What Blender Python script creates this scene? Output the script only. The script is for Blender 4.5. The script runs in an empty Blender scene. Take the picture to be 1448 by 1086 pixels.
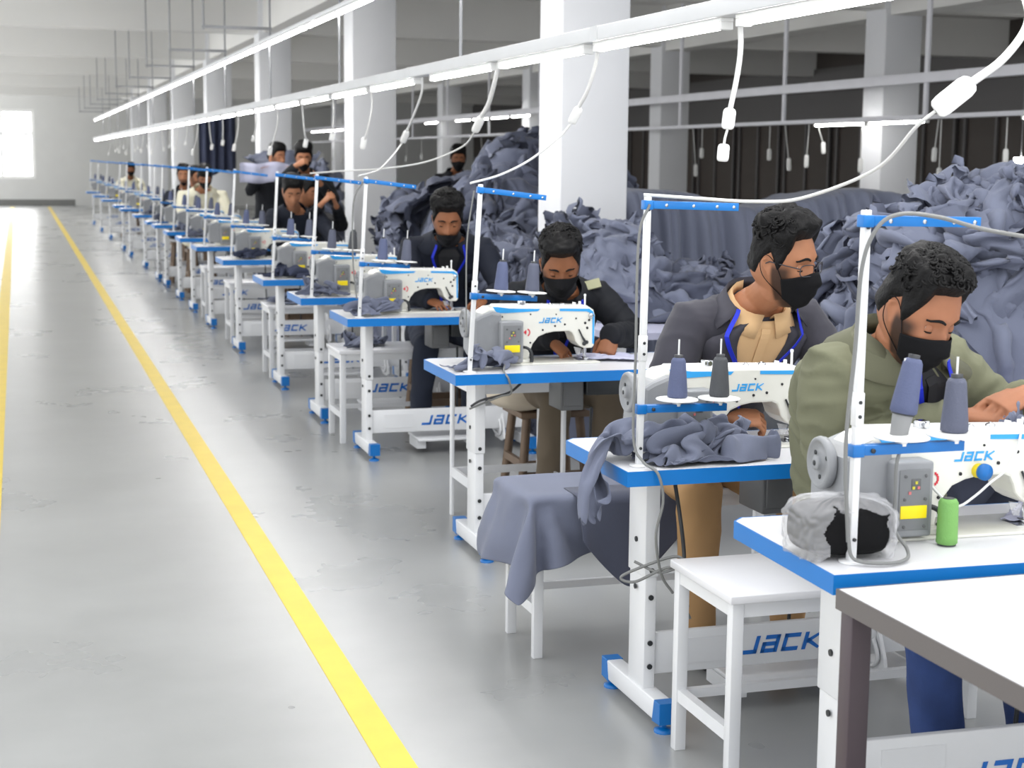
import bpy, bmesh, math, random, base64, zlib
import numpy as np
from mathutils import Vector, Matrix, noise, Euler

SC = bpy.context.scene
COL = SC.collection
rnd = random.Random(7)
PI = math.pi

# ---------------------------------------------------------------- materials
def _n(nt, t, **kw):
    n = nt.nodes.new(t)
    for k, v in kw.items():
        setattr(n, k, v)
    return n

def mat(name, col, rough=.5, metal=0., var=0., scale=8., bump=0., bscale=60., spec=.5, emit=None, estr=0., coat=0., sheen=0.):
    m = bpy.data.materials.new(name)
    m.use_nodes = True
    nt = m.node_tree
    b = nt.nodes['Principled BSDF']
    b.inputs['Base Color'].default_value = (*col, 1)
    b.inputs['Roughness'].default_value = rough
    b.inputs['Metallic'].default_value = metal
    b.inputs['Specular IOR Level'].default_value = spec
    if coat: b.inputs['Coat Weight'].default_value = coat
    if sheen:
        b.inputs['Sheen Weight'].default_value = sheen
        b.inputs['Sheen Roughness'].default_value = .5
    tc = _n(nt, 'ShaderNodeTexCoord')
    if var:
        no = _n(nt, 'ShaderNodeTexNoise')
        no.inputs['Scale'].default_value = scale
        no.inputs['Detail'].default_value = 5
        nt.links.new(tc.outputs['Object'], no.inputs['Vector'])
        cr = _n(nt, 'ShaderNodeMapRange')
        cr.inputs['From Min'].default_value = .3
        cr.inputs['From Max'].default_value = .7
        cr.inputs['To Min'].default_value = 1 - var
        cr.inputs['To Max'].default_value = 1 + var
        nt.links.new(no.outputs['Fac'], cr.inputs['Value'])
        mx = _n(nt, 'ShaderNodeVectorMath', operation='SCALE')
        mx.inputs[0].default_value = col
        nt.links.new(cr.outputs['Result'], mx.inputs['Scale'])
        nt.links.new(mx.outputs['Vector'], b.inputs['Base Color'])
    if bump:
        nb = _n(nt, 'ShaderNodeTexNoise')
        nb.inputs['Scale'].default_value = bscale
        nb.inputs['Detail'].default_value = 4
        nt.links.new(tc.outputs['Object'], nb.inputs['Vector'])
        bp = _n(nt, 'ShaderNodeBump')
        bp.inputs['Strength'].default_value = bump
        bp.inputs['Distance'].default_value = .01
        nt.links.new(nb.outputs['Fac'], bp.inputs['Height'])
        nt.links.new(bp.outputs['Normal'], b.inputs['Normal'])
    if emit:
        b.inputs['Emission Color'].default_value = (*emit, 1)
        b.inputs['Emission Strength'].default_value = estr
    return m

def srgb(r, g, b):
    f = lambda c: (c / 255 / 12.92) if c / 255 <= .04045 else ((c / 255 + .055) / 1.055) ** 2.4
    return (f(r), f(g), f(b))

M = {}
M['white_metal'] = mat('white powder coat', srgb(222, 223, 225), .35, var=.03, scale=6)
M['white_plastic'] = mat('white plastic', srgb(240, 240, 238), .4)
M['laminate'] = mat('white laminate', srgb(224, 224, 227), .28, var=.02, scale=3)
M['blue'] = mat('blue edging', srgb(0, 112, 190), .4, var=.04, scale=5)
M['blue_paint'] = mat('blue paint', srgb(0, 104, 178), .35)
M['logo'] = mat('logo blue', srgb(20, 104, 190), .5)
M['stripe'] = mat('light blue stripe', srgb(52, 160, 228), .4)
M['machine'] = mat('machine enamel', srgb(226, 225, 216), .25, var=.02, scale=9, coat=.3)
M['grey_cast'] = mat('grey casting', srgb(142, 144, 147), .45, var=.04, scale=20)
M['grey_panel'] = mat('grey panel', srgb(120, 122, 124), .5)
M['dark_panel'] = mat('dark panel', srgb(96, 97, 98), .45)
M['dark_steel'] = mat('dark steel', srgb(62, 64, 66), .4, .6)
M['chrome'] = mat('chrome', srgb(200, 202, 205), .18, 1.)
M['hole'] = mat('blackened screw', srgb(24, 25, 28), .5)
M['red'] = mat('red print', srgb(214, 52, 66), .5)
M['yellow_label'] = mat('yellow label', srgb(252, 226, 10), .5)
M['led_red'] = mat('red key', srgb(214, 120, 120), .4)
M['led_yellow'] = mat('yellow key', srgb(214, 206, 60), .4)
M['cable_white'] = mat('white cable', srgb(214, 214, 212), .45)
M['cable_grey'] = mat('grey cable', srgb(120, 121, 120), .5)
M['cable_dark'] = mat('dark cable', srgb(52, 53, 56), .5)
M['rubber'] = mat('black rubber', srgb(26, 26, 28), .6)
M['alu'] = mat('pole steel', srgb(226, 227, 228), .3, .15, var=.03)
M['rail'] = mat('rail grey', srgb(206, 207, 208), .45, var=.03, scale=4)
M['rail_lilac'] = mat('rail lilac grey', srgb(228, 228, 234), .5, var=.03, scale=4)
M['rod'] = mat('hanger rod', srgb(150, 151, 154), .4, .3)
M['thread_blue'] = mat('blue grey thread', srgb(84, 92, 124), .7, bump=.25, bscale=300)
M['thread_grey'] = mat('dark grey thread', srgb(70, 72, 76), .7, bump=.25, bscale=300)
M['thread_slate'] = mat('slate thread', srgb(86, 90, 108), .7, bump=.25, bscale=300)
M['thread_green'] = mat('green thread', srgb(116, 168, 90), .7, bump=.25, bscale=300)
M['cone_dark'] = mat('cone core', srgb(52, 54, 58), .5)
M['cone_grey'] = mat('grey cone core', srgb(140, 141, 142), .5)
M['fabric'] = mat('slate fabric', srgb(107, 112, 130), .85, var=.07, scale=3, bump=.08, bscale=250, spec=.2, sheen=.12)
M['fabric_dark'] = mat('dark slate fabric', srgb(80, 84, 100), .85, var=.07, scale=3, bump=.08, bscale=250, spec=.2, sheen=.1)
M['fabric_pale'] = mat('pale lavender fabric', srgb(176, 177, 198), .85, var=.04, scale=3, spec=.2)
M['fabric_light'] = mat('light slate fabric', srgb(116, 121, 139), .85, var=.05, scale=3, bump=.08, bscale=250, spec=.2, sheen=.15)
M['fabric_navy'] = mat('navy fabric', srgb(60, 65, 84), .85, var=.08, scale=4, spec=.2)
M['bag_black'] = mat('black cloth', srgb(9, 9, 11), .75, bump=.2, bscale=40, spec=.2)
M['cream'] = mat('cream cloth', srgb(196, 184, 166), .85, var=.06, scale=5)
M['wood'] = mat('brown stool wood', srgb(112, 92, 74), .55, var=.18, scale=9)
M['taupe_edge'] = mat('taupe edging', srgb(98, 93, 92), .45)
M['maroon_leg'] = mat('dark maroon paint', srgb(70, 58, 64), .4)
M['green_cloth'] = mat('green cloth', srgb(82, 130, 74), .8)

def glass_mat():
    m = bpy.data.materials.new('thin plastic film'); m.use_nodes = True
    b = m.node_tree.nodes['Principled BSDF']
    b.inputs['Base Color'].default_value = (.72, .72, .74, 1)
    b.inputs['Roughness'].default_value = .22
    b.inputs['Alpha'].default_value = .30
    return m
M['film'] = glass_mat()

# ---------------------------------------------------------------- mesh builder
class MB:
    def __init__(s):
        s.v = []; s.f = []; s.m = []; s.sm = []
    def add(s, vs, fs, mi=0, smooth=False):
        b = len(s.v)
        s.v.extend([tuple(p) for p in vs])
        for f in fs:
            s.f.append(tuple(b + i for i in f)); s.m.append(mi); s.sm.append(smooth)
        return s
    def box(s, x0, x1, y0, y1, z0, z1, bev=0., mi=0):
        if bev <= 0:
            v = [(x, y, z) for z in (z0, z1) for y in (y0, y1) for x in (x0, x1)]
            s.add(v, [(0, 2, 3, 1), (4, 5, 7, 6), (0, 1, 5, 4), (2, 6, 7, 3), (0, 4, 6, 2), (1, 3, 7, 5)], mi)
            return s
        bm = bmesh.new()
        bmesh.ops.create_cube(bm, size=1)
        for q in bm.verts:
            q.co = Vector(((x0 + x1) / 2 + q.co.x * (x1 - x0), (y0 + y1) / 2 + q.co.y * (y1 - y0), (z0 + z1) / 2 + q.co.z * (z1 - z0)))
        bmesh.ops.bevel(bm, geom=bm.edges[:], offset=bev, segments=2, affect='EDGES', profile=.5)
        s.bm(bm, mi, True)
        return s
    def bm(s, bm, mi=0, smooth=False):
        bm.verts.index_update()
        s.add([q.co for q in bm.verts], [[q.index for q in f.verts] for f in bm.faces], mi, smooth)
        bm.free()
        return s
    def tube(s, pts, r, seg=8, mi=0, caps=True, smooth=True):
        pts = [Vector(p) for p in pts]
        n = len(pts)
        rs = r if isinstance(r, (list, tuple)) else [r] * n
        up = None; rings = []
        for i, p in enumerate(pts):
            t = (pts[min(i + 1, n - 1)] - pts[max(i - 1, 0)])
            t = t.normalized() if t.length > 1e-9 else Vector((0, 0, 1))
            if up is None:
                a = Vector((0, 0, 1)) if abs(t.z) < .9 else Vector((1, 0, 0))
                up = (a - t * a.dot(t)).normalized()
            else:
                up = up - t * up.dot(t)
                up = up.normalized() if up.length > 1e-6 else t.orthogonal().normalized()
            w = t.cross(up)
            rr = rs[i]
            ra, rb = rr if isinstance(rr, (list, tuple)) else (rr, rr)
            rings.append([p + up * (math.cos(2 * PI * k / seg) * ra) + w * (math.sin(2 * PI * k / seg) * rb) for k in range(seg)])
        return s.loft(rings, mi, caps, smooth)
    def loft(s, rings, mi=0, caps=True, smooth=True, close=True):
        k = len(rings[0]); vs = [p for r in rings for p in r]; fs = []
        for i in range(len(rings) - 1):
            for j in range(k if close else k - 1):
                j2 = (j + 1) % k
                fs.append((i * k + j, i * k + j2, (i + 1) * k + j2, (i + 1) * k + j))
        s.add(vs, fs, mi, smooth)
        if caps and close:
            s.add(rings[0], [tuple(range(k))[::-1]], mi)
            s.add(rings[-1], [tuple(range(k))], mi)
        return s
    def lathe(s, prof, o=(0, 0, 0), axis='z', seg=24, mi=0, caps=True):
        rings = []
        for r, h in prof:
            ring = []
            for k in range(seg):
                a = 2 * PI * k / seg
                c, d = math.cos(a) * r, math.sin(a) * r
                q = {'z': (c, d, h), 'x': (h, c, d), 'y': (c, h, -d)}[axis]
                ring.append(Vector(o) + Vector(q))
            rings.append(ring)
        return s.loft(rings, mi, caps, True)
    def prism(s, poly, y0, y1, axis='y', bev=0., mi=0, smooth=False):
        """poly: (a, b) outline; extruded along axis"""
        P = {'y': lambda a, b, h: (a, h, b), 'z': lambda a, b, h: (a, b, h), 'x': lambda a, b, h: (h, a, b)}[axis]
        bm = bmesh.new()
        A = [bm.verts.new(P(a, b, y0)) for a, b in poly]
        B = [bm.verts.new(P(a, b, y1)) for a, b in poly]
        n = len(poly)
        fa = bm.faces.new(A); fb = bm.faces.new(B[::-1])
        for i in range(n):
            bm.faces.new((A[(i + 1) % n], A[i], B[i], B[(i + 1) % n]))
        bmesh.ops.recalc_face_normals(bm, faces=bm.faces[:])
        if bev:
            es = [e for e in bm.edges if (e.verts[0] in A) == (e.verts[1] in A)]
            bmesh.ops.bevel(bm, geom=es, offset=bev, segments=2, affect='EDGES', profile=.5)
        s.bm(bm, mi, smooth)
        return s
    def sphere(s, c, r, seg=16, ring=10, mi=0):
        rx, ry, rz = r if isinstance(r, (tuple, list)) else (r, r, r)
        rings = [[(c[0] + rx * math.sin(PI * (i + .02) / (ring + .04)) * math.cos(2 * PI * k / seg), c[1] + ry * math.sin(PI * (i + .02) / (ring + .04)) * math.sin(2 * PI * k / seg), c[2] - rz * math.cos(PI * (i + .02) / (ring + .04))) for k in range(seg)] for i in range(ring + 1)]
        return s.loft(rings, mi, True, True)
    def move(s, mtx, start=0):
        for i in range(start, len(s.v)):
            s.v[i] = tuple(mtx @ Vector(s.v[i]))
        return s
    def mesh(s, name, mats):
        me = bpy.data.meshes.new(name)
        me.from_pydata(s.v, [], s.f)
        me.polygons.foreach_set('material_index', s.m)
        me.polygons.foreach_set('use_smooth', s.sm)
        for m in (mats if isinstance(mats, (list, tuple)) else [mats]):
            me.materials.append(M[m] if isinstance(m, str) else m)
        me.validate()
        me.update()
        return me
    def obj(s, name, mats, parent=None, loc=None):
        o = bpy.data.objects.new(name, s.mesh(name, mats))
        COL.objects.link(o)
        if parent is not None: o.parent = parent
        if loc is not None: o.location = loc
        return o

def tag(o, label=None, cat=None, group=None, kind=None):
    if label: o['label'] = label
    if cat: o['category'] = cat
    if group: o['group'] = group
    if kind: o['kind'] = kind
    return o

def thing(name, label, cat, loc=(0, 0, 0), rz=0., group=None):
    o = bpy.data.objects.new(name, None)
    COL.objects.link(o)
    o.location = loc; o.rotation_euler = (0, 0, rz)
    o.empty_display_size = .1
    return tag(o, label, cat, group)

def dup(src, loc=None, rz=None, label=None, group=None):
    kids = {}
    for c in bpy.data.objects:
        if c.parent is not None: kids.setdefault(c.parent.name, []).append(c)
    def cp(o, par):
        c = o.copy(); COL.objects.link(c)
        if par is not None: c.parent = par
        for k in kids.get(o.name, []): cp(k, c)
        return c
    r = cp(src, None)
    if loc is not None: r.location = loc
    if rz is not None: r.rotation_euler = (0, 0, rz)
    if label: r['label'] = label
    if group: r['group'] = group
    return r

def spline(pts, n=8):
    """Catmull-Rom through pts"""
    P = [Vector(p) for p in pts]
    P = [P[0] * 2 - P[1]] + P + [P[-1] * 2 - P[-2]]
    out = []
    for i in range(1, len(P) - 2):
        a, b, c, d = P[i - 1:i + 3]
        for k in range(n):
            t = k / n
            out.append(.5 * ((2 * b) + (c - a) * t + (2 * a - 5 * b + 4 * c - d) * t * t + (3 * b - a - 3 * c + d) * t ** 3))
    out.append(P[-2])
    return out

def word_jack(h, depth, flat='y'):
    """the four slanted block letters, height h, in the xz plane facing -y"""
    w = .23
    glyphs = [
        [[(-.25, .115), (.62, .115), (.62, 1)]],
        [[(.12, .885), (.9, .885), (.9, .0)], [(.9, .115), (.115, .115), (.115, .5), (.9, .5)]],
        [[(1., .885), (.115, .885), (.115, .115), (1., .115)]],
        [[(.115, 0), (.115, 1)], [(1.05, 1), (.3, .5), (1.05, 0)]],
    ]
    mb = MB(); x0 = .25
    for g in glyphs:
        for st in g:
            for (a, b) in zip(st[:-1], st[1:]):
                a = Vector((a[0], a[1])); b = Vector((b[0], b[1]))
                t = (b - a).normalized(); nn = Vector((-t.y, t.x)) * w / 2
                a2 = a - t * (w / 2 if a != Vector(st[0]) else 0); b2 = b + t * (w / 2 if b != Vector(st[-1]) else 0)
                q = [a2 - nn, b2 - nn, b2 + nn, a2 + nn]
                pts = []
                for p in q:
                    y = min(1, max(0, p.y)); pts.append(((x0 + p.x + .28 * y) * h, y * h))
                mb.prism(pts, -depth, 0)
        x0 += 1.28 if g is not glyphs[0] else .98
    return mb
TUBE = 30.0; WORLD = 1.35; EXPO = 0.48
# ================================================================ settled cloth sheets
# each sheet is a grid of points; rows of whole numbers are steps from point to point in x, y and z
CLOTH = {
    'bench_a': (36, 36, (-0.171, -0.221, 0.011), 0.7794, [
19,12,10,10,9,9,7,6,5,8,13,1,2,12,14,13,11,12,11,12,14,13,14,14,15,14,15,14,14,15,14,14,15,14,0,-9,0,8,9,10,9,11,12,12,13,10,-1,-13,-13,-6,3,7,9,10,9,7,6,4,4,1,1,0,-2,-1,-2,0,0,1,0,1,15,10,0,4,5,5,6,5,5,6,5,6,7,5,7,5,3,2,1,2,2,2,3,3,3,3,3,3,2,3,3,3,3,3,3,3,4,4,
-7,12,12,11,10,9,8,6,4,5,13,6,2,10,14,13,12,10,11,13,14,14,14,14,14,15,14,15,14,14,15,14,14,15,3,-9,7,3,5,8,10,10,12,12,13,13,4,-11,-13,-9,2,7,8,11,9,7,5,3,3,1,0,0,-1,-2,-1,0,0,-1,0,1,14,11,8,7,5,6,5,6,5,5,6,5,6,6,7,6,3,2,2,1,1,3,3,3,3,3,3,3,2,3,3,3,3,3,3,3,4,4,
-7,13,12,13,10,10,8,7,5,3,10,11,2,8,14,13,13,9,11,13,14,14,14,15,14,14,15,14,14,15,14,14,15,14,6,-9,6,1,3,5,8,10,11,12,12,14,9,-7,-13,-10,0,7,7,12,9,6,4,2,2,1,1,-1,-2,-1,0,0,1,-2,-1,0,13,11,9,7,7,6,6,5,6,5,5,5,6,6,7,6,4,2,2,1,1,3,3,3,3,3,3,3,3,2,3,3,3,3,3,3,4,4,
-5,11,13,12,13,10,9,8,6,3,6,13,4,7,13,13,13,8,12,13,15,14,14,14,15,14,14,15,14,14,15,14,14,15,8,-8,8,-1,1,3,5,8,11,11,12,14,12,0,-13,-11,-3,6,8,12,9,5,1,1,2,2,1,-1,-2,0,-1,1,1,-2,-1,-1,11,12,7,9,8,7,6,6,5,6,5,5,5,6,7,7,4,2,2,0,2,3,3,3,3,3,3,3,3,2,3,3,3,3,3,3,4,4,
3,3,11,13,13,12,10,8,7,4,3,12,10,4,12,13,13,8,12,14,14,15,14,14,14,15,14,14,15,14,14,15,14,14,11,-7,11,-5,0,2,2,4,9,11,12,13,14,6,-9,-13,-5,5,7,13,8,2,1,1,1,3,2,-2,-1,-1,0,0,2,-2,-2,-1,9,13,4,14,8,7,8,7,5,5,5,6,5,5,7,7,5,2,2,0,2,3,3,3,3,3,3,3,3,3,2,3,3,3,3,3,4,4,
8,-2,2,13,12,13,12,9,8,5,3,8,13,4,11,14,13,7,12,15,14,14,14,14,15,14,14,15,14,15,14,14,14,14,13,-4,9,-3,-5,2,1,3,3,10,11,13,13,11,-4,-12,-8,5,6,13,7,0,-1,2,2,3,1,-1,-1,-1,0,1,1,0,-3,-3,7,13,3,14,14,8,7,8,7,5,5,5,5,6,6,7,5,3,2,0,2,3,3,3,3,3,3,3,3,3,3,3,3,2,3,3,3,5,
8,-2,-2,2,13,12,13,12,8,7,3,5,13,8,7,14,14,7,13,14,14,15,14,14,14,15,14,14,15,14,14,15,14,14,14,0,10,-4,-3,-5,2,3,1,4,11,12,13,13,3,-10,-11,4,4,13,6,-1,-1,2,1,4,0,-1,1,-1,-1,1,1,0,-2,-4,4,14,3,14,15,13,8,7,8,7,5,5,5,5,6,6,7,2,3,0,3,2,3,3,3,3,3,3,3,3,3,3,3,3,2,3,3,4,
4,-1,-1,0,2,13,12,13,11,8,5,2,11,11,6,14,14,7,13,15,14,14,15,14,14,14,15,14,14,15,14,14,15,13,15,4,11,-3,-4,-4,-5,2,2,1,6,11,13,14,8,-7,-12,3,3,13,4,-3,0,2,2,3,0,-1,2,-2,0,1,0,1,-2,-4,1,13,3,15,14,14,13,8,7,8,7,5,5,5,5,6,7,3,3,0,3,3,2,3,4,3,3,2,3,3,3,3,3,3,3,2,3,4,
12,-5,-3,-1,0,3,13,12,12,11,6,3,7,13,6,14,14,7,14,14,14,15,14,14,15,14,14,14,15,14,15,14,14,14,14,9,4,1,-2,-4,-4,-5,2,2,1,8,12,14,12,-2,-12,2,0,13,3,-3,0,1,2,3,0,0,2,-2,-1,2,0,-1,0,-4,-1,11,4,14,14,14,14,14,7,8,8,6,5,4,5,6,7,4,3,0,3,3,3,3,3,3,3,3,3,2,3,3,3,3,3,3,2,4,
10,-3,-4,-4,-1,-1,3,13,12,12,10,3,4,12,8,14,14,7,15,14,14,14,15,14,14,14,15,14,14,15,14,14,15,14,14,13,-6,7,4,0,-3,-4,-5,1,1,2,10,14,13,5,-11,0,-1,13,1,-4,1,1,2,2,0,1,1,-1,-1,1,-1,0,1,-3,-3,7,4,13,14,14,14,14,14,7,8,8,5,5,5,5,7,4,4,0,3,3,3,3,3,3,3,3,3,3,3,2,3,3,3,3,3,2,
11,-4,-2,-4,-4,-3,0,2,12,13,12,6,3,9,10,13,14,9,14,14,14,15,14,14,15,14,14,15,14,14,15,14,14,15,14,14,-4,6,7,5,2,-2,-4,-5,1,0,5,12,13,11,-8,-3,-1,12,-1,-3,2,1,0,3,0,1,1,-2,0,1,-2,0,1,-1,-2,2,5,13,12,14,14,14,14,14,8,8,7,5,5,4,7,5,4,1,2,3,3,3,3,3,3,3,3,3,3,3,2,3,3,3,3,2,
12,-4,-4,-3,-3,-4,-3,-2,2,12,12,11,4,5,14,11,14,9,15,14,14,14,15,14,14,14,15,14,15,14,14,15,14,14,15,14,3,1,4,7,6,3,0,-3,-5,-1,1,7,14,13,0,-7,-2,11,-3,-2,2,2,-1,2,1,1,0,-1,0,0,-2,-1,0,-1,2,2,2,15,13,13,13,14,14,14,14,9,8,6,4,5,5,7,4,1,3,3,2,3,3,3,3,3,3,3,3,3,3,2,3,4,3,2,
6,0,-2,-3,-4,-3,-4,-4,-2,2,11,12,9,3,12,13,12,11,14,14,14,15,14,14,15,14,14,15,14,15,14,14,15,14,14,15,10,-1,0,1,3,6,5,2,-2,-5,-2,2,11,13,8,-4,-6,9,-5,-1,3,1,1,0,1,0,-2,-1,0,0,1,1,2,2,3,4,1,15,14,15,13,13,14,14,14,14,9,8,5,5,5,5,6,1,3,3,3,3,2,4,3,3,2,3,3,4,3,2,2,2,1,1,
3,1,0,-1,-1,-2,-4,-4,-4,-3,1,10,12,5,9,13,13,13,13,15,14,14,15,14,14,15,14,14,15,14,15,14,14,15,14,14,12,-1,-1,-1,-1,0,3,6,4,-1,-4,-4,6,12,11,-2,-5,6,-5,0,2,2,-1,-1,-1,1,1,1,2,3,3,3,3,3,3,3,1,15,14,15,14,15,14,13,14,14,14,10,7,5,4,5,6,2,3,3,3,3,3,3,3,3,3,3,1,2,1,0,-2,-1,0,0,
-6,4,4,1,0,1,-1,-2,-4,-4,-3,0,9,10,6,13,14,14,13,14,15,14,14,15,14,14,15,14,14,15,14,15,14,14,15,14,11,0,-1,-1,-1,-2,0,0,2,5,1,-3,-4,8,13,2,-1,-1,-5,1,0,1,1,2,2,2,4,3,3,2,3,3,3,3,3,3,2,14,14,15,14,15,14,15,14,13,14,15,11,6,4,4,4,5,3,3,3,4,3,2,2,1,1,0,-2,-1,0,0,0,0,0,0,
-12,4,4,4,4,4,3,0,0,0,-3,-4,-1,8,5,14,14,14,14,15,14,14,15,14,14,15,14,15,14,14,15,14,14,15,14,15,-2,1,2,5,2,0,-1,-1,0,-1,2,2,-2,-4,13,-1,-2,0,2,2,2,3,3,3,3,3,3,3,3,3,3,2,3,3,3,3,3,14,14,13,14,14,15,14,15,15,14,14,14,12,5,4,5,5,3,2,2,1,1,0,-3,0,0,0,0,0,0,0,0,0,0,-1,
-12,4,4,4,4,4,5,4,4,4,3,-1,-2,-3,3,15,13,15,14,14,14,15,14,15,14,14,15,14,14,15,14,15,14,14,15,14,0,2,2,3,2,3,5,2,1,-1,0,-3,0,1,-3,4,2,3,4,4,3,2,3,3,3,3,3,3,3,3,3,3,3,3,2,3,3,14,14,14,14,14,13,14,14,14,14,14,15,14,18,2,2,2,1,-1,-1,-1,0,0,0,0,0,0,0,0,0,0,0,0,0,0,
-8,4,3,4,3,4,3,4,4,4,4,5,7,-5,-3,14,16,14,14,15,14,14,15,14,14,15,14,15,14,14,15,14,14,15,14,15,10,2,2,1,2,2,2,1,1,1,1,1,2,1,-1,1,4,4,3,3,3,3,3,2,3,3,3,3,3,3,3,3,3,3,3,3,1,14,14,14,14,14,14,15,14,14,14,14,12,14,19,6,-2,-1,0,0,0,0,0,0,0,0,0,0,0,0,0,0,0,0,0,-1,
11,3,4,4,3,4,3,4,3,3,3,2,1,-4,-4,12,16,14,15,14,14,15,14,15,14,14,15,14,14,15,14,15,14,14,15,14,6,2,2,1,2,1,2,2,2,2,3,2,3,1,0,2,3,3,3,3,3,3,3,3,3,3,2,3,3,3,3,3,3,3,3,3,-3,14,14,14,14,14,14,14,15,14,14,14,15,14,17,7,-2,0,0,0,0,0,0,0,0,0,0,0,0,0,0,0,0,0,0,-1,
10,3,3,3,3,2,2,2,1,1,1,-1,0,2,-4,11,15,15,14,14,15,14,15,14,14,15,14,15,14,14,15,14,14,15,14,15,7,2,2,3,2,3,2,3,2,3,2,2,2,2,0,3,2,3,3,3,3,3,3,3,3,3,3,3,3,3,2,3,3,3,3,3,-4,14,15,14,14,14,15,14,14,15,14,15,15,14,15,10,-2,0,0,0,0,0,0,0,0,0,0,0,0,0,0,0,0,0,0,-1,
2,3,1,1,1,1,1,1,1,1,1,2,1,-2,3,9,15,14,15,14,14,15,14,15,14,14,15,14,14,15,14,15,14,14,15,14,12,2,3,2,2,2,2,2,2,2,3,3,2,1,3,2,3,3,3,3,2,3,3,3,3,3,3,3,3,3,3,3,3,2,3,3,-2,14,15,14,15,14,14,15,14,15,14,14,15,14,15,11,-1,0,0,0,0,0,0,0,0,0,0,0,0,0,0,0,0,0,0,-1,
-2,1,-1,-1,1,1,1,1,2,2,2,0,1,2,5,8,14,15,14,15,14,14,15,14,14,15,14,15,14,14,15,14,14,15,14,15,12,2,2,1,1,2,3,2,3,3,2,2,3,2,3,2,3,3,3,3,3,3,2,3,3,3,3,3,3,3,3,3,3,3,3,3,-2,15,14,15,15,14,15,14,14,15,14,14,15,14,13,13,0,0,0,0,0,0,0,0,0,0,0,0,0,0,0,0,0,0,0,-1,
-4,-1,-1,-1,1,1,1,2,2,2,1,3,4,3,4,6,14,14,15,14,14,15,14,15,14,14,15,14,14,15,14,15,14,14,15,14,12,1,1,1,2,2,3,2,3,3,2,3,3,3,2,3,2,3,3,3,3,3,3,3,2,3,3,3,3,3,3,3,3,3,3,3,-1,15,14,15,14,15,14,15,14,14,14,15,13,15,13,14,2,-1,0,0,0,0,0,0,0,0,0,0,0,0,0,0,0,0,0,-1,
-5,-2,-1,-1,1,2,2,3,2,3,2,3,3,5,3,5,14,14,14,15,14,14,15,14,15,14,14,15,14,14,15,14,15,14,14,15,11,1,1,1,2,3,2,3,3,3,3,2,3,3,2,3,3,3,2,3,3,3,3,3,3,3,3,3,2,3,3,3,3,3,3,3,-1,14,15,15,14,15,14,14,14,14,14,14,14,14,14,14,5,-2,0,0,0,0,0,0,0,0,0,0,0,0,0,0,0,0,0,0,
-7,0,-1,-1,1,3,4,4,3,3,3,3,3,2,4,5,12,14,15,14,15,14,14,15,14,14,15,14,15,14,14,15,14,14,15,14,11,1,1,1,3,2,3,3,3,3,3,2,3,3,3,3,2,3,3,3,2,3,3,3,3,3,3,3,3,3,3,2,3,3,3,3,-1,14,15,14,15,14,14,14,14,14,14,14,14,14,14,14,7,-2,0,0,0,0,0,0,0,0,0,0,0,0,0,0,0,0,0,0,
-7,0,0,0,2,3,4,5,4,4,3,2,2,4,4,4,12,14,14,15,14,15,14,14,15,14,14,15,14,14,15,14,15,14,14,15,10,2,1,2,2,3,3,3,3,3,3,3,2,3,3,3,3,2,3,3,3,2,3,3,3,3,3,3,3,3,3,3,3,3,3,2,-1,14,15,14,15,14,13,14,14,14,14,14,14,14,14,14,9,-2,0,0,0,0,0,0,0,0,0,0,0,0,0,0,0,0,0,0,
-8,1,0,2,3,3,4,4,5,4,3,4,4,6,2,4,9,15,14,14,15,14,14,15,14,15,14,14,15,14,14,15,14,15,14,14,10,2,2,2,3,3,3,3,3,3,3,3,3,2,3,3,3,3,2,3,3,3,3,3,2,3,3,3,3,3,3,3,3,3,4,2,-1,14,15,14,14,14,14,14,13,14,14,14,14,13,14,14,11,-1,0,0,0,0,0,0,0,0,0,0,0,0,0,1,2,0,-1,-3,
-7,2,4,3,4,6,5,5,4,5,4,3,3,1,3,3,8,14,15,14,14,15,14,14,15,14,14,15,14,15,14,14,15,14,14,15,10,3,3,2,3,3,2,3,3,3,3,3,3,3,3,3,3,3,3,2,3,3,3,3,3,3,2,3,3,3,4,3,2,2,2,1,-2,15,14,14,14,13,13,14,14,13,14,14,14,14,14,14,13,0,0,0,0,0,0,0,0,0,1,1,0,1,-1,-1,-2,-2,-3,-4,
1,5,4,3,4,2,4,6,3,3,5,5,4,4,1,2,5,14,14,15,14,14,15,14,14,15,14,15,14,14,15,14,14,14,15,14,12,2,3,3,3,3,3,2,3,3,3,3,3,3,3,4,3,2,3,2,3,3,3,3,2,4,3,3,2,2,2,0,-2,-1,0,-1,-2,14,14,14,13,15,13,14,14,14,13,14,13,14,14,15,14,1,0,0,0,0,1,1,1,0,-1,-1,-2,-2,-3,-3,-4,-3,-3,-3,
4,4,4,4,4,2,3,2,1,4,4,5,5,5,5,1,0,14,15,14,15,14,14,15,14,14,15,14,14,15,14,14,14,15,14,14,11,3,3,2,3,3,3,3,3,3,3,3,3,3,3,3,4,3,2,3,2,3,3,3,2,2,2,0,-2,-2,0,0,0,-1,-2,-3,-3,14,13,14,14,14,14,14,15,14,13,14,13,14,13,15,15,4,-1,1,1,0,0,0,-2,-3,-3,-3,-4,-2,-4,-2,-4,-3,-3,-2,
5,3,2,4,3,1,0,2,3,3,3,3,4,5,5,8,-3,12,17,14,15,14,14,15,14,14,14,14,15,14,14,14,15,14,14,14,12,2,4,2,3,3,3,3,3,3,3,2,3,3,3,4,7,4,1,0,2,2,1,-1,1,-4,2,1,-1,-1,-2,-3,0,-3,-3,-4,-4,14,15,13,14,15,14,14,15,14,14,14,14,14,13,12,16,7,-2,-1,-1,-2,-2,-4,-2,-3,-3,-4,-3,-3,-3,-2,-3,-3,-2,-1,
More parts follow.
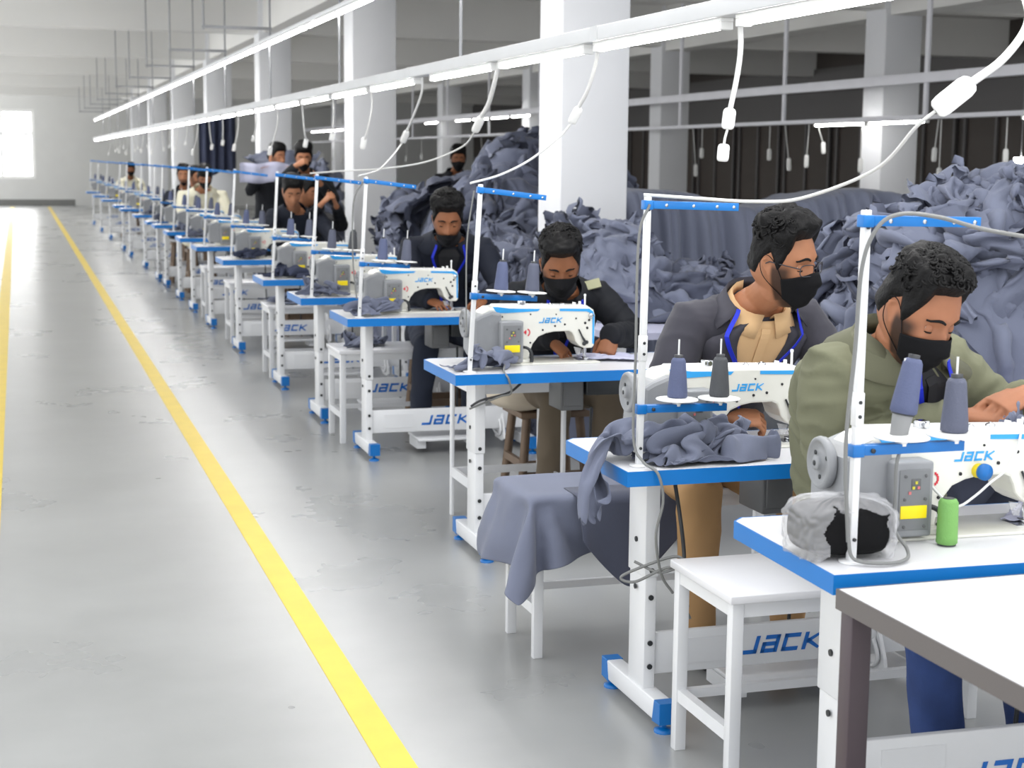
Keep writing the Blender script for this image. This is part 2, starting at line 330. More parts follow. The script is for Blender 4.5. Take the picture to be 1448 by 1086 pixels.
4,3,3,2,0,0,2,2,3,3,4,4,7,7,-1,1,1,13,16,15,14,13,14,15,13,14,14,15,14,14,14,15,14,14,14,14,11,3,3,3,3,3,3,3,3,3,3,2,1,0,7,4,6,-1,-1,1,-3,7,0,-1,-6,2,0,-1,-1,-4,-1,-2,-3,-3,-5,-4,-3,14,14,15,14,14,15,14,14,14,14,14,13,12,13,14,14,1,-3,0,-1,-1,-4,-3,-2,-3,-4,-3,-3,-2,-3,-3,-2,-2,-1,-1,
4,2,1,1,0,1,2,3,3,4,5,7,6,8,-2,5,-3,13,10,14,14,12,14,14,13,14,15,14,14,14,14,15,14,14,14,14,11,4,3,3,3,3,3,3,3,3,2,1,1,0,7,0,9,-2,-4,-5,-2,8,-6,1,-5,1,-1,-1,-1,-5,-2,-2,-4,-4,-4,-5,-3,14,15,14,14,15,14,14,14,14,13,14,13,12,13,14,11,6,-10,-4,-1,-1,-2,-3,-3,-3,-3,-3,-3,-2,-2,-3,-2,-1,-1,-1,
3,1,0,0,0,2,3,4,4,6,6,6,8,7,0,6,-6,9,13,13,4,14,14,14,13,15,14,14,15,13,14,15,14,14,14,13,12,4,3,3,3,3,3,3,2,2,2,1,0,1,5,-1,11,1,-5,-5,-6,-4,-4,1,-5,-1,0,-1,-2,-5,-4,-3,-3,-5,-4,-5,-3,15,14,14,14,15,14,14,14,13,13,14,12,13,14,14,8,11,-6,-4,-13,-2,-3,-4,-2,-3,-4,-3,-2,-1,-2,-2,-2,-1,-1,-1,
1,0,1,0,2,2,4,5,5,6,5,8,8,6,5,4,-3,0,14,11,9,7,12,13,14,14,14,15,14,14,13,15,14,14,13,14,12,4,3,3,3,3,3,2,2,2,1,0,1,1,1,0,3,14,-5,-6,-7,-7,-7,-6,-4,-3,-2,-1,-2,-4,-5,-4,-4,-4,-5,-6,-3,15,14,14,15,14,14,13,14,13,14,12,13,13,14,14,14,5,-3,-8,-9,-12,-4,-4,-2,-3,-2,-3,-3,-2,-1,-1,-2,-1,0,0,
1,1,0,2,2,3,6,7,6,5,5,5,5,5,5,6,3,-12,15,9,13,11,11,12,12,13,13,14,14,14,14,14,14,13,14,13,12,4,3,3,3,3,1,1,1,2,2,2,2,1,1,0,-2,6,3,-8,-3,-5,-8,-7,-6,-6,-6,-4,-5,-4,-5,-4,-5,-5,-6,-6,-2,14,14,14,15,14,13,13,13,14,14,13,14,14,14,13,14,-5,-2,-8,-6,-8,-7,-6,-4,-4,-3,-2,-2,-1,-1,-2,-1,0,0,2,
    ]),
    'heap1': (34, 34, (-0.230, -0.180, 0.000), 0.4600, [
9,-2,31,26,-11,11,-15,-14,-9,-5,-9,-6,-4,-1,-1,5,9,20,23,40,33,50,5,-14,0,5,-5,8,-2,-8,-11,-13,-7,-25,309,-5,-20,-26,-25,-32,-23,-17,-12,-17,-22,-9,15,6,10,6,-5,13,29,8,3,-10,-20,-7,-13,-10,-9,-9,-6,-5,-10,-17,-14,8,43,-23,-7,1,14,12,-26,0,0,-10,3,24,8,-9,-3,1,-9,8,18,17,34,13,17,8,-1,-1,0,-7,4,1,-10,-21,-22,-9,
15,13,23,15,-12,14,-18,-14,-7,-3,-7,-4,-6,-3,3,0,8,13,35,32,26,43,0,6,-2,-9,0,-2,14,0,-17,-4,-28,-32,4,-20,-17,-21,-16,-42,-32,-20,-13,-19,-14,9,8,0,7,1,6,18,19,9,6,-12,-16,-15,-14,-15,-9,-10,1,-2,-6,-19,-3,11,-30,0,0,1,6,14,-26,-4,1,2,18,15,10,-15,-9,12,4,2,-1,24,31,5,20,2,-13,0,-1,2,4,11,4,-21,-19,-11,
35,14,0,1,9,11,-16,-16,-5,2,-6,-11,-3,-1,-1,3,-3,14,32,21,41,32,7,2,-1,-16,2,-7,15,1,-11,-29,-23,-36,-15,-16,-14,-13,-24,-40,-32,-23,-16,-12,-11,4,10,2,10,-2,2,15,20,17,-7,-6,-10,-17,-26,-12,-12,-8,3,1,-11,-6,6,-3,10,-4,1,1,-3,6,-16,-2,-1,14,19,13,-5,-16,4,14,11,2,0,28,6,2,20,-5,-11,-14,1,8,8,14,10,-15,-15,-9,
1,-17,17,27,11,10,-6,-13,-6,4,-1,-9,-10,3,-1,4,0,10,19,32,31,6,14,-5,-6,-1,-8,12,-9,8,-12,-23,-25,-21,-25,-3,-9,-13,-27,-32,-26,-25,-20,-15,-9,4,12,13,10,-9,9,-5,21,12,-8,-4,-9,-15,-25,-24,-9,-1,-2,-2,-4,-2,-2,21,1,0,-3,-5,5,-6,-3,-5,1,14,16,9,-12,1,9,13,2,13,11,-3,4,12,3,-13,-26,-3,6,14,16,14,10,-10,-8,3,
-13,-18,16,44,14,14,5,-9,-9,10,1,-8,-11,0,8,10,11,-7,19,29,8,7,-2,-11,-9,8,6,5,-1,-11,-14,-19,-9,-8,-5,-2,-9,-13,-29,-28,-22,-27,-12,-14,-2,4,8,2,15,0,0,16,9,-8,-20,-1,-14,-16,-26,-13,-6,-5,-6,-2,-5,-2,19,21,-8,-1,-4,-3,5,-8,0,0,14,10,11,5,-8,12,-2,10,7,0,10,1,8,7,-15,-17,-19,-8,16,20,22,16,11,-7,4,-1,
4,-12,16,28,28,9,5,2,-9,-4,12,1,-15,2,13,11,10,-1,23,13,-3,-13,-5,-3,-1,1,5,1,-4,-18,-10,-14,-8,7,0,0,-9,-16,-24,-31,-27,-27,-13,7,-1,1,4,1,9,19,19,4,-5,-23,-18,-14,-11,-19,-22,-15,-6,2,-10,2,0,0,11,15,-12,2,-2,-4,10,4,1,-7,11,10,2,9,-4,10,6,4,6,11,7,6,-1,-11,-19,-23,-16,0,22,26,28,20,11,-4,-5,6,
20,-1,14,18,20,7,8,7,-7,-11,-10,7,9,-9,6,9,12,12,12,15,-16,-9,-10,-9,1,-2,2,4,-4,-10,-10,-8,-9,0,13,-10,-9,-13,-27,-30,-30,-28,-13,13,11,6,-4,10,6,19,14,8,-17,-26,-26,-20,-19,-12,-13,-14,-7,-7,6,6,5,-3,4,13,1,0,-3,3,5,-2,1,4,11,-2,9,9,4,6,9,2,12,16,9,4,-9,-14,-29,-24,-16,3,20,32,36,24,-1,-1,0,-4,
16,-2,8,11,18,4,16,19,-6,-13,-6,-6,-2,-6,7,8,7,9,15,5,-3,-16,-7,-6,5,-11,0,16,-11,2,-16,-12,-7,2,-3,-12,-15,-13,-19,-32,-31,-21,-11,6,29,18,5,6,0,1,11,0,-14,-24,-27,-18,-25,-11,-11,-8,-8,6,11,-4,0,-2,4,7,5,10,3,-3,2,-2,0,-3,1,17,-5,8,12,9,9,13,8,20,5,-6,-7,-27,-21,-18,-10,-1,17,33,35,22,2,-4,-1,-3,
1,16,8,10,14,2,13,16,2,-6,-15,-5,-2,0,1,-10,-1,11,18,5,-4,-9,-5,0,-1,-9,16,-12,-11,16,-12,-8,-5,-7,-12,-4,-16,-12,-21,-29,-29,-14,-12,10,28,18,18,4,-3,-7,1,-1,-18,-27,-21,-18,-19,-12,-7,-3,-4,10,7,2,-12,1,3,3,0,6,1,8,8,-3,-2,-5,6,21,2,2,-4,10,15,17,19,16,0,-12,-13,-22,-15,-10,-10,5,9,30,24,10,-2,6,8,9,
15,18,22,1,4,-2,16,1,18,-1,-6,-11,-15,7,-3,-10,-15,5,20,3,-4,11,0,0,3,-3,-6,0,-22,-9,0,17,-9,11,-5,-13,-10,-18,-20,-26,-16,-11,3,4,9,10,13,14,-10,0,-2,0,-21,-27,-24,-11,-6,-10,-2,8,0,-4,10,-7,-7,-4,-4,2,16,-1,-2,-13,3,1,9,9,0,23,8,-9,-9,11,21,16,22,14,1,-24,-9,-12,-9,-7,-9,2,22,28,-7,13,14,16,18,1,
27,7,17,9,-1,-3,11,8,7,7,1,-6,-15,-14,2,-25,9,4,-3,6,17,18,-2,0,-2,-1,-20,-17,-19,-14,1,13,14,15,-14,-20,-16,-5,-19,-21,6,-15,11,-1,1,10,4,11,-11,-12,6,5,-19,-25,-23,-8,-8,-5,9,10,11,-15,7,-6,-1,-3,-2,-4,9,5,-17,-14,-5,3,14,4,15,9,15,1,-10,-16,24,19,22,13,-2,-17,-2,-11,-7,-8,-1,10,23,23,-12,13,21,18,13,-3,
25,10,8,-8,-3,10,8,14,13,4,-9,4,-12,-17,-26,-7,-10,14,10,11,16,17,8,-3,0,0,-33,-34,-14,-10,-2,9,13,16,-16,-8,-11,-14,-16,-5,-11,0,-2,14,1,-2,4,4,-11,-26,-2,10,-4,-20,-16,-5,-1,4,12,5,4,-10,-11,14,2,-3,-10,-4,6,-12,6,-6,-10,-14,-1,16,23,-3,5,9,0,-8,-5,27,25,9,-1,-14,-2,-1,-12,-8,5,21,19,2,20,8,19,10,-6,-6,
16,9,7,-8,-2,5,13,19,4,-6,-11,8,4,-10,-26,-27,-4,3,12,9,21,9,14,13,7,-5,-34,-38,-24,-4,-2,13,15,0,-3,-6,-12,-6,-17,-10,-5,-8,10,15,5,-3,-13,-8,10,-23,-21,-5,2,-1,-3,1,-7,4,13,0,0,-5,-8,1,17,1,-3,1,-2,-15,0,9,-8,-8,-7,15,29,3,11,3,-2,-11,-18,7,20,16,-3,-11,-1,14,-1,-3,8,16,9,5,13,19,6,8,-7,-14,
8,10,13,-13,-6,21,22,-3,2,-9,-7,10,0,3,-20,-39,-2,0,5,12,19,13,11,13,15,-6,-30,-32,-26,-10,-7,14,18,13,3,-8,-13,-10,-16,-4,-7,5,15,2,8,4,-8,-26,-12,-15,12,-17,5,-3,-2,-1,-3,-3,5,-1,1,-14,0,-1,19,15,7,-6,6,-21,7,-4,5,-14,5,20,27,13,6,-6,-15,-5,-6,-14,24,-5,7,6,4,0,4,11,11,5,2,-9,12,17,7,9,2,-1,
-12,22,11,-13,13,33,5,-1,-4,-6,14,1,-4,-15,-2,-28,-10,3,4,6,13,6,11,15,19,-10,-27,-19,-15,-27,-4,8,19,10,5,-8,-13,-14,-12,-7,0,7,-3,-4,10,1,1,-9,-28,-13,-2,13,-9,9,-4,-6,3,-1,-2,-2,0,-19,-6,-1,12,25,9,1,-2,-10,2,3,-9,-4,26,24,16,12,-2,-18,-23,-16,-2,-5,19,11,4,8,13,4,-2,8,9,4,4,-7,-16,15,15,2,6,2,
-2,17,13,0,15,38,0,-21,11,3,10,-2,13,-25,-9,-9,-3,-3,3,6,9,3,6,14,18,-12,-23,-16,-23,-17,-7,-3,16,2,5,-11,-13,-20,-7,-6,-3,-9,-1,0,1,1,14,-12,-13,-14,-1,-8,12,0,7,1,-8,-1,-2,-5,-12,-11,-15,6,2,14,-1,8,-2,-11,9,7,-11,2,29,14,5,8,6,-18,-23,-28,-5,11,19,11,5,14,13,11,2,0,4,8,-4,-8,-13,-3,11,11,8,9,
5,9,4,10,22,42,-17,-6,6,8,2,4,13,1,-16,-7,0,-6,-1,6,7,0,6,10,0,-5,-17,-25,-22,0,-14,3,9,6,1,-6,-18,-14,-12,-3,-25,-9,2,0,8,-2,18,-1,-11,-12,-16,-9,8,7,11,1,-10,4,-11,-7,-12,-16,-12,-2,0,3,8,6,6,-22,8,17,-6,0,23,19,7,1,-3,-10,-12,-32,-2,13,6,9,13,17,12,10,2,-10,7,7,6,-4,-12,-19,3,10,1,3,
9,10,2,-2,23,44,1,-18,10,12,5,3,2,7,-2,-5,-10,-8,2,2,4,-2,5,-7,-4,-3,-10,-26,-9,6,-9,-3,19,-4,-8,6,-12,-11,-19,-3,-27,-18,2,5,1,7,8,16,-14,-21,-6,-5,-11,12,13,-3,0,-13,-9,-14,-13,-17,-13,-4,-2,-2,10,11,8,-22,-5,19,7,-4,15,10,3,-3,10,2,-7,-22,-13,6,18,7,10,15,9,11,-1,-3,-8,6,8,0,-23,-14,0,8,2,1,
9,12,3,0,0,22,30,1,5,9,12,11,9,-16,5,-20,9,-9,-2,-11,9,-3,-16,-9,-1,-7,-1,-18,-15,15,-9,-8,12,12,12,0,0,-18,-10,-13,-10,-21,2,6,-8,-2,4,7,1,-20,-18,-13,14,12,8,-9,-11,-10,-12,-18,-22,-20,-15,-11,-2,2,9,17,1,-13,-9,-4,23,12,2,5,8,-3,-10,0,9,-4,-20,9,16,-3,9,13,11,20,0,-6,-4,2,-8,-2,-14,-4,-9,2,4,3,
9,-2,7,-6,16,2,10,18,10,8,14,16,7,8,-6,-6,-3,1,-20,0,8,-6,-23,-19,-4,1,-2,-19,-8,8,4,-9,-8,18,4,8,-1,-8,-18,-1,-10,-8,-3,-4,-12,4,-5,0,-7,-14,-23,-13,-1,25,0,-8,-11,-7,-9,-12,-26,-26,-21,-17,-9,0,16,16,0,-12,-5,-13,5,25,14,11,2,-4,7,-9,-6,7,-13,-15,8,14,17,7,18,14,4,1,0,2,-7,-10,-20,-10,-9,-3,0,2,
12,-2,0,-13,20,8,7,6,-10,6,21,26,23,10,3,-7,-5,0,-18,-18,14,-8,-14,-11,-4,8,0,-18,-16,6,-5,-5,-5,-14,-4,14,5,0,-7,-19,-12,-13,-2,-5,2,8,-10,-9,-5,-9,-18,-16,-19,17,-5,-7,-3,1,-4,-12,-15,-33,-29,-18,5,-4,-13,12,-2,-2,-7,-8,-11,-3,7,3,13,9,11,3,5,-7,2,-11,-4,13,23,8,15,12,6,5,7,-2,-14,-4,-8,-17,-17,-13,-3,4,
6,-2,-8,-10,2,-5,3,3,4,6,19,24,40,25,8,-6,-4,-7,-11,-13,-18,-3,-1,-1,2,6,2,-16,-12,-1,-5,-16,6,-12,2,14,9,4,-21,-17,-17,-18,-8,0,2,16,-5,-9,-8,-11,-12,-5,-17,-8,-11,-5,-1,3,4,-11,-8,-25,-31,-12,-14,-14,8,-9,-4,6,-3,-19,-14,0,-4,4,-4,10,15,18,4,-2,0,2,-11,15,19,20,-2,11,12,11,9,5,-22,-17,12,-28,-22,-2,-11,4,
-4,6,-3,-8,-9,-15,-7,0,2,13,26,22,33,41,23,4,-14,-7,-3,-7,-11,-15,-3,-2,0,4,-2,-6,-8,-13,-18,-9,-10,11,0,10,14,3,-15,-22,-21,-23,-8,-3,9,14,-4,-4,-4,-14,-10,-7,-9,-12,-11,-10,-3,8,0,-10,-17,-18,-25,-24,-18,-10,9,9,-12,10,1,-17,-20,0,1,3,-3,-1,14,24,8,-5,6,-2,6,3,10,13,12,1,14,11,12,3,-13,-20,20,-22,-23,-19,-14,6,
17,-10,3,7,-6,-17,-23,-9,2,15,28,25,25,35,43,21,-17,-20,-12,1,-2,-21,1,3,-4,-7,-3,3,-7,-15,-23,-11,-21,11,-6,10,11,9,-4,-25,-17,-20,-15,-6,6,12,-2,-10,-5,-18,-5,-1,-7,-10,-10,-4,-10,-3,9,-12,-13,-19,-18,-25,-20,-20,3,6,-7,3,1,11,-25,-8,-9,1,2,-4,19,24,22,-15,-2,5,3,5,-2,7,14,3,10,10,13,4,-6,-4,16,-21,-27,-24,-7,1,
7,2,7,10,3,-18,-30,-18,-6,13,27,21,41,33,47,14,-12,-27,-13,3,-5,-11,-7,-1,2,-1,-3,4,3,-17,-36,-12,-18,-13,11,-12,5,6,23,-24,-15,-17,-16,-10,-3,21,-10,-15,-15,-21,1,-2,-1,-6,-6,1,-7,-11,6,-5,-10,-10,-16,-21,-13,-29,-18,0,9,-5,-6,3,4,-17,-12,-3,1,-3,23,21,19,-8,-12,3,8,3,-7,7,6,8,1,4,17,16,6,6,2,-17,-20,-26,-16,-4,
-10,11,9,7,20,-2,-28,-22,-12,4,24,32,34,52,16,9,-6,-21,-15,-12,-1,-8,-1,-7,11,4,6,7,4,-14,-39,-26,-29,-5,2,-2,1,10,-8,6,-24,-14,-13,-9,-13,26,-16,-30,-22,-21,6,10,-6,0,6,-8,8,-8,-9,-7,2,-2,-11,-18,-10,-31,-28,-13,5,1,2,4,-6,-31,0,0,0,-9,19,25,17,-2,-27,7,8,15,-12,-6,-2,3,2,4,14,16,13,8,5,-11,-11,-26,-14,-15,
4,8,8,16,-2,23,-20,-12,-16,6,15,33,46,44,5,6,-14,-23,-26,-7,0,-7,-14,4,16,12,16,7,1,-19,-34,-34,-29,-20,6,-4,0,4,-16,12,-20,-15,-7,-14,-11,24,-14,-31,-31,-25,10,9,1,-5,2,11,7,8,-4,-10,-12,0,-12,-15,-12,-24,-30,-18,12,1,0,1,-15,-20,-19,0,0,4,24,17,18,-7,-7,-1,1,11,-6,-14,-6,-4,2,1,13,20,14,12,3,-6,-8,-15,-20,-16,
4,-6,12,21,7,24,-17,-5,-13,3,21,27,42,26,11,8,-10,-28,-27,-10,-3,-14,-14,-9,27,25,21,8,2,-28,-24,-27,-30,-26,-13,1,-1,6,-10,9,-23,-15,-11,3,-16,24,-16,-32,-28,-14,-2,3,-2,-6,0,10,16,8,-1,6,-7,-12,-12,-12,-21,-20,-15,-13,-13,6,5,8,-14,-23,-23,11,-8,23,13,9,13,6,1,-17,6,7,-11,-10,-9,-5,-6,2,2,25,25,0,4,-3,-4,-9,-19,-18,
1,-8,16,15,12,10,4,-13,6,9,28,24,20,26,15,1,-14,-21,-21,-19,-14,-15,-20,-1,15,43,32,12,-3,-35,-29,-23,-28,-7,-11,8,-3,5,-11,9,-25,-19,-15,0,16,12,-23,-18,-27,-21,-4,-2,2,-9,7,1,22,7,9,0,-3,-8,-9,-12,-21,-14,-8,-14,0,0,10,13,-15,-25,-20,-5,9,23,-1,14,8,14,2,-5,1,2,-14,-1,-10,-12,2,-18,8,19,29,8,-6,-2,0,-7,-10,-21,
8,-17,9,22,26,14,-6,4,9,12,27,30,10,8,9,-4,-12,-10,-20,-30,-15,-26,-17,2,19,32,39,19,-7,-27,-39,-20,5,-24,0,2,3,-6,2,1,-34,-18,-11,4,17,14,-20,-19,-20,-16,-7,-14,-2,3,-5,0,27,-2,19,14,-10,-6,-11,-8,-11,-14,-19,1,2,7,11,1,-6,-33,-10,-13,12,26,3,-1,10,5,5,-1,-4,-1,3,2,-21,-8,-1,-29,4,29,22,3,2,-13,7,-9,5,-9,
2,1,-4,20,30,25,0,7,4,9,17,36,10,-3,-3,4,-4,-15,-18,-24,-26,-33,-16,-4,14,30,34,21,3,-22,-12,-19,-19,-10,-3,0,-6,-5,0,2,-18,-21,-1,-6,26,0,-18,-15,-14,-12,-15,-16,3,-10,-6,0,26,15,15,9,1,-15,-13,3,-23,-29,-12,-15,-11,16,6,1,-6,-23,-25,2,16,21,-11,2,12,5,4,-4,-3,-5,2,14,-18,-9,1,-28,0,11,20,12,1,-2,-2,-2,-14,12,
11,-11,10,17,26,22,13,11,-2,8,4,34,13,-5,-8,1,8,-14,-19,-27,-21,-34,-27,-4,5,19,36,30,4,-11,0,-20,-17,-29,1,-12,-2,9,-9,-8,-2,-23,-7,-1,20,-2,-19,-12,-1,-8,-16,-18,6,-17,-7,-1,20,17,16,3,-6,1,-6,-7,-23,-28,-29,3,2,4,7,-1,-9,-11,-19,1,14,18,-17,3,10,5,4,-5,-2,-5,11,5,-15,-13,5,-15,-8,12,7,-2,22,-5,0,-11,-5,-2,
4,-6,7,13,21,19,17,19,4,5,2,17,13,-5,-8,-1,8,5,-22,-35,-26,-30,-26,-4,-5,19,31,29,20,5,-4,-17,-41,-22,-8,-9,0,9,-11,-10,-3,-12,-14,-6,17,4,-20,3,-2,-7,-13,-22,-1,-2,-13,4,7,14,15,-4,-4,2,-7,-12,-19,-28,-12,-17,-6,4,4,-2,-10,-7,-4,3,-3,15,-14,25,-15,13,4,-3,-8,-8,5,10,-26,6,-2,-15,10,0,3,-4,11,4,-4,-5,-5,-2,
7,-10,8,15,13,21,22,11,3,10,13,-10,17,-5,-7,4,4,9,-14,-25,-39,-33,-14,-18,3,20,32,23,5,7,-8,-20,-18,-10,5,-6,-5,1,-13,-17,0,-18,-11,3,19,1,0,-6,-4,-1,-15,-19,2,-21,13,-3,-2,10,11,-5,-11,-3,-8,-7,-12,-22,-34,23,3,-2,-1,9,-15,-3,8,2,-3,-12,-4,28,-19,13,4,-11,-6,12,-14,22,-22,1,-9,-5,2,5,-5,-5,8,-7,0,0,-1,0,
    ]),
    'heap3': (34, 34, (-0.230, -0.180, 0.000), 0.4600, [
0,1,0,10,-4,8,27,17,19,-12,29,-5,-30,37,27,-21,-9,8,22,-26,-32,-1,-15,8,30,7,17,23,2,-13,12,19,30,-21,242,-22,-18,-9,-9,-10,-7,-20,-4,7,5,6,-20,6,-5,-1,-19,-5,-8,-13,-22,2,3,21,14,-23,17,6,-19,-40,-23,10,-7,-28,97,-15,7,9,-9,7,17,-4,-9,-15,-1,-34,-25,-25,16,-1,0,29,8,17,-3,-21,3,-1,12,-25,5,6,0,3,-32,27,12,11,
14,-7,6,12,2,0,19,-1,10,12,7,16,-23,13,36,1,-25,10,19,-15,-23,-20,-3,-6,21,24,15,21,-4,-20,16,20,22,10,-7,-27,-13,3,-10,-8,-2,-16,0,-7,-3,-6,14,-23,15,-16,-4,-13,-7,-6,-13,-2,9,17,-15,-1,15,-6,-24,-35,-27,16,10,-33,-3,2,-10,8,0,-9,20,-8,11,-10,-9,-14,-31,-38,4,3,3,18,18,16,1,7,-8,-2,-20,-33,9,-1,8,3,1,-18,28,16,
2,9,-6,9,15,2,5,5,11,10,-6,4,-19,19,18,12,6,-3,13,-2,-18,0,-17,2,9,10,12,-3,-5,-8,14,15,22,7,-5,-21,-3,-7,6,-9,0,-15,1,-8,-12,-20,9,-24,19,6,-9,-18,-7,4,2,-9,6,8,-5,3,-28,1,-26,-29,-16,17,11,-5,-15,17,-16,-13,3,5,20,-4,9,-4,-15,1,-31,-27,-9,4,5,1,12,20,3,14,-3,-11,-12,-34,-11,31,10,3,-19,-5,0,28,
35,-13,8,12,8,1,-9,-2,10,7,14,-35,-5,26,12,-3,13,15,16,5,-1,-6,-16,-8,9,13,23,-34,-17,-5,15,14,3,15,0,-1,-4,-5,-5,-8,3,-17,-3,-10,-17,-12,-12,-20,8,12,8,-11,-2,-12,5,-3,8,11,-5,-7,-19,-22,-20,-29,-18,12,9,9,4,-11,-12,-9,-7,13,25,-1,5,3,-10,-3,-29,-9,0,-6,3,0,-12,15,13,16,10,-2,-16,-23,-27,10,21,-1,-18,-8,-1,-5,
31,6,3,0,-1,-4,-9,-4,-4,8,5,-38,0,9,10,19,9,24,19,22,7,-14,-12,-10,2,13,14,-20,-41,-9,10,-1,-5,2,2,0,-15,4,8,-12,-7,-7,-6,-16,-18,-6,-13,-20,-8,13,19,-2,-5,-8,-5,6,5,6,5,-17,-16,-29,-23,-26,-18,5,2,0,-15,10,0,-16,-10,-12,23,22,-12,0,-7,-2,-28,-3,16,0,-5,-12,2,-3,11,12,15,-4,-11,-10,-18,-14,14,-1,-1,-9,-10,-5,
23,11,-6,-3,-1,-2,-10,-10,4,0,-14,-23,-17,2,9,27,29,32,23,25,14,0,-27,-6,-9,7,-5,-11,-45,0,-17,-5,-3,-8,-10,11,10,-3,-5,-15,-13,-6,1,-15,-16,-7,-14,-17,-13,12,7,12,-2,-8,-1,-2,6,4,-5,-17,-11,-35,-25,-28,-2,-2,-8,4,2,1,-1,-11,-10,0,-4,14,13,-9,-3,-12,-8,-3,15,4,-12,-4,-18,-10,7,12,16,12,-8,3,-11,-18,-11,19,-10,-7,-8,8,
-8,20,12,2,-4,-4,-6,-8,-13,-22,-6,-20,-16,-3,10,31,39,44,26,24,23,-5,-20,-18,-15,-13,-13,0,-30,-3,-15,-9,-11,-7,-12,12,14,2,-8,-9,-10,-7,-9,-1,-16,-7,-11,-17,-16,15,2,-1,5,4,-7,9,-3,-5,-8,-23,-17,-28,-27,-27,-4,0,-3,9,-7,-7,5,-8,-8,0,-5,11,10,-1,-4,-1,-2,-2,6,-2,-5,-10,-13,-17,-8,13,19,14,17,-1,-3,-17,-22,10,-6,-6,-3,7,
5,22,16,5,1,-7,-12,-8,-16,-25,-18,-15,-15,-4,10,22,41,46,30,30,29,-2,-25,-15,-23,-28,-25,9,15,-1,-21,-7,-17,-16,-6,15,5,3,-9,-10,-5,-6,-7,1,-7,-7,-9,-17,-23,4,4,3,-2,12,-2,16,1,-16,-24,-19,-17,-25,-8,-29,-14,4,-12,1,9,-5,-15,-11,6,6,-10,16,15,-1,-7,0,1,-3,3,-3,2,-10,-8,-25,-11,4,19,15,18,9,0,-4,-34,-12,-5,-17,3,18,
-1,29,9,6,14,2,-16,-13,-26,-21,-24,-21,-14,2,21,9,39,43,35,27,30,-12,-18,-9,-24,-23,-37,-4,18,15,11,-3,-10,-23,9,15,-20,0,-6,-4,-6,-5,-10,6,-2,1,-11,-21,-14,-16,6,-4,6,15,3,8,3,-14,-16,-31,-15,-14,-23,-12,-14,-5,-4,-9,12,-19,-22,-13,3,13,11,19,3,5,-7,-2,4,8,-2,-7,9,-9,-22,-19,-9,9,18,3,19,5,11,-25,-11,-10,-7,-17,-14,10,
-5,34,23,3,7,2,3,-19,-21,-31,-31,-15,-12,1,2,16,38,44,40,2,19,-9,9,-12,-21,-33,-13,-21,11,15,9,1,4,5,13,-6,-16,-18,-10,-10,0,7,7,-3,-6,-3,-13,-2,-20,-20,-12,6,4,16,6,-1,-3,-3,-21,-9,-25,-11,-19,-12,-9,-11,-9,3,3,-13,-12,-22,13,15,12,-5,15,-1,-4,-6,9,28,8,-14,-12,2,-25,-28,-4,15,19,2,9,10,-4,-15,-14,-6,2,-10,-13,-18,
2,33,23,4,-10,4,10,-1,-19,-26,-32,-26,1,3,13,4,24,36,35,15,5,11,-14,-12,-3,-34,-28,-13,18,12,23,2,0,-3,16,-31,-20,-23,-14,-10,-1,9,12,9,-9,-5,-22,-7,6,-27,-23,1,3,12,11,-1,-11,-7,-11,-9,-11,-8,-7,-16,-14,-11,-5,5,-8,12,-16,-3,5,11,7,-6,-7,17,-4,4,-2,24,19,-1,-10,-3,-20,-32,-3,17,12,8,-1,11,-6,-18,-16,-5,-6,-11,-11,-13,
27,24,1,9,-26,4,19,20,-23,-30,-26,-11,0,3,13,6,21,10,25,27,14,0,-7,-13,-2,-24,-23,-6,17,16,-4,11,-10,10,8,-25,-44,-25,-8,-11,2,13,12,7,-12,-19,-20,-4,6,-19,-17,-20,15,7,4,2,1,-10,-26,-9,-8,0,16,-17,-9,-11,-5,0,0,21,8,-11,-2,1,-8,-4,-16,13,25,-14,7,21,15,15,-10,-1,-10,-26,-5,12,14,4,3,-5,-12,-17,-6,-22,-29,-3,-8,-5,
4,11,0,-3,-8,5,18,22,-21,-24,-20,-16,12,12,7,7,-4,16,20,15,13,8,4,-3,-13,-28,14,-3,7,19,-6,-9,-10,18,6,-32,-44,-27,3,-9,-2,11,16,-2,-13,-20,-15,-13,-7,-8,-19,-11,5,13,-4,2,-4,-11,-7,5,-12,-14,4,9,10,-6,-1,-12,12,22,7,-15,-19,-7,-4,-6,-13,12,24,16,1,0,16,22,6,-1,-10,-12,-10,-3,1,12,-20,-13,3,-2,-24,-25,-20,-9,-14,-5,
-4,-2,7,19,-5,5,14,5,-15,-19,-6,-10,18,17,4,-5,-16,11,14,19,11,7,-8,7,-13,-26,20,19,22,12,-7,-4,-5,-20,6,-37,-40,-23,7,-8,-1,6,8,-1,-13,-13,-15,-6,-15,-25,-2,-10,-5,6,7,-10,1,-3,-5,4,-6,-6,-8,-9,7,3,11,8,8,15,-4,-18,-25,-11,1,0,-16,8,18,10,5,19,21,17,17,7,-1,-9,-8,-19,-12,-9,-13,-25,-2,1,-20,-23,-3,-11,-3,6,
-12,-2,13,32,-15,5,14,-2,-5,-1,-4,3,16,5,-10,5,-7,-11,-4,22,26,-4,7,-23,-2,-8,18,20,21,12,14,-5,-15,-16,7,-37,-27,-30,9,-4,-4,-2,-3,2,-9,-10,0,-15,-26,-23,1,2,-9,0,-9,-5,9,-4,1,4,-7,0,-2,-11,-7,5,3,-4,0,1,-3,-16,-29,-10,4,-10,-12,9,5,8,8,24,22,27,28,12,-4,-1,-9,-31,-18,-12,-19,-26,-19,-2,-6,-19,2,17,6,5,
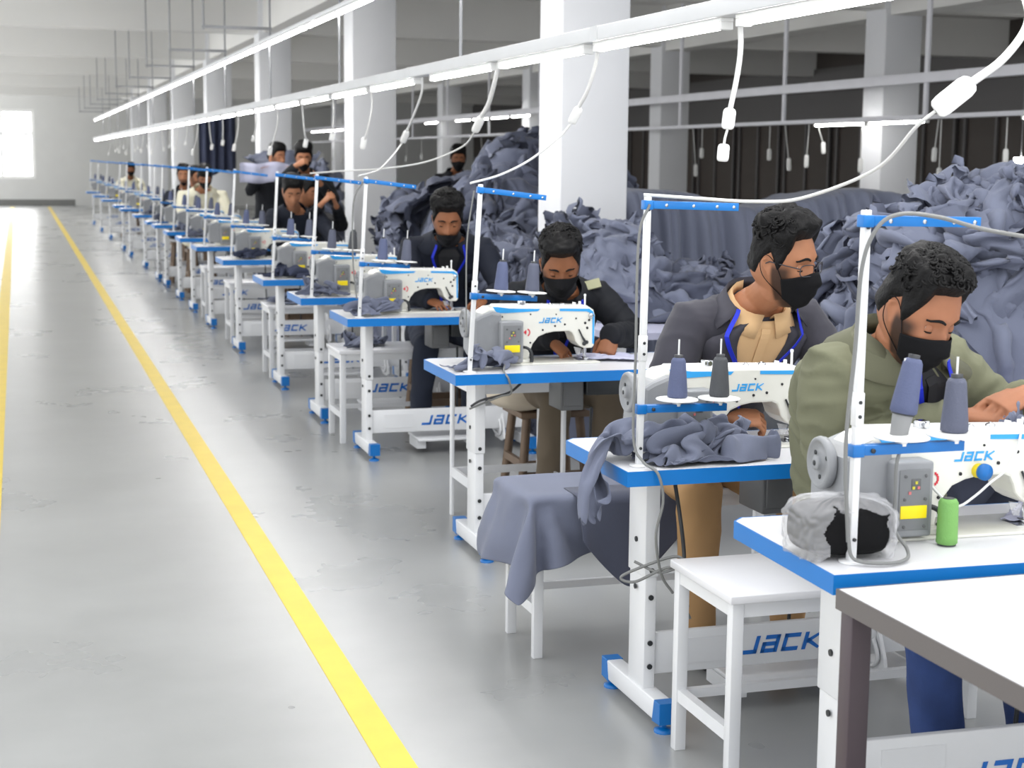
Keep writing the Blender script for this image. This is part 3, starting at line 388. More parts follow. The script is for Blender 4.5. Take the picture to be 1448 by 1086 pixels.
-7,10,39,6,-12,10,9,8,-1,-8,0,4,6,6,-3,-6,4,-21,-16,12,29,5,-8,-25,8,16,18,-4,14,21,21,-4,-17,1,1,-29,-22,-24,-5,-9,-9,1,6,7,-8,-10,-9,-7,-19,-26,-18,15,-6,-19,-11,-6,19,5,9,4,-3,-7,-14,-5,-2,1,-9,17,-9,-7,-14,-21,-3,-6,-2,-12,3,0,7,-2,-3,29,30,16,30,19,-4,-1,1,-25,-23,-27,-27,-21,-4,-18,3,-6,5,18,20,0,
1,28,27,8,-12,9,7,6,1,-10,1,-4,11,15,1,-2,-7,-13,-12,6,13,16,-27,-14,12,19,17,-6,13,20,8,-18,25,17,-4,-26,-20,-17,-12,1,-3,-14,11,-5,11,-11,-13,1,-18,-24,-26,5,-11,-15,-24,-3,25,22,13,-3,1,-9,-14,-4,-4,-4,6,9,-18,-5,-19,-24,-7,5,13,6,0,7,7,2,-4,2,20,15,25,17,12,3,1,-20,-27,-31,-36,-7,-14,-13,2,5,13,13,9,17,
22,31,15,9,-5,5,-2,2,-4,5,5,-12,4,-5,13,5,8,-9,-12,-1,3,25,-24,-18,-2,18,20,8,2,11,0,8,31,26,-7,-24,-17,-17,-6,-11,0,-7,4,12,11,-7,-12,-11,-8,-24,-27,-7,-9,-14,-23,-7,10,29,24,7,-3,-13,-12,7,-8,-1,9,13,4,-15,-26,-16,-15,-2,22,22,13,0,6,7,-2,7,14,6,3,23,19,11,7,-22,-28,-38,-26,-15,-12,-2,2,0,12,15,9,17,
18,31,-5,-3,14,9,4,-1,-1,-6,-12,-6,-3,-6,9,20,7,12,-11,-3,-4,13,1,-24,-10,9,16,2,11,8,17,24,27,42,-16,-23,-15,-11,-2,-3,-12,1,16,8,8,-11,-13,-9,-19,-12,-12,-24,-12,-11,-16,-8,-3,24,30,1,8,-8,5,-12,6,1,-13,4,14,-22,-14,-12,-7,-9,8,21,22,3,7,4,-3,14,10,14,-18,3,24,22,11,-13,-49,-31,-14,-19,-7,1,5,9,10,10,13,1,
21,-11,8,15,9,8,7,12,-10,-14,-6,-1,2,-10,-10,3,7,14,11,-19,16,16,3,-17,-23,-2,13,13,21,18,11,27,35,18,-15,-26,-15,3,0,8,-3,-6,16,3,-8,-12,-2,-5,-15,-22,-2,-22,-7,-12,-16,-11,4,5,14,13,0,7,-2,-10,11,12,-20,22,24,-27,-11,6,-6,-10,-11,9,22,16,4,1,-8,13,15,12,-25,-8,32,22,10,-17,-35,-43,-18,-2,-4,7,13,6,15,4,12,-17,
-29,16,24,10,8,6,4,8,4,-14,-6,6,0,-13,-7,1,-11,0,5,4,28,21,10,-15,-24,-4,-2,10,24,18,15,19,35,21,-19,-24,-13,-5,4,3,14,6,-8,1,-7,-5,2,-4,-11,-17,-13,-1,-19,0,-19,-11,-2,4,5,14,-7,-1,-3,-16,27,19,1,2,29,-18,-13,-1,-11,-9,-3,13,7,11,3,-6,-12,6,16,22,-17,-28,25,38,1,-25,-27,-29,-19,0,-3,-6,15,12,8,24,4,-17,
24,9,18,18,2,3,1,2,5,3,-1,1,-7,-2,-12,0,-3,-7,-23,23,42,-5,-5,8,-4,-2,-3,0,24,26,16,-5,21,24,8,-26,-13,-5,-7,3,8,6,8,-9,-10,-2,3,-2,-9,-2,-22,-10,-6,1,-28,-12,-12,0,11,8,8,-6,-5,-3,8,19,14,6,31,-12,-12,-17,-14,-14,1,15,10,17,1,-14,-16,-20,4,24,8,-18,13,34,-9,-43,-25,-14,-2,9,6,5,13,8,-14,7,14,-2,
21,21,21,8,-6,0,0,3,3,5,13,-5,-12,-7,-4,-18,5,6,-24,25,27,-22,-13,-7,23,18,8,8,14,18,12,-6,-1,8,17,-19,-16,-4,-17,1,1,6,0,-10,1,6,-9,-4,-4,-14,-18,-14,4,-1,-34,-10,1,-8,6,3,14,3,5,-5,0,16,14,3,3,-10,-16,-13,-15,-10,11,17,16,4,-10,-10,-15,-23,-19,13,4,14,13,31,-36,-46,-18,0,-2,23,9,12,15,4,-11,-5,2,12,
14,8,-8,12,15,14,-6,9,5,-4,12,9,-16,-11,-10,-13,15,6,-4,18,-5,-22,-32,4,14,33,18,19,20,7,11,-10,0,-7,16,-8,-21,-10,-11,-9,-3,-7,-5,-11,-1,6,13,-3,-20,-18,7,-5,-23,-1,-18,-16,0,-2,-11,3,12,9,11,7,-1,12,11,4,-16,-26,-13,-10,3,2,10,4,6,0,-8,-4,-11,-18,-8,2,10,16,9,25,-46,-44,-10,-12,8,18,17,21,12,8,-9,-9,-3,-1,
5,-22,4,20,14,12,10,11,10,-5,-4,8,-13,-12,-8,-8,17,15,-8,22,-31,-13,-26,-10,20,29,24,19,17,18,3,-8,-3,-5,14,-4,-14,-13,-9,-9,-15,-10,-2,-9,-9,4,2,-6,-11,-14,0,-3,-6,-13,-12,-8,-8,-9,-6,-1,7,9,17,10,11,13,3,4,-24,-16,-18,-11,9,10,3,2,3,-9,-7,-16,-8,-2,1,3,7,17,22,9,-29,-45,-24,-11,6,22,15,18,12,6,-2,3,-15,8,
-18,-5,-24,26,25,17,13,7,9,10,-5,-4,-6,-9,1,-2,17,-14,13,14,-41,-22,-12,-14,25,26,21,21,18,29,0,-10,-4,-4,20,-12,-15,-2,-6,-11,-12,-15,-8,-11,-5,-4,-8,-12,-4,-9,1,1,-3,-24,-7,-6,-6,-10,-7,-1,8,12,13,10,19,11,-1,4,-24,-16,-11,-18,3,13,22,15,4,-15,-26,-24,-7,-7,15,6,6,26,22,0,-18,-43,-39,-11,13,31,19,15,7,1,7,-1,-14,9,
-2,-15,-36,10,26,33,31,15,7,3,-12,-6,8,14,-3,2,0,-17,15,15,-42,-38,-22,3,30,17,35,33,25,19,1,-14,-12,-4,14,-4,-15,-25,-7,-6,-11,-10,-6,-15,-12,-10,-5,-6,-13,2,7,-3,-3,-24,-10,2,-5,-4,-13,-7,15,17,10,11,13,10,2,0,-33,6,-15,-15,-11,9,25,25,13,-4,-25,-30,-22,2,10,14,10,21,19,1,-20,-46,-28,-15,11,35,30,11,-1,-2,12,-9,-13,9,
-32,-4,-39,-11,33,45,38,26,15,0,-5,-4,12,9,8,1,-7,-21,21,7,-37,-27,-31,0,34,15,41,45,16,18,2,-15,-14,-5,-7,-12,-18,-19,-3,-3,-7,-10,-3,-14,-22,-15,4,-9,-12,3,5,8,-4,-24,-14,6,4,-5,-15,5,5,14,19,6,5,9,1,-3,-30,-4,-6,3,-13,9,19,21,19,8,-7,-17,-27,2,2,10,12,12,12,-2,-18,-40,-24,-19,2,45,31,0,1,1,12,-3,-16,-2,
-32,-9,-33,0,26,46,39,28,31,-7,-2,-7,11,10,9,3,-12,13,17,-15,-27,-21,-24,4,15,27,41,30,17,17,16,-3,-7,-3,-6,-18,1,-21,-19,9,-6,-14,-8,-21,-22,-12,-14,-1,-1,6,0,13,-8,-19,-2,4,-1,2,-12,-11,20,17,17,8,3,1,5,-2,-27,2,-1,-3,3,16,17,21,12,13,0,-11,-27,1,9,9,4,7,1,-4,-24,-31,-16,-17,11,29,28,14,6,1,0,10,-8,-9,
0,-18,-20,-13,26,30,43,40,37,-13,-11,5,18,10,8,10,-5,18,12,-15,-23,-24,-10,9,11,21,30,21,13,19,18,-6,-13,-2,-20,13,-3,-20,-12,-6,5,-10,-24,-41,-11,-19,-2,0,4,3,7,1,-18,8,-10,-7,4,0,-16,1,38,10,9,9,-8,-11,6,3,-9,3,-7,-1,2,29,15,18,32,5,-3,7,-12,-1,2,12,4,1,-1,-32,-30,-15,-14,-11,10,24,26,15,16,2,1,4,9,5,
12,-18,-26,0,13,22,28,46,34,11,-25,-2,16,13,10,12,23,30,3,0,-34,-12,-12,13,-4,25,19,16,-14,18,27,7,-25,-17,-4,16,4,-21,-7,-2,-1,-15,-25,-47,-12,-18,6,10,-8,-3,2,1,8,5,-7,-15,-10,3,12,-12,37,19,2,-8,3,-16,-11,-3,3,10,0,-11,-13,34,26,14,25,14,17,10,-12,-4,4,7,-1,-7,-16,-32,-21,-9,-8,-12,11,22,20,25,10,3,2,5,8,0,
18,-8,-22,-12,1,34,15,22,36,28,-21,-17,31,20,10,10,23,29,8,-1,-11,-7,4,-1,-10,10,11,-7,7,15,5,13,-21,-16,5,16,10,-15,-18,-6,16,-39,-28,-30,-25,-8,-5,19,6,-3,0,5,-15,16,-19,-6,-8,6,10,17,15,21,-2,-9,-6,-16,-9,-1,-5,17,7,4,-12,4,35,19,12,26,22,16,-12,-8,-14,11,-8,-1,-25,-13,-23,-8,-5,-12,4,26,25,16,20,8,8,5,-2,-10,
30,-7,-3,-25,-9,25,35,7,21,24,-9,-11,33,9,10,11,30,21,10,6,-11,7,-1,-11,-7,9,7,3,9,11,-4,-18,-6,1,6,16,18,-7,-26,-4,0,-19,-31,-25,-19,-19,-15,25,10,-4,-1,-11,-16,13,2,-5,2,8,2,5,18,3,-2,-1,10,-10,-21,-5,25,14,-1,8,-8,-7,27,40,16,11,6,15,6,-15,-15,-12,9,-16,-16,-13,-18,-8,-12,0,11,18,14,26,17,13,10,7,0,-25,
34,-8,13,-18,-43,8,39,29,13,3,7,12,15,20,-1,11,14,31,5,8,-1,-3,9,-8,-10,11,11,9,11,-5,-26,-19,-12,20,14,12,8,7,-11,-22,9,-19,-28,-19,-23,-18,-9,-12,4,17,-19,-10,-17,13,18,6,-2,9,1,-3,0,2,7,16,7,-6,-31,-5,37,19,-7,-2,-9,-4,27,21,-2,22,11,-1,29,-12,-19,-15,-18,-13,-8,-15,-8,-8,-6,-2,11,15,13,21,13,9,7,15,1,-35,
    ]),
    'heap5': (34, 34, (-0.230, -0.180, 0.000), 0.4600, [
239,-11,-7,-1,-7,-16,-13,-5,-4,-10,-8,-20,6,16,5,-8,-7,-1,13,-3,-12,-14,-20,-15,-1,-3,4,5,14,9,-9,-12,-12,-13,249,33,20,11,-20,-14,-21,-13,-8,-9,-11,-17,10,4,-4,-8,-5,-7,-2,-14,-20,-12,0,10,-6,7,12,9,12,31,16,-5,-9,12,15,-4,2,11,4,15,11,15,9,4,17,20,22,6,-15,-10,-1,0,0,12,13,-13,-1,2,15,4,3,0,-4,-1,-30,-24,-15,-14,
0,4,-3,-3,-9,-13,-4,-5,-9,-17,-25,-11,-10,1,14,-3,4,2,-2,-16,-4,4,-9,-7,-16,-11,-4,1,12,14,3,-9,-6,-20,-3,32,19,1,-12,-17,-8,-15,-9,-10,-6,-26,5,18,9,-12,-7,-10,-18,-18,-15,-14,10,10,-12,3,10,7,5,22,33,14,-14,-1,9,-11,13,12,6,-8,19,11,6,1,15,20,26,0,3,-7,8,3,-1,-6,12,-10,-4,-2,2,9,10,-3,-1,-3,7,-21,-21,-19,
-11,-5,8,14,-1,-20,-3,14,-15,-25,-28,-35,-17,9,-3,1,7,1,-3,-4,-5,9,-1,-9,-2,-6,-18,-9,4,15,9,-1,-18,-20,-5,28,7,-1,-5,-7,-26,1,-11,-6,-13,-7,-3,19,5,-3,-14,-14,-21,-19,-9,-13,13,4,10,-12,-4,6,13,16,24,25,0,-8,-10,4,17,-2,12,7,0,15,6,-7,14,15,22,-5,10,10,11,5,-2,2,-8,-5,-11,-5,3,0,9,4,2,3,14,3,-18,-23,
-17,14,-8,10,5,-4,12,12,-24,-30,-22,-32,-27,-9,-6,2,15,4,-15,0,6,6,3,3,-9,-1,-7,-13,-18,14,6,4,-27,-22,2,3,8,3,-1,-18,-15,5,-13,-8,-12,-13,-2,20,6,-2,-15,-17,-15,-16,-8,1,9,14,-3,10,1,-3,-3,17,27,-10,1,-3,18,-9,10,6,6,-2,10,16,0,0,20,8,10,-4,8,13,7,7,5,2,-1,-17,-17,-6,-6,1,7,5,11,13,8,20,-4,-19,
29,-13,4,7,1,11,11,0,-27,-24,-22,-28,-24,-25,-14,-10,7,2,5,6,10,3,10,6,-8,-10,-9,-9,-15,-6,0,10,-19,9,-3,-1,7,5,-15,-8,-12,-4,-3,-17,-15,-7,-2,11,4,2,-13,-13,-28,-12,8,9,23,16,8,0,-3,6,-14,6,18,-24,-14,25,12,-5,-2,-5,3,8,11,18,13,-9,12,0,10,2,7,6,13,4,4,0,-10,-19,-15,-10,-10,-11,11,9,18,26,19,5,15,1,
1,4,4,4,11,12,5,-8,-16,-21,-23,-29,-31,-24,-20,-13,2,7,8,8,15,10,1,-18,-5,-12,-10,-5,-8,-9,-10,-1,-12,3,9,4,-10,1,0,-13,-14,2,-18,-19,5,4,-1,10,-11,-19,-14,-11,-9,-13,5,23,21,7,5,-9,14,2,-4,-6,17,-30,11,0,21,-11,-3,-7,-4,7,15,14,7,3,-17,2,4,6,-2,3,7,2,6,7,-3,-21,-17,-17,-3,-16,8,14,23,26,23,14,22,21,
2,15,4,9,15,14,3,-14,-8,-21,-27,-35,-33,-22,-23,-3,7,4,4,0,9,3,9,-20,-13,-13,-13,-9,-2,-1,-21,1,-16,9,16,2,-5,1,-10,-16,-21,-7,-10,-12,25,9,3,-6,-20,-29,-8,-14,-12,-22,18,17,35,4,-1,-8,18,4,-6,-11,10,-8,-8,-8,8,-5,-10,-6,5,2,3,8,16,-17,-15,-7,2,-4,4,7,3,8,1,7,-15,-5,-15,-15,-11,-10,11,11,16,25,30,35,20,17,
8,13,-4,11,17,17,-9,10,-10,-23,-31,-39,-21,-9,-21,-10,6,12,8,9,-10,-10,-17,-8,-10,-22,-21,1,1,-7,-14,-4,-10,3,-4,3,-10,-4,-1,-17,-16,-6,-22,17,20,1,-20,-5,-6,-4,-13,-6,-12,-18,-10,21,20,5,1,14,4,-8,1,-2,-4,-4,-11,-5,9,-5,-7,-6,10,0,4,-5,10,-27,-21,-13,6,14,-7,0,4,4,6,1,-3,-4,-3,-19,-18,-2,2,8,15,27,34,33,20,16,
-3,8,12,-1,19,10,17,3,-12,-19,-34,-35,-6,-9,-15,-5,-4,-10,-10,-5,-12,-3,10,-9,-17,-18,-17,-1,6,-11,-13,-1,3,-7,-10,6,-5,-10,-8,-7,-7,-18,-10,27,19,-19,-19,-8,-15,1,2,-5,-7,-16,1,8,20,2,15,17,3,-13,-15,-11,-5,1,0,-13,3,2,-7,-10,2,16,-5,1,-15,-22,-22,-14,11,4,3,-6,-9,-2,7,0,4,13,-9,-15,-10,-1,3,11,2,23,31,26,16,12,
-14,5,14,20,13,23,16,3,-17,-17,-31,-29,-9,-6,-4,-4,-11,-16,-15,-5,-12,2,-6,-10,-14,-12,-9,-6,0,0,-9,-7,5,1,8,-14,-2,-8,-16,-9,-4,-7,6,21,10,-11,-23,-14,-9,-9,-10,4,-8,10,12,3,4,13,23,21,-5,-17,-15,-15,-11,-8,0,-15,-1,0,3,-2,-4,10,1,-15,-17,-20,-21,-15,-1,2,9,-3,5,2,-3,-11,3,15,-11,-9,1,1,4,0,1,12,27,16,7,12,
10,-1,12,25,15,18,9,3,-1,-20,-32,-16,-2,-7,-16,-11,-14,-16,-6,-6,-6,-15,-21,5,-12,-8,-9,-1,0,-2,-5,-1,3,-6,-4,-14,-17,-7,-8,-4,-14,-8,6,8,23,4,-26,-16,-7,-9,-10,-3,-1,4,24,24,8,14,14,5,-10,-19,-10,-12,-12,-7,-8,-10,-8,-3,14,3,1,10,-11,-15,-23,-12,-14,-23,3,-2,0,12,8,6,-12,-9,-7,14,-3,-9,1,7,3,-3,-3,0,13,18,8,8,
16,0,7,22,12,10,-5,5,9,-27,-22,-22,9,-3,-17,-17,-21,-20,0,12,-1,-18,-24,-9,-11,-2,-10,-14,-8,3,5,3,1,-8,-11,-14,-23,-7,-9,-3,3,-24,-5,16,33,10,-21,-19,-12,4,-4,-3,-13,1,23,31,22,14,-6,-13,-21,-17,-5,-6,-15,-3,-12,-12,0,0,13,5,-3,6,-12,-8,-21,-9,-14,-20,3,-4,-3,17,-2,2,-2,-8,-11,-1,7,6,3,-8,6,7,-4,-6,9,10,9,5,
2,9,8,6,10,-2,15,11,-13,-3,-33,-23,-11,-4,4,-17,-9,-13,-15,6,6,-24,-2,-7,-8,-11,-24,-26,-5,-3,6,8,-16,1,-17,-8,-16,-16,9,-12,-8,-27,-3,20,32,24,-8,-15,-9,5,-12,-17,-7,13,10,15,30,9,-14,-23,-26,-23,12,-7,-17,-10,-9,-5,18,-1,5,3,2,-7,-5,-4,-21,-28,-11,-1,-11,-4,9,4,5,2,5,-10,-8,0,2,6,-3,12,6,4,1,-11,11,-13,-1,7,
-5,8,9,11,13,9,10,-10,2,-13,-20,-14,-5,-12,-12,-8,-11,1,-6,-9,-9,4,-19,-8,-8,-17,-11,-19,-19,-14,-3,14,-19,-13,-21,-1,-9,-6,-8,-9,-18,-24,-4,32,25,19,-4,8,5,-4,-7,-21,-10,1,3,11,7,5,-13,-25,-22,-9,1,-8,-19,-11,-6,-1,8,2,1,5,0,-7,-8,-11,-18,-21,-16,6,5,1,-3,2,0,-3,4,5,-1,-15,0,3,14,29,0,9,-8,-18,-10,-11,-1,5,
4,-3,15,0,12,15,15,-4,-8,-12,-2,-18,-6,-6,-13,-2,-12,0,-10,0,-10,-16,-19,-8,-5,-15,-20,-10,-3,4,-16,-22,-13,-6,-28,4,-7,10,-16,-22,-22,-20,1,26,29,15,0,-1,6,7,1,6,-1,-2,0,-4,-12,-13,-5,-22,-28,-14,-6,4,-13,-5,-7,-17,5,-9,-4,14,-5,-7,0,-13,-13,-18,-17,-6,-8,10,6,9,-7,9,3,5,3,3,3,3,21,21,6,0,-15,-25,-14,-7,-6,-7,
-24,10,-4,18,22,15,13,-7,-13,-5,0,-3,-6,-8,-10,-12,1,-7,-9,-1,-7,-11,-16,-8,-12,-18,-5,-11,9,-25,-25,-17,1,-3,-3,-4,-6,-4,-3,-30,-26,-12,8,14,25,27,4,-8,-4,-2,6,7,-3,-1,-2,-5,-5,-15,-27,-22,-11,-11,-3,7,7,-13,-4,-15,21,0,-14,1,7,-13,-10,-12,-10,-21,-19,-10,-6,6,15,5,8,3,-9,9,6,14,13,9,5,-3,16,1,-14,-1,-17,-17,-14,-13,
-23,3,12,14,18,25,14,-5,-11,-6,0,0,-2,-13,-13,3,-1,-10,-11,-16,-15,-11,6,1,-8,-10,-19,6,-11,-18,-22,-19,-7,-17,4,-3,-12,-8,-7,-14,-28,-16,13,10,9,28,10,-4,-19,-12,6,6,0,3,-1,-8,-14,-17,-24,-15,8,-2,-11,-2,1,-1,-9,-8,4,7,1,-3,-14,-20,-6,-5,-10,-20,-27,-9,-9,1,14,11,8,5,-7,8,-3,13,11,10,5,3,0,18,8,-14,-17,-20,-14,-9,
-1,-5,9,15,20,21,18,-5,-3,-10,-5,1,-2,-9,-8,3,-1,-8,-16,-24,-18,-12,5,-5,5,-8,1,-7,-15,-13,-29,-20,-9,-2,-7,-2,-8,-8,-11,-12,-17,-17,-7,7,20,12,11,-5,-14,-13,8,18,-9,-3,1,-9,-11,0,-24,-17,-10,1,-7,-2,3,4,-9,-15,-7,9,4,-5,-12,-19,-12,10,-15,-13,-19,-25,-8,5,8,10,1,2,1,8,-7,7,7,15,-2,3,18,21,8,-12,-24,-17,-11,-11,
-16,0,15,22,26,4,10,-5,3,-9,-1,0,-2,0,0,-7,0,-9,-19,-20,-23,-14,-7,-5,8,3,-7,-5,-18,-16,-24,-20,-4,-2,2,-10,-8,2,-9,-16,-18,-25,-12,12,24,12,1,-8,-9,-2,9,13,-1,-16,-3,-3,2,3,-15,-19,-23,-4,5,-6,4,-3,-3,-23,-10,4,2,-4,-11,-16,8,-4,-11,-6,-6,-16,-8,-3,-3,7,1,1,3,-3,-1,-13,13,12,15,7,8,21,7,-7,-21,-17,-16,1,
1,3,20,24,24,13,-15,-11,5,-1,-3,-5,-6,3,7,3,-10,-16,-13,-14,-21,-12,-18,-3,-1,4,-3,-3,-18,-24,-25,-8,-9,-5,-6,-12,2,-13,3,-18,-22,-29,-9,11,23,18,-8,-7,-3,12,3,4,4,-5,-18,0,-3,0,-2,-11,-25,-17,13,9,-3,-5,-10,-22,-15,2,3,-1,-15,-4,1,-6,-1,-11,1,4,-3,-3,-8,-4,3,-4,9,-15,-3,-16,6,16,15,17,5,19,3,-9,-15,-17,-13,2,
34,-2,6,20,15,18,-21,0,8,-9,-9,-4,-11,-5,4,12,-13,-14,-11,-15,-11,-12,-21,-2,-8,1,-4,-2,-18,-29,-20,-12,-1,-10,-1,-11,-17,12,-15,-13,1,-15,-16,4,11,-1,-8,-7,12,2,9,3,13,-3,-24,-6,-3,0,-4,-1,-10,-24,8,-1,12,-17,-14,-4,-5,-5,7,-9,-14,-5,-1,-9,7,-4,3,12,2,-4,-8,-16,1,5,2,-14,-3,-11,4,15,7,15,18,-1,2,-9,-6,-5,-5,-18,
46,-6,-18,16,24,-21,-3,-1,1,-6,-5,-8,-1,-7,-5,13,-13,-13,-8,-15,-12,-2,-18,-13,-6,-8,3,-16,-17,-26,-19,-8,-17,-21,-15,-3,3,-14,-1,-6,-2,-11,-10,-11,0,-5,-10,2,13,5,13,2,15,-5,-14,-17,-4,-2,-3,-1,-8,-3,-20,19,-5,-13,-2,-6,-21,-7,-5,-3,6,-9,-20,-8,5,11,15,11,7,-4,-6,-17,-2,4,-2,-10,-1,-5,2,0,8,13,17,11,-10,-6,-3,-6,-2,-19,
25,-10,-9,-15,9,-10,11,14,4,-13,-19,-19,-2,4,-15,16,-10,-17,-4,-18,-9,7,-17,-12,-8,-16,-5,-13,-19,-29,-20,-12,-14,-28,42,5,0,-9,-28,-13,1,-6,-23,-29,-5,-6,0,7,4,4,13,1,20,-2,-11,-18,-12,2,-3,-6,-6,12,-23,12,-8,-3,-9,20,-17,-3,5,-5,0,-16,-17,-10,6,16,24,4,7,2,-4,-10,-13,4,-8,-8,-1,8,3,2,-4,11,13,6,-11,-4,1,0,-20,1,
-12,-7,1,-3,3,3,20,13,-2,-33,-17,-13,-3,3,-11,-11,17,-20,-3,-16,-7,-8,-19,-13,-6,-14,-9,-7,-25,-16,-20,-16,-22,-30,20,7,-16,-7,-12,-27,-9,-25,-11,-22,-16,-4,0,11,8,8,-2,7,19,-2,-13,-21,-17,2,5,-5,4,15,-11,-22,3,2,14,6,-32,3,4,-5,13,-9,-5,-9,-12,6,22,24,9,-3,0,-7,-9,-4,-10,-8,6,1,7,0,7,4,6,2,-7,-9,-3,-5,-2,-14,
-22,9,15,13,11,7,17,9,-16,-22,-31,-9,-3,-2,-3,-13,-14,7,-6,-5,-12,-14,-26,-13,-11,-8,-12,-4,-14,-20,-19,-21,-25,-23,-20,14,-8,-6,-13,-22,-12,-9,-16,-30,-22,-15,-6,21,8,12,-4,12,19,0,-14,-23,-19,-5,8,4,11,12,-16,1,0,5,12,6,-9,-8,-5,8,10,6,-7,-3,-4,-3,3,21,24,4,-9,1,-6,-10,-2,-14,6,13,10,-5,-5,1,4,3,3,-10,-9,-8,-4,-12,
24,-3,13,15,14,16,19,-5,-7,-21,-24,-21,-1,-7,-8,-12,-14,-4,2,-15,-1,-19,-17,-14,-12,-12,-5,-16,-7,-16,-20,-28,-23,-14,-21,2,-7,-6,1,-2,-12,-4,-16,-21,-18,-28,-18,3,21,19,-1,8,12,-6,-5,-23,-23,-1,9,7,12,16,-21,-1,11,12,6,-7,7,-12,1,3,-3,6,2,5,-11,-6,11,-6,23,18,-8,-3,-4,-7,5,-8,-11,10,19,10,-3,0,-9,-4,7,-9,-8,-7,-10,-9,
8,-5,9,14,17,22,21,-3,-10,-10,-17,-25,-11,-3,-13,-8,-12,-9,1,-7,-12,-18,-14,-10,-17,-14,-8,-15,-13,-17,-16,-26,-15,-7,-25,-4,-19,-5,19,16,-2,-12,-9,-15,-16,-19,-24,-7,5,21,12,3,5,4,-19,-23,-1,-9,8,9,13,12,-26,-10,14,12,8,-10,15,-11,5,-6,-4,6,-2,9,-9,-11,-4,5,-2,20,2,-4,0,1,-5,1,4,-2,22,11,3,-5,-9,-13,1,3,-15,-7,-9,-1,
-9,-9,7,11,27,24,15,3,-1,-2,-3,-17,-22,-9,-20,-7,-14,-12,-9,-6,-7,-15,-11,-2,-19,-13,-15,-22,-3,-18,-16,-24,-13,-3,-35,-7,-15,-1,26,22,17,-6,-17,-10,-11,-15,-12,-23,2,11,8,-2,-6,-1,-8,-15,-2,13,0,15,12,9,-20,-21,12,15,-3,9,6,-5,2,-13,-5,9,1,6,-2,-7,-10,-7,8,0,2,-2,-4,9,0,5,10,3,15,7,-6,-1,-4,-9,-11,1,-12,-5,-7,-5,
-22,6,3,5,25,41,4,7,8,5,8,-12,-27,-12,-20,-18,-14,-16,-9,-5,-6,-10,-4,-7,-7,-16,-28,-11,-19,-9,-19,-21,-8,0,-32,-4,-7,6,14,21,28,8,-6,-10,-4,-8,-18,-26,-7,5,-3,-2,0,-2,-14,-7,11,11,15,10,8,11,-12,-22,6,6,0,-9,20,1,-5,-12,-15,1,7,-1,-7,-4,-2,-15,6,5,6,0,-3,6,8,0,-3,5,8,-7,6,-2,-2,-5,-5,-4,-2,-10,-8,-6,
-5,-8,2,16,16,37,37,-5,8,15,17,-6,-34,-16,-27,-22,-14,-10,-7,-11,-8,-7,5,-5,-5,-16,-10,-23,-19,-17,-22,-20,-6,-8,-32,-1,-5,6,17,31,21,15,7,3,2,-7,-15,-36,-18,-6,5,-7,-5,2,0,6,19,21,8,3,4,10,-13,-15,-4,-12,-18,-14,24,-8,-7,-5,-11,-13,-5,-4,-7,-3,-2,-9,8,2,11,5,-2,3,-2,-6,-9,0,2,-2,8,2,7,-1,-7,-5,-1,-11,-9,2,
1,3,5,-7,12,42,33,3,0,24,11,6,-27,-24,-22,-18,-26,-2,-8,-5,-4,-5,-5,11,-12,-14,-16,-20,-26,-17,-17,-17,-12,8,-19,8,0,-7,35,13,13,15,26,8,14,11,-24,-25,-29,-19,-14,3,-13,19,13,20,20,10,12,5,7,-3,-11,-17,-14,-33,-34,-12,19,-1,-10,-14,-10,-20,-18,-5,-3,-10,0,-7,4,13,13,7,1,-7,-2,-15,-2,0,-5,5,-5,7,11,3,2,-8,-10,-2,-1,-9,
14,-6,7,-4,9,22,19,12,8,27,16,-4,-20,-15,-20,-19,-23,-18,-9,5,-16,-1,18,-8,-16,-14,-2,-22,-25,-14,-12,-17,1,-1,-15,2,14,-4,29,6,19,17,20,16,21,16,-3,-35,-27,-25,-17,-16,-2,12,29,22,1,8,4,6,23,-7,-3,-15,-24,-36,-38,-22,7,-6,0,-21,-18,-18,-16,-6,-10,-9,-6,-1,8,11,10,12,4,-2,-3,-26,-2,-6,-3,-5,3,1,9,15,1,-7,-5,-13,17,1,
16,-6,-2,-1,9,6,1,14,13,24,15,-3,-16,-7,-20,-17,-21,-19,-13,3,0,-16,16,-8,-18,-12,0,-24,-8,-14,-4,-11,-25,16,14,-8,-5,23,12,1,25,7,17,19,23,12,4,-23,-29,-22,-17,-13,14,-26,27,28,-6,1,-2,14,23,16,-15,-13,-22,-39,-32,-23,7,-3,-14,-15,-24,-21,-10,-5,-4,-16,-6,1,1,11,14,16,1,3,-1,-12,-25,-2,-3,-7,3,17,-15,13,13,-5,-15,-2,-5,3,
7,0,10,-8,2,13,-16,-1,8,20,13,-6,-6,-10,-23,-9,-6,-13,-20,-7,7,-14,-2,-1,-18,-19,-1,7,-15,-4,2,-6,-35,-12,30,-16,-17,-5,20,15,5,10,14,17,18,13,4,-22,-24,-15,-21,11,-7,-18,16,25,-9,-7,-2,20,27,21,-8,-16,-24,-32,-6,-27,-6,-5,-5,-22,-24,-15,-12,-10,3,-5,-12,-4,10,21,8,13,0,-1,3,-16,-36,13,-8,-6,5,5,-10,21,-8,-3,-3,-7,-1,3,
    ]),
    'rumple1': (32, 32, (-0.375, -0.392, 0.008), 0.7841, [
0,17,18,14,15,9,13,12,18,13,11,7,9,12,10,9,9,10,11,9,7,12,12,16,17,16,16,17,16,16,10,6,23,1,0,-4,2,-4,-11,-7,5,-3,1,0,4,12,12,1,1,5,4,7,11,1,-11,-5,-7,-8,-7,-7,-9,-6,1,5,1,0,0,8,-8,8,-6,-2,0,3,-3,8,-5,-3,0,3,3,3,4,1,-3,-12,2,0,-1,0,0,0,0,0,0,-1,
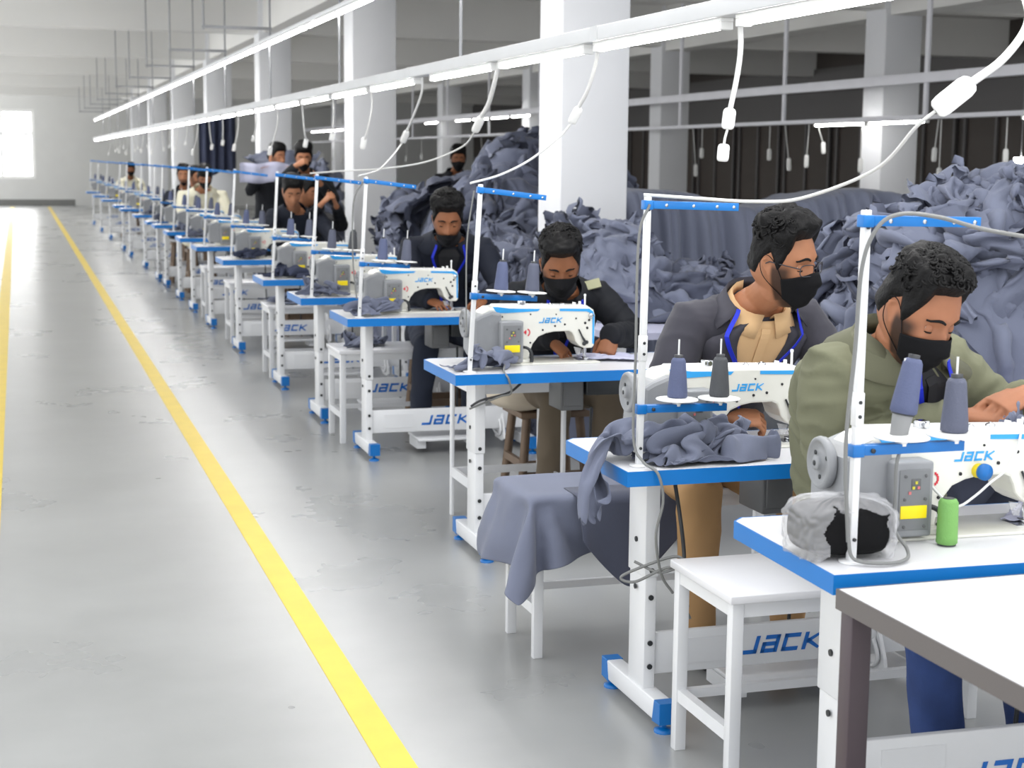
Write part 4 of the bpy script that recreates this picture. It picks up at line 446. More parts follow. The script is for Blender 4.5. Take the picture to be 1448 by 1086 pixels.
5,15,18,14,14,11,8,13,16,13,3,13,11,14,9,12,11,10,11,11,6,9,11,15,16,17,15,12,18,17,12,8,8,-2,-1,-2,2,0,-9,-2,0,1,-3,0,11,15,-1,3,3,2,1,2,5,9,-8,-5,-7,-6,-7,-8,-6,-5,-1,6,0,10,-2,-6,6,-1,-7,2,13,-2,-13,0,0,6,14,-2,-3,7,3,-3,-11,-8,-3,-1,2,-1,4,7,-1,-10,-1,1,
3,18,16,14,11,7,8,11,16,13,1,14,13,13,14,12,15,12,9,10,8,7,12,9,16,16,16,10,19,17,9,9,6,-1,-3,2,3,-2,-4,-1,2,2,-1,3,8,5,5,4,0,-3,2,2,-2,2,4,-11,1,-5,-5,-8,-5,-6,2,5,9,0,-8,-1,4,-4,3,11,10,-1,-14,-1,1,14,6,-8,-4,-2,6,0,-5,-8,0,0,-6,-1,5,10,-3,-5,-8,0,
6,18,15,10,9,5,9,6,12,14,15,4,15,15,15,16,17,12,8,8,9,7,5,11,13,15,14,18,12,13,11,5,11,-6,1,3,3,-2,-2,-1,3,1,-2,13,4,6,2,-5,-8,5,4,-3,1,-5,-5,3,0,-1,-7,0,-12,-1,2,6,3,-11,3,-5,1,4,-3,15,9,6,-2,-9,4,7,6,-2,-6,-6,-8,-3,-2,4,-6,6,-2,3,4,-3,-13,7,5,-10,
8,14,12,9,7,5,8,2,13,17,3,17,14,13,16,20,12,19,13,9,5,7,0,9,10,11,16,17,16,13,10,12,8,-3,1,4,2,-1,0,-1,3,5,-7,6,11,-6,-5,0,5,2,-3,0,3,-8,-11,-2,2,6,2,-1,-10,-2,4,3,5,-16,-2,1,3,2,-4,13,2,7,19,3,1,7,2,-4,-20,-4,-5,-5,-6,5,-4,4,5,7,-3,-12,-13,2,8,7,
6,14,8,8,2,9,8,2,11,8,9,16,18,15,18,19,8,16,14,9,4,8,1,8,9,12,14,15,18,15,13,15,13,-6,7,1,3,-5,3,2,4,-2,-1,1,3,1,-1,1,4,-6,-4,8,4,-18,-17,-1,8,6,5,-4,-2,-4,-1,1,1,-1,-1,0,-12,-4,2,17,-3,16,19,9,5,3,-3,-10,-24,-16,-7,-1,7,6,-1,3,1,0,-2,-13,-7,-1,0,5,
16,-1,10,7,5,5,8,0,10,14,5,17,18,15,18,20,16,12,-8,8,8,10,10,8,5,14,15,17,16,14,13,16,6,5,3,1,0,-1,2,3,2,2,-1,2,3,2,1,0,0,-4,-12,-2,8,-9,-22,1,6,2,5,4,-3,-1,-2,3,-1,12,6,0,-18,-16,5,16,3,7,19,8,1,5,-3,-8,-19,-16,-9,-11,3,18,6,0,-10,-3,-1,-4,3,-8,-3,9,
-7,12,5,7,13,-2,5,4,3,11,12,17,17,16,18,19,8,15,-8,1,8,8,21,10,4,11,16,18,16,15,14,18,14,0,6,3,-5,3,2,3,7,0,-1,1,3,3,1,1,-4,1,-14,-10,4,-13,-8,-2,4,5,4,3,-1,-3,1,6,-4,6,9,5,-5,-17,-4,6,4,13,18,7,3,2,-3,-8,-21,-10,-4,-9,-4,16,12,2,-10,-7,2,0,0,-2,-5,3,
2,12,10,5,0,11,0,10,9,3,10,16,17,16,18,19,14,1,2,1,4,17,14,11,10,3,13,20,18,14,13,11,8,2,3,5,0,2,2,2,3,6,-1,2,4,2,3,2,-8,-1,-8,-9,-4,-8,-7,-3,0,7,1,0,0,0,2,1,-13,8,7,9,9,-9,-15,-6,2,14,16,6,1,1,-3,-3,-4,-14,-8,-5,5,0,19,9,-6,-13,-11,-4,0,4,9,-18,
-7,14,10,0,7,13,5,11,9,6,11,14,15,15,18,17,13,11,1,3,8,10,11,11,12,0,10,19,19,14,17,16,14,1,4,1,4,2,1,1,0,-5,-4,6,7,8,-2,4,-3,-5,1,-6,-5,-7,-6,-5,-3,6,2,-2,-1,0,5,-4,0,3,9,14,8,-6,-22,-6,-1,7,6,1,1,3,-1,2,7,5,-9,-5,-4,3,14,16,-3,-14,-18,-10,0,2,12,-14,
-7,8,11,9,12,15,8,11,2,8,9,14,16,17,17,15,12,13,9,4,7,5,10,12,14,4,2,19,18,16,20,21,11,-7,7,9,4,2,-1,-1,-4,-1,-2,3,4,5,6,4,-2,-3,-2,-1,-6,-2,-6,-7,-5,1,6,-2,1,0,-3,-4,0,9,9,7,3,-8,-18,-1,7,4,-9,-3,1,3,4,7,12,6,-1,-5,0,-7,10,16,2,-14,-19,-6,-5,-2,0,1,
2,-5,15,17,14,14,10,6,3,8,9,14,15,18,21,19,12,4,6,9,8,6,13,10,13,8,7,8,18,19,21,19,14,-11,9,7,7,3,-2,-3,-5,-3,-2,2,3,6,3,0,5,8,-1,-3,-5,-2,-7,-6,-6,-1,0,-1,5,-1,-6,-2,0,9,5,-2,4,-3,-10,4,7,-8,-6,0,4,-2,-3,2,10,12,11,1,-2,-8,2,16,3,-11,-18,-17,3,3,4,-10,
-14,2,17,18,17,13,10,3,8,6,11,14,15,20,22,19,15,9,5,-4,8,7,12,16,8,-2,10,17,18,21,23,17,6,-5,12,8,4,4,-1,-4,-5,-6,-3,1,4,-1,7,1,3,2,6,7,-3,-1,-5,-7,-10,-7,2,3,2,-4,-6,-1,0,14,-5,-2,0,3,-4,6,3,-11,-4,0,9,1,-10,7,-6,11,9,8,-3,5,1,0,-4,-11,-14,-3,5,-2,9,-12,
-6,6,17,17,17,13,9,5,6,8,13,15,16,18,25,20,15,13,-3,0,8,2,2,9,9,11,14,18,19,21,21,20,13,-3,12,10,2,2,0,-2,-4,-7,-6,-1,4,-1,-2,6,3,0,12,9,-2,2,-3,-11,-9,-1,0,-2,-2,-5,-5,-2,7,15,-5,-8,3,-6,1,6,6,-12,-7,1,8,7,-6,-9,6,3,8,7,3,-9,-5,-2,-3,-5,-3,0,2,-1,11,-4,
-1,12,16,10,12,16,9,8,2,11,15,15,17,18,23,23,18,13,-6,7,7,6,0,5,8,9,13,16,18,20,21,18,16,0,10,11,-3,2,-4,5,0,-6,-12,0,0,-1,-1,-2,5,-1,15,10,-1,-1,4,-4,-9,-9,-1,-2,-2,-6,-3,2,14,12,-6,-13,-12,7,7,-5,11,-6,-2,-3,6,5,-1,-8,-5,-3,10,8,5,-8,-8,4,-5,3,-5,-5,-3,-1,7,-7,
14,-1,1,11,17,15,13,4,9,10,14,16,19,21,20,21,20,14,-1,9,2,9,5,5,4,4,13,14,15,19,19,18,11,14,-4,7,3,-3,-2,6,6,-2,-6,-4,-6,-6,-3,-5,-3,5,15,7,7,-1,3,-2,-2,-8,-5,-4,-2,-6,-1,6,17,-12,-17,-9,0,13,9,-10,9,5,0,0,-5,-3,0,-9,-9,0,12,8,4,1,-6,-6,6,5,-4,-6,-9,-5,1,0,
13,-1,-14,7,18,19,12,5,12,7,12,17,22,21,20,18,17,13,6,9,8,5,8,10,10,6,-8,14,16,14,19,17,14,7,7,2,-1,-1,-2,7,5,6,-1,-5,-12,-11,-6,-3,-4,3,12,7,5,7,2,-2,-5,2,3,-11,-7,-5,-2,4,-10,-16,-1,-11,0,16,12,-10,-8,11,8,0,-10,-12,0,2,-8,0,7,5,5,8,-5,-9,-6,5,12,-7,-4,-10,0,-2,
6,-11,-9,5,20,17,16,7,4,15,9,19,18,21,18,15,16,14,13,11,7,2,9,18,-3,6,5,9,8,12,20,15,18,6,3,-1,-2,-2,1,8,7,4,3,-7,-14,-10,-7,-7,-1,2,9,6,7,10,4,-7,1,-6,1,-3,-4,-5,-3,0,-13,0,-5,-10,1,20,12,-9,-12,0,11,-3,-14,-6,0,1,4,-1,-3,7,6,11,1,-7,-15,-5,11,16,-13,-9,-4,11,
-5,-6,-6,7,24,13,18,8,-4,12,19,20,19,15,10,13,15,15,11,12,11,4,13,17,11,3,7,2,10,6,20,21,17,3,0,-4,-3,0,6,7,8,4,-2,-8,-9,-9,-10,-5,-1,3,8,8,8,7,1,-6,1,0,-2,-1,-8,-1,-3,-4,5,-6,-8,-7,8,25,6,-11,-10,-7,-1,-7,-2,0,8,-7,-1,0,10,6,-2,9,-4,-8,-2,-8,8,15,-5,-11,-8,0,
3,-6,-3,15,21,9,14,8,6,5,13,21,18,9,11,10,14,15,12,12,13,10,11,16,10,11,8,9,9,9,18,21,11,3,-2,-5,-2,2,7,7,-7,14,5,-8,-8,-9,-8,-4,-2,2,6,8,8,7,-2,1,3,0,-3,-3,-7,-5,-1,-4,-3,-7,-9,-2,19,24,-3,-10,-12,4,-15,-5,-1,5,1,-6,0,0,10,9,0,0,-10,-3,0,1,6,11,-6,-4,-11,-3,
1,0,7,17,-2,11,6,9,16,14,13,9,18,10,5,11,12,15,14,11,14,12,14,12,12,14,10,13,10,11,22,18,18,-3,-6,-5,0,5,-1,5,1,-1,9,11,-9,-7,-9,-3,-4,0,5,7,6,3,5,4,2,-4,-3,-3,-6,-6,-2,0,-1,-12,-4,9,23,9,-10,-12,8,8,-12,-18,0,0,-4,-1,0,0,3,13,-6,-4,-1,5,5,0,4,1,0,-1,-9,-10,
13,4,6,-3,2,7,7,16,12,16,16,16,9,9,6,5,9,14,15,13,14,14,14,13,14,17,8,11,10,13,24,18,20,-17,-4,2,1,-1,3,4,-2,2,7,2,6,-7,-8,-6,1,-3,4,8,4,3,4,3,1,-6,-7,-6,-4,-3,5,1,-7,-2,-7,21,15,-4,-7,-4,16,5,-9,-17,-16,0,0,10,-7,3,-3,11,-7,-3,-1,9,3,1,-7,-1,-1,0,4,-11,
-14,11,11,2,2,7,5,14,17,15,12,15,14,8,7,2,11,11,14,14,16,12,15,15,15,16,12,8,12,8,20,19,5,-12,1,2,1,-1,1,1,1,3,1,9,3,-3,-8,-5,-5,3,3,7,3,4,1,1,-2,-9,-6,-6,-2,4,2,5,1,-10,2,18,14,-3,-9,9,7,-4,-15,-7,-2,-6,-1,11,3,-8,-5,9,2,-9,-3,6,2,-2,-1,9,-1,-8,-5,-3,
-11,18,12,7,3,7,7,13,14,12,15,12,7,9,11,8,8,13,13,20,11,13,14,15,15,16,14,9,10,7,9,17,2,1,1,1,1,-1,0,0,2,0,3,1,-8,0,7,-2,-3,2,2,1,8,0,4,-6,-5,-7,-5,-7,2,6,5,5,-8,-2,6,13,13,-3,-7,9,-1,-10,-2,6,2,-3,-8,-6,7,-7,-5,0,10,6,-5,4,1,-2,-7,0,10,-6,-10,-5,
-6,19,10,11,10,7,8,11,12,14,10,11,8,9,13,5,12,10,16,21,18,6,15,15,15,15,16,3,3,8,6,16,14,2,-2,3,0,-2,0,0,1,2,-6,-4,-7,2,7,7,1,0,1,0,4,6,0,-6,-7,-8,-7,-2,1,7,7,6,-2,0,14,9,6,-1,-6,6,-7,-1,7,6,3,-3,-7,-10,-1,-11,-2,1,8,15,0,-1,2,-3,-7,-12,13,3,-9,-9,
-5,20,17,13,6,8,9,10,12,11,13,11,10,8,8,11,6,14,17,20,17,12,14,16,14,15,8,9,7,-9,16,12,14,-1,-4,2,3,-2,-1,0,2,-3,-3,-1,-1,1,0,3,4,0,0,-8,13,5,-5,-5,-5,-8,-10,8,-4,9,7,8,0,6,-1,9,11,0,-4,5,-5,7,4,0,0,-3,-8,2,-10,-4,-2,6,4,8,-7,2,5,-1,-18,-7,8,11,1,-12,
0,19,16,15,5,8,9,12,13,13,11,12,11,6,4,9,11,13,15,24,17,12,19,15,14,15,-5,8,10,-2,16,11,16,-3,-7,-2,4,0,-2,0,0,-2,-6,1,3,2,-1,-1,6,-1,-8,1,10,6,-4,-5,-6,-8,-10,0,8,12,7,6,0,4,6,-7,12,5,3,3,-1,0,-5,-4,-4,3,8,-6,2,-9,6,-5,14,-6,-5,4,3,-4,-17,7,-5,15,4,-11,
-1,17,17,14,10,7,9,11,13,13,14,11,7,3,7,10,5,14,17,28,17,14,18,15,14,14,-4,7,9,6,5,1,17,-10,-6,0,-2,-6,-3,-1,-1,4,-1,-1,11,1,-4,2,8,-12,-4,0,12,5,-2,-3,-5,-8,-8,0,10,8,5,-4,12,3,1,-9,-7,4,5,5,0,0,-3,-8,2,7,5,-7,8,3,-10,-4,17,0,-6,3,2,-6,-17,0,5,12,8,-11,
2,14,14,14,11,9,9,12,14,14,12,7,5,8,8,10,11,-2,23,25,20,17,14,16,15,14,0,6,5,6,5,9,9,-6,-11,-2,-1,-2,-7,-5,-1,1,2,4,12,6,-2,6,2,-20,0,2,11,8,2,-3,-4,-6,-5,-4,2,7,6,3,-12,11,8,-7,-5,-5,-1,1,-1,-1,0,9,-6,-3,0,0,4,7,-6,-5,15,11,4,0,-4,-3,-14,1,7,0,0,1,
3,11,11,14,11,9,11,13,13,16,14,-1,12,6,9,4,11,9,21,15,26,16,12,16,12,12,9,7,1,7,8,10,7,-12,-11,4,2,-2,-8,-2,0,3,1,0,7,12,0,7,-5,-20,3,7,5,12,7,-4,-9,-5,3,-9,-2,2,-1,1,-1,4,8,4,-2,-2,-2,-5,-4,0,0,11,0,-7,5,-6,8,8,-6,-13,0,17,13,-8,-8,-4,8,2,-8,-3,-2,-1,
5,9,10,8,11,7,17,16,15,9,16,5,-5,11,3,10,9,19,17,13,24,25,2,16,15,14,12,4,8,7,3,12,4,-10,-9,-6,11,5,-8,-4,-4,10,0,-2,-1,1,10,3,-4,-10,8,8,5,2,11,-2,-6,-2,-6,-2,-6,-1,1,-2,1,5,7,-7,-5,-1,4,7,1,-11,-1,11,9,-2,-6,2,8,8,-12,-14,-3,1,17,-6,-7,-1,-2,12,3,-1,-9,-7,
12,3,1,6,11,9,21,24,-6,12,14,15,-10,0,11,14,7,14,19,22,23,16,16,6,19,13,14,11,1,8,11,9,6,-14,-11,8,5,-1,2,1,-5,10,2,-3,-5,1,-7,-5,-4,10,13,10,6,2,-12,19,-1,-1,-4,-8,-14,1,-6,5,1,-1,0,4,5,4,0,-5,18,-7,-16,3,2,9,9,-6,-1,1,-2,-9,-4,-5,0,5,5,-10,0,0,0,6,8,-14,
    ]),
    'rumple2': (32, 32, (-0.376, -0.349, 0.008), 0.7762, [
25,6,8,1,3,7,7,17,14,3,12,17,20,19,21,15,14,11,7,7,6,12,13,12,19,22,18,6,-3,13,11,15,39,-3,-2,0,-6,-7,-4,1,4,8,-5,3,0,-5,-6,-10,-5,-1,-1,1,4,0,3,8,6,9,10,13,12,-7,-9,-10,7,-5,4,7,2,-8,-1,5,-2,10,-13,2,4,9,-2,-3,-1,-2,-5,-5,-2,0,0,0,2,-2,0,0,1,1,-2,0,
12,6,6,1,1,0,4,17,9,9,16,15,19,21,22,16,11,1,10,12,8,3,10,14,19,23,13,8,11,15,5,13,6,-4,-5,0,-5,-3,-5,1,0,7,2,2,-1,-1,-1,-9,-6,-9,1,4,0,8,1,1,2,6,15,11,-1,-3,-10,-11,-6,3,-2,7,3,-9,-2,4,10,-7,-5,9,5,1,2,-4,-5,-4,5,-6,6,-6,8,7,3,-2,-4,2,1,2,-4,-3,
0,10,5,4,2,3,6,7,10,12,12,17,16,23,6,15,13,11,13,12,2,5,12,14,16,20,21,9,12,9,9,16,2,-1,-2,-8,0,-6,1,-2,4,5,5,-3,3,0,-21,-8,0,3,0,10,-2,10,7,-3,-1,7,1,9,3,-13,-11,2,7,1,-7,0,7,1,-5,10,3,-6,-6,1,8,-5,3,-4,-4,-4,1,7,16,-3,-4,9,8,-5,5,0,1,0,-3,-2,
10,-2,10,5,7,3,6,9,7,12,11,16,18,15,11,7,14,15,11,8,2,10,9,20,11,19,20,14,12,8,11,13,2,-13,3,7,-5,-1,-2,-2,7,-1,7,-2,2,-11,-5,-8,1,3,6,7,-2,8,9,0,-4,5,-5,2,4,-14,-13,13,12,4,-8,-15,4,12,-3,-5,7,1,-6,-8,6,-9,13,-9,7,0,-5,16,20,0,-11,-3,14,-4,7,0,0,0,-2,-3,
-14,7,15,11,6,8,8,5,11,7,12,7,16,17,12,10,12,11,13,-2,9,12,14,16,10,19,22,15,12,13,2,12,-8,6,-2,2,8,-4,-4,0,1,3,-1,7,-4,-1,-3,-8,1,4,8,0,4,4,7,4,-7,-3,0,-4,-3,-6,-16,13,2,13,-3,-13,-4,5,-5,-8,4,9,-2,-12,-5,0,9,-8,6,8,-4,22,19,3,-10,-13,15,2,-1,2,0,-4,5,-1,
-5,9,12,15,13,11,0,12,8,11,9,8,10,16,15,12,10,12,9,-5,10,12,12,23,14,20,22,9,12,11,8,-2,9,7,0,0,2,5,-2,-2,0,2,-1,7,3,-2,-5,-8,1,3,13,0,3,3,5,2,-7,-6,-2,-8,0,-8,-8,-1,-5,13,11,1,-8,-11,-12,2,7,2,8,-8,-14,-7,0,6,-6,2,14,23,15,3,-13,-5,12,2,-3,-6,6,4,-7,16,
9,11,1,11,17,5,10,9,9,10,12,12,11,12,10,14,13,13,-8,8,8,11,16,23,22,22,6,13,12,11,11,-5,2,8,10,2,3,4,-1,-5,-2,-2,1,3,2,8,-10,0,1,4,11,3,2,2,2,-4,-3,-5,-16,-6,4,-9,5,-1,-16,14,18,15,-7,-20,-9,9,6,5,5,-4,-14,-12,8,-13,4,-4,18,20,11,5,-10,7,4,-9,-17,-2,12,0,1,18,
-12,18,14,2,19,9,11,10,7,9,8,12,12,14,15,13,11,10,-3,4,7,11,17,23,25,11,10,13,12,13,7,-2,15,10,8,5,2,2,-7,-2,-7,-7,7,3,3,-3,4,2,3,7,9,3,1,0,-5,-2,-3,-16,-14,-2,6,-7,10,1,0,5,17,21,0,-16,-3,-6,-2,4,9,-3,-13,7,3,-15,-9,3,17,17,10,6,3,1,-3,-19,-18,-1,10,1,11,22,
-6,19,16,6,18,14,10,9,5,9,12,7,13,14,16,15,9,10,2,7,7,10,17,21,24,12,1,12,14,15,-4,10,18,11,9,4,0,-3,-6,-6,-5,-8,-4,13,-6,7,7,2,5,8,6,0,-7,2,-5,3,-8,-15,-13,-3,1,4,9,8,0,1,15,22,7,-8,-5,-3,-9,-3,1,1,5,3,-2,-16,-7,1,12,10,6,8,5,6,-8,-16,-16,-5,3,5,23,26,
-3,15,20,11,17,11,9,9,9,6,7,15,12,13,19,13,10,8,9,8,5,12,17,20,21,12,-5,11,13,16,1,9,22,11,7,1,-2,-4,-7,-6,-7,-8,-11,3,8,9,7,2,6,8,4,-1,-3,-7,0,2,-10,-13,-11,-3,4,5,12,9,12,-12,13,23,7,-11,-6,1,-4,-8,-4,0,10,6,-8,-18,-2,8,2,7,11,1,9,7,-13,-14,-11,-6,0,3,28,28,
-12,21,17,24,10,-2,6,9,12,9,13,17,16,14,18,12,9,9,7,10,10,13,17,21,16,-2,3,10,13,15,13,3,27,9,-2,2,-14,-15,-10,-5,-4,-3,-3,3,6,10,8,2,7,8,3,2,-3,-8,0,1,-13,-20,1,-1,4,8,13,10,-12,4,20,3,-2,-3,-4,2,3,-8,-7,3,4,6,-6,-15,0,4,7,5,7,0,8,5,-17,-8,-11,4,3,-7,20,28,
0,18,18,16,11,10,2,3,12,12,12,18,16,16,17,11,8,8,10,13,13,11,16,24,0,11,9,-1,12,15,16,5,24,4,-10,-10,-13,-5,-9,-9,-4,-1,-3,3,6,9,10,2,6,5,6,3,-2,-6,-3,2,-22,-10,1,3,4,10,11,10,0,14,-8,-2,3,5,-8,0,10,5,-10,-2,3,1,-2,-9,0,9,-2,-2,4,9,5,4,-18,-6,6,-10,1,0,13,27,
10,20,15,15,8,2,5,8,0,15,12,16,17,16,16,11,6,8,11,17,15,11,15,23,0,9,3,5,12,15,17,9,18,-2,-10,-4,-16,-13,-10,-5,-8,0,1,4,5,9,8,5,2,3,8,6,1,-6,-3,-3,-20,-5,5,6,3,7,10,10,1,6,8,-6,-1,-1,-7,0,14,4,-11,-3,-1,1,-3,-1,9,10,-8,-10,1,13,7,-6,-16,0,11,-5,-5,3,9,26,
14,11,9,9,12,7,5,5,-3,16,13,15,15,13,18,10,6,8,13,15,17,13,15,17,4,9,4,8,10,15,16,16,11,-4,-9,-12,-11,-12,-8,-6,-8,3,3,4,4,10,7,2,0,3,8,7,3,-3,-4,-3,-14,-3,3,5,6,5,10,6,2,16,-14,-5,0,4,-5,2,13,3,-8,-2,5,-7,-1,2,12,8,-8,-13,-3,9,4,-1,-12,0,9,6,-5,5,2,19,
-1,17,14,7,5,6,6,-2,4,12,12,13,15,14,15,9,6,10,13,14,16,18,15,12,10,6,8,8,10,15,16,20,13,-1,-9,-15,-12,-12,-9,-8,-4,6,3,3,4,7,9,1,-2,3,8,5,4,-3,-2,-2,-6,-5,-2,6,8,7,6,-4,14,-6,-5,-5,-1,1,5,5,10,-6,-4,4,5,-3,-9,2,10,-1,-5,-4,-5,-5,5,11,-6,-8,3,8,7,4,2,1,
14,14,9,-2,1,6,3,4,13,13,5,11,11,13,13,11,7,10,12,14,16,17,18,11,12,6,11,10,11,14,16,18,12,0,-11,-14,-14,-10,-10,-4,3,2,4,4,3,4,7,-1,-1,4,6,2,1,2,-2,-1,-4,-5,-4,5,8,3,3,-3,-4,11,4,-2,-11,-3,6,9,-2,2,-9,-8,9,3,-7,1,5,-4,-5,5,0,-15,-2,13,-1,-10,-2,6,10,0,2,2,
-5,11,11,8,2,2,8,9,13,9,-3,9,12,8,12,12,11,9,11,14,15,16,16,17,13,9,8,12,12,13,15,17,-1,3,-3,-8,-12,-12,-5,-3,1,2,4,4,3,1,1,0,2,4,2,0,0,4,1,-2,-1,-8,1,1,4,1,0,-1,18,11,6,0,-8,-7,-1,9,1,-2,-16,-17,4,11,2,-1,-2,-7,-3,10,5,-12,-9,4,4,4,-12,1,2,-1,0,5,
1,12,11,8,6,3,5,13,10,6,-5,7,14,9,11,15,6,8,13,13,14,16,17,17,15,11,12,8,13,13,13,16,9,5,-1,-2,-8,-12,-6,-2,-1,1,3,3,3,0,-1,0,2,1,0,0,-1,2,4,1,0,-7,-3,2,0,2,0,-3,-2,8,6,7,-2,-4,0,6,1,-6,-17,-19,-1,10,7,-2,-15,-5,7,15,10,-2,-6,-2,2,4,-12,-14,-2,-1,0,3,
3,9,12,2,9,6,6,11,8,7,6,-3,16,13,14,14,-2,8,9,16,17,16,16,17,14,15,11,11,13,12,11,15,-1,10,0,5,-3,-11,-5,-2,-1,0,-2,5,1,1,1,0,0,-1,-8,1,3,-1,6,3,-8,-1,-1,1,1,2,2,-4,-10,7,5,12,-1,-5,5,7,0,-7,-15,-18,1,5,6,-9,-13,6,14,15,10,8,-2,-4,0,-6,-20,-14,2,-1,-2,-5,
-3,13,8,-5,12,14,6,3,7,7,10,7,15,15,19,3,9,8,-3,17,19,16,18,18,15,10,19,9,12,8,11,16,6,5,8,-4,3,0,-5,-10,-2,2,8,1,0,0,3,0,-3,-9,0,-3,1,-1,4,1,-2,-2,-11,11,1,6,1,-3,-10,3,9,13,-3,6,-7,-2,-3,-6,0,-12,4,9,-4,-16,0,0,17,20,17,13,3,-3,-11,-21,-13,-14,-7,5,-5,-1,
5,5,4,-2,14,17,2,8,7,8,10,14,10,13,16,15,11,4,-14,21,25,10,18,16,17,12,20,12,8,10,4,16,2,11,8,-3,4,4,-5,-4,2,2,1,1,0,-2,4,-5,-3,-6,2,-7,-9,7,5,1,-4,-16,-1,8,10,2,5,-1,-10,6,13,16,4,-12,-13,-2,4,-7,-6,2,10,12,-15,-9,-2,5,8,18,19,20,3,-7,-12,-12,-13,-17,-13,0,10,-4,
-8,6,3,5,17,12,9,9,5,8,12,13,7,16,20,16,10,1,-14,23,17,14,16,14,15,21,19,12,7,10,9,5,5,13,2,5,5,-2,1,0,4,2,2,1,-1,-1,-6,-6,1,-4,0,-18,4,5,0,-6,-6,-3,-1,7,12,3,1,3,6,0,16,15,0,-22,-15,2,8,-5,-4,7,13,7,-3,-10,-8,6,9,0,29,18,-5,-11,-11,-1,-7,-19,-13,-2,6,12,
-12,9,9,12,17,11,10,11,4,10,11,6,13,16,18,4,5,5,10,14,20,9,14,19,19,19,19,11,4,11,11,11,9,6,8,7,2,0,2,2,6,3,2,1,-1,-3,-6,-8,-1,1,-6,-13,-3,11,-5,-2,-5,-4,-2,8,11,0,4,-3,-5,12,12,9,-8,-18,-8,0,7,0,-6,13,9,1,-4,-13,9,5,2,-7,22,23,-10,-7,-5,0,-6,-19,-13,6,0,9,
-13,18,16,15,14,13,12,7,9,6,12,3,15,15,16,8,8,7,5,14,23,6,17,19,22,18,12,16,3,12,12,9,16,3,5,7,-2,1,2,6,6,8,1,0,-2,-6,-4,-6,-3,-2,-8,-7,-6,16,-8,-1,-4,-4,-6,8,10,1,1,3,0,11,8,6,-11,-10,1,-6,1,5,-4,17,1,-4,-1,-9,2,5,-3,-1,18,27,8,-9,-11,-8,-14,-6,-8,2,11,-14,
-6,24,18,16,13,15,8,10,3,12,14,0,14,13,15,11,8,4,10,17,26,8,15,9,22,19,15,11,9,12,14,12,16,0,2,4,-3,-1,7,4,12,7,0,1,-2,-7,-3,-6,-3,-9,-4,-2,-8,14,-5,-9,-5,1,3,4,5,-1,5,3,8,-4,11,6,-12,2,-8,3,-5,-2,3,19,-6,-6,1,-2,-1,-6,-1,5,13,24,7,-18,-11,-6,9,-9,-2,7,-7,-12,
-3,22,24,18,15,10,6,11,11,11,-4,16,13,9,12,10,9,10,12,12,24,17,14,16,6,19,16,11,12,10,12,12,11,2,0,4,-3,-3,6,3,4,4,13,2,-2,-5,-8,-8,-2,-4,-2,-2,-7,8,-10,4,-7,4,2,0,1,3,7,6,-8,6,4,7,-4,-10,9,3,-1,2,-5,2,7,-12,-5,-2,-1,0,0,10,-4,15,3,2,-18,9,2,3,1,-8,-7,-8,
2,20,22,20,15,11,10,7,7,8,13,7,9,13,6,10,8,11,14,16,20,20,15,-1,16,21,15,11,9,8,13,15,13,1,0,-1,2,-2,3,6,10,8,7,2,-3,-7,-14,-3,-3,-2,-4,-2,-3,-3,-2,-1,0,2,-1,0,4,0,7,10,0,0,6,1,1,-8,4,5,4,8,1,-13,12,-5,1,-7,-2,-2,0,-2,-2,-2,6,13,-3,-13,1,6,8,-12,-6,0,
5,17,20,17,14,12,10,6,3,12,14,8,14,1,9,9,10,14,16,16,21,18,13,0,13,21,14,1,14,14,14,17,15,-1,1,0,0,1,3,5,8,7,0,11,-5,-9,-9,-9,-6,-2,0,-2,-3,0,4,-1,0,3,-2,-8,2,5,6,9,0,1,1,0,-2,0,2,4,12,-8,-4,7,0,13,2,-4,-5,-5,-3,-2,1,-2,-7,12,-1,-12,0,11,-3,1,-9,0,
5,15,15,16,13,11,9,5,7,18,12,11,4,8,7,8,9,15,17,17,16,15,13,10,8,14,12,2,14,16,16,15,16,-1,0,1,1,1,3,4,9,7,1,-9,8,-6,-11,-11,-10,-5,7,0,-3,4,8,2,-2,-1,-2,-8,0,1,6,7,7,-2,-5,0,0,0,2,4,12,-1,-9,-8,14,12,4,-7,-10,-8,1,0,11,-9,-1,-2,1,-5,-1,10,-4,-4,4,-6,
2,14,13,15,12,9,8,5,15,20,14,-1,18,4,10,3,7,13,20,13,17,9,13,11,6,8,10,12,13,15,18,16,16,-2,1,2,1,2,1,3,12,8,-4,-12,-2,2,-12,-13,-9,-6,9,7,-4,9,4,1,-3,-1,-2,1,-3,-2,0,7,9,-7,-9,1,5,-5,4,5,6,4,-4,-16,5,15,3,-11,-7,7,-1,-12,0,14,-7,1,6,1,1,0,-8,-7,0,3,
-3,11,13,14,12,10,8,10,14,19,17,-5,17,13,14,-1,4,8,20,18,5,17,14,14,3,4,4,13,16,18,18,17,11,-5,7,4,2,1,0,-5,12,8,-2,-10,-2,0,-11,-12,-9,-10,7,14,-14,9,14,4,1,-3,3,-1,-4,-5,-1,5,-5,-11,0,0,6,-2,-2,-2,8,6,-1,-14,1,11,5,-11,5,7,-12,-4,6,-6,10,6,-8,-7,9,-2,-3,-5,-1,0,
13,-11,11,14,13,11,11,13,17,12,18,10,3,19,14,14,-2,-2,20,15,9,17,23,-4,5,-4,8,13,21,20,18,18,-4,15,11,4,1,2,-3,-10,-10,15,5,-14,13,-6,-22,-7,-12,3,5,6,-10,11,5,14,3,-6,7,2,-3,-6,-3,4,-3,-8,0,0,0,0,0,0,0,0,2,5,-8,1,0,2,-2,15,-13,6,-7,6,-5,10,-8,-5,0,1,0,0,5,-5,
    ]),
    'spill': (46, 36, (-0.114, -0.002, 0.123), 0.6079, [
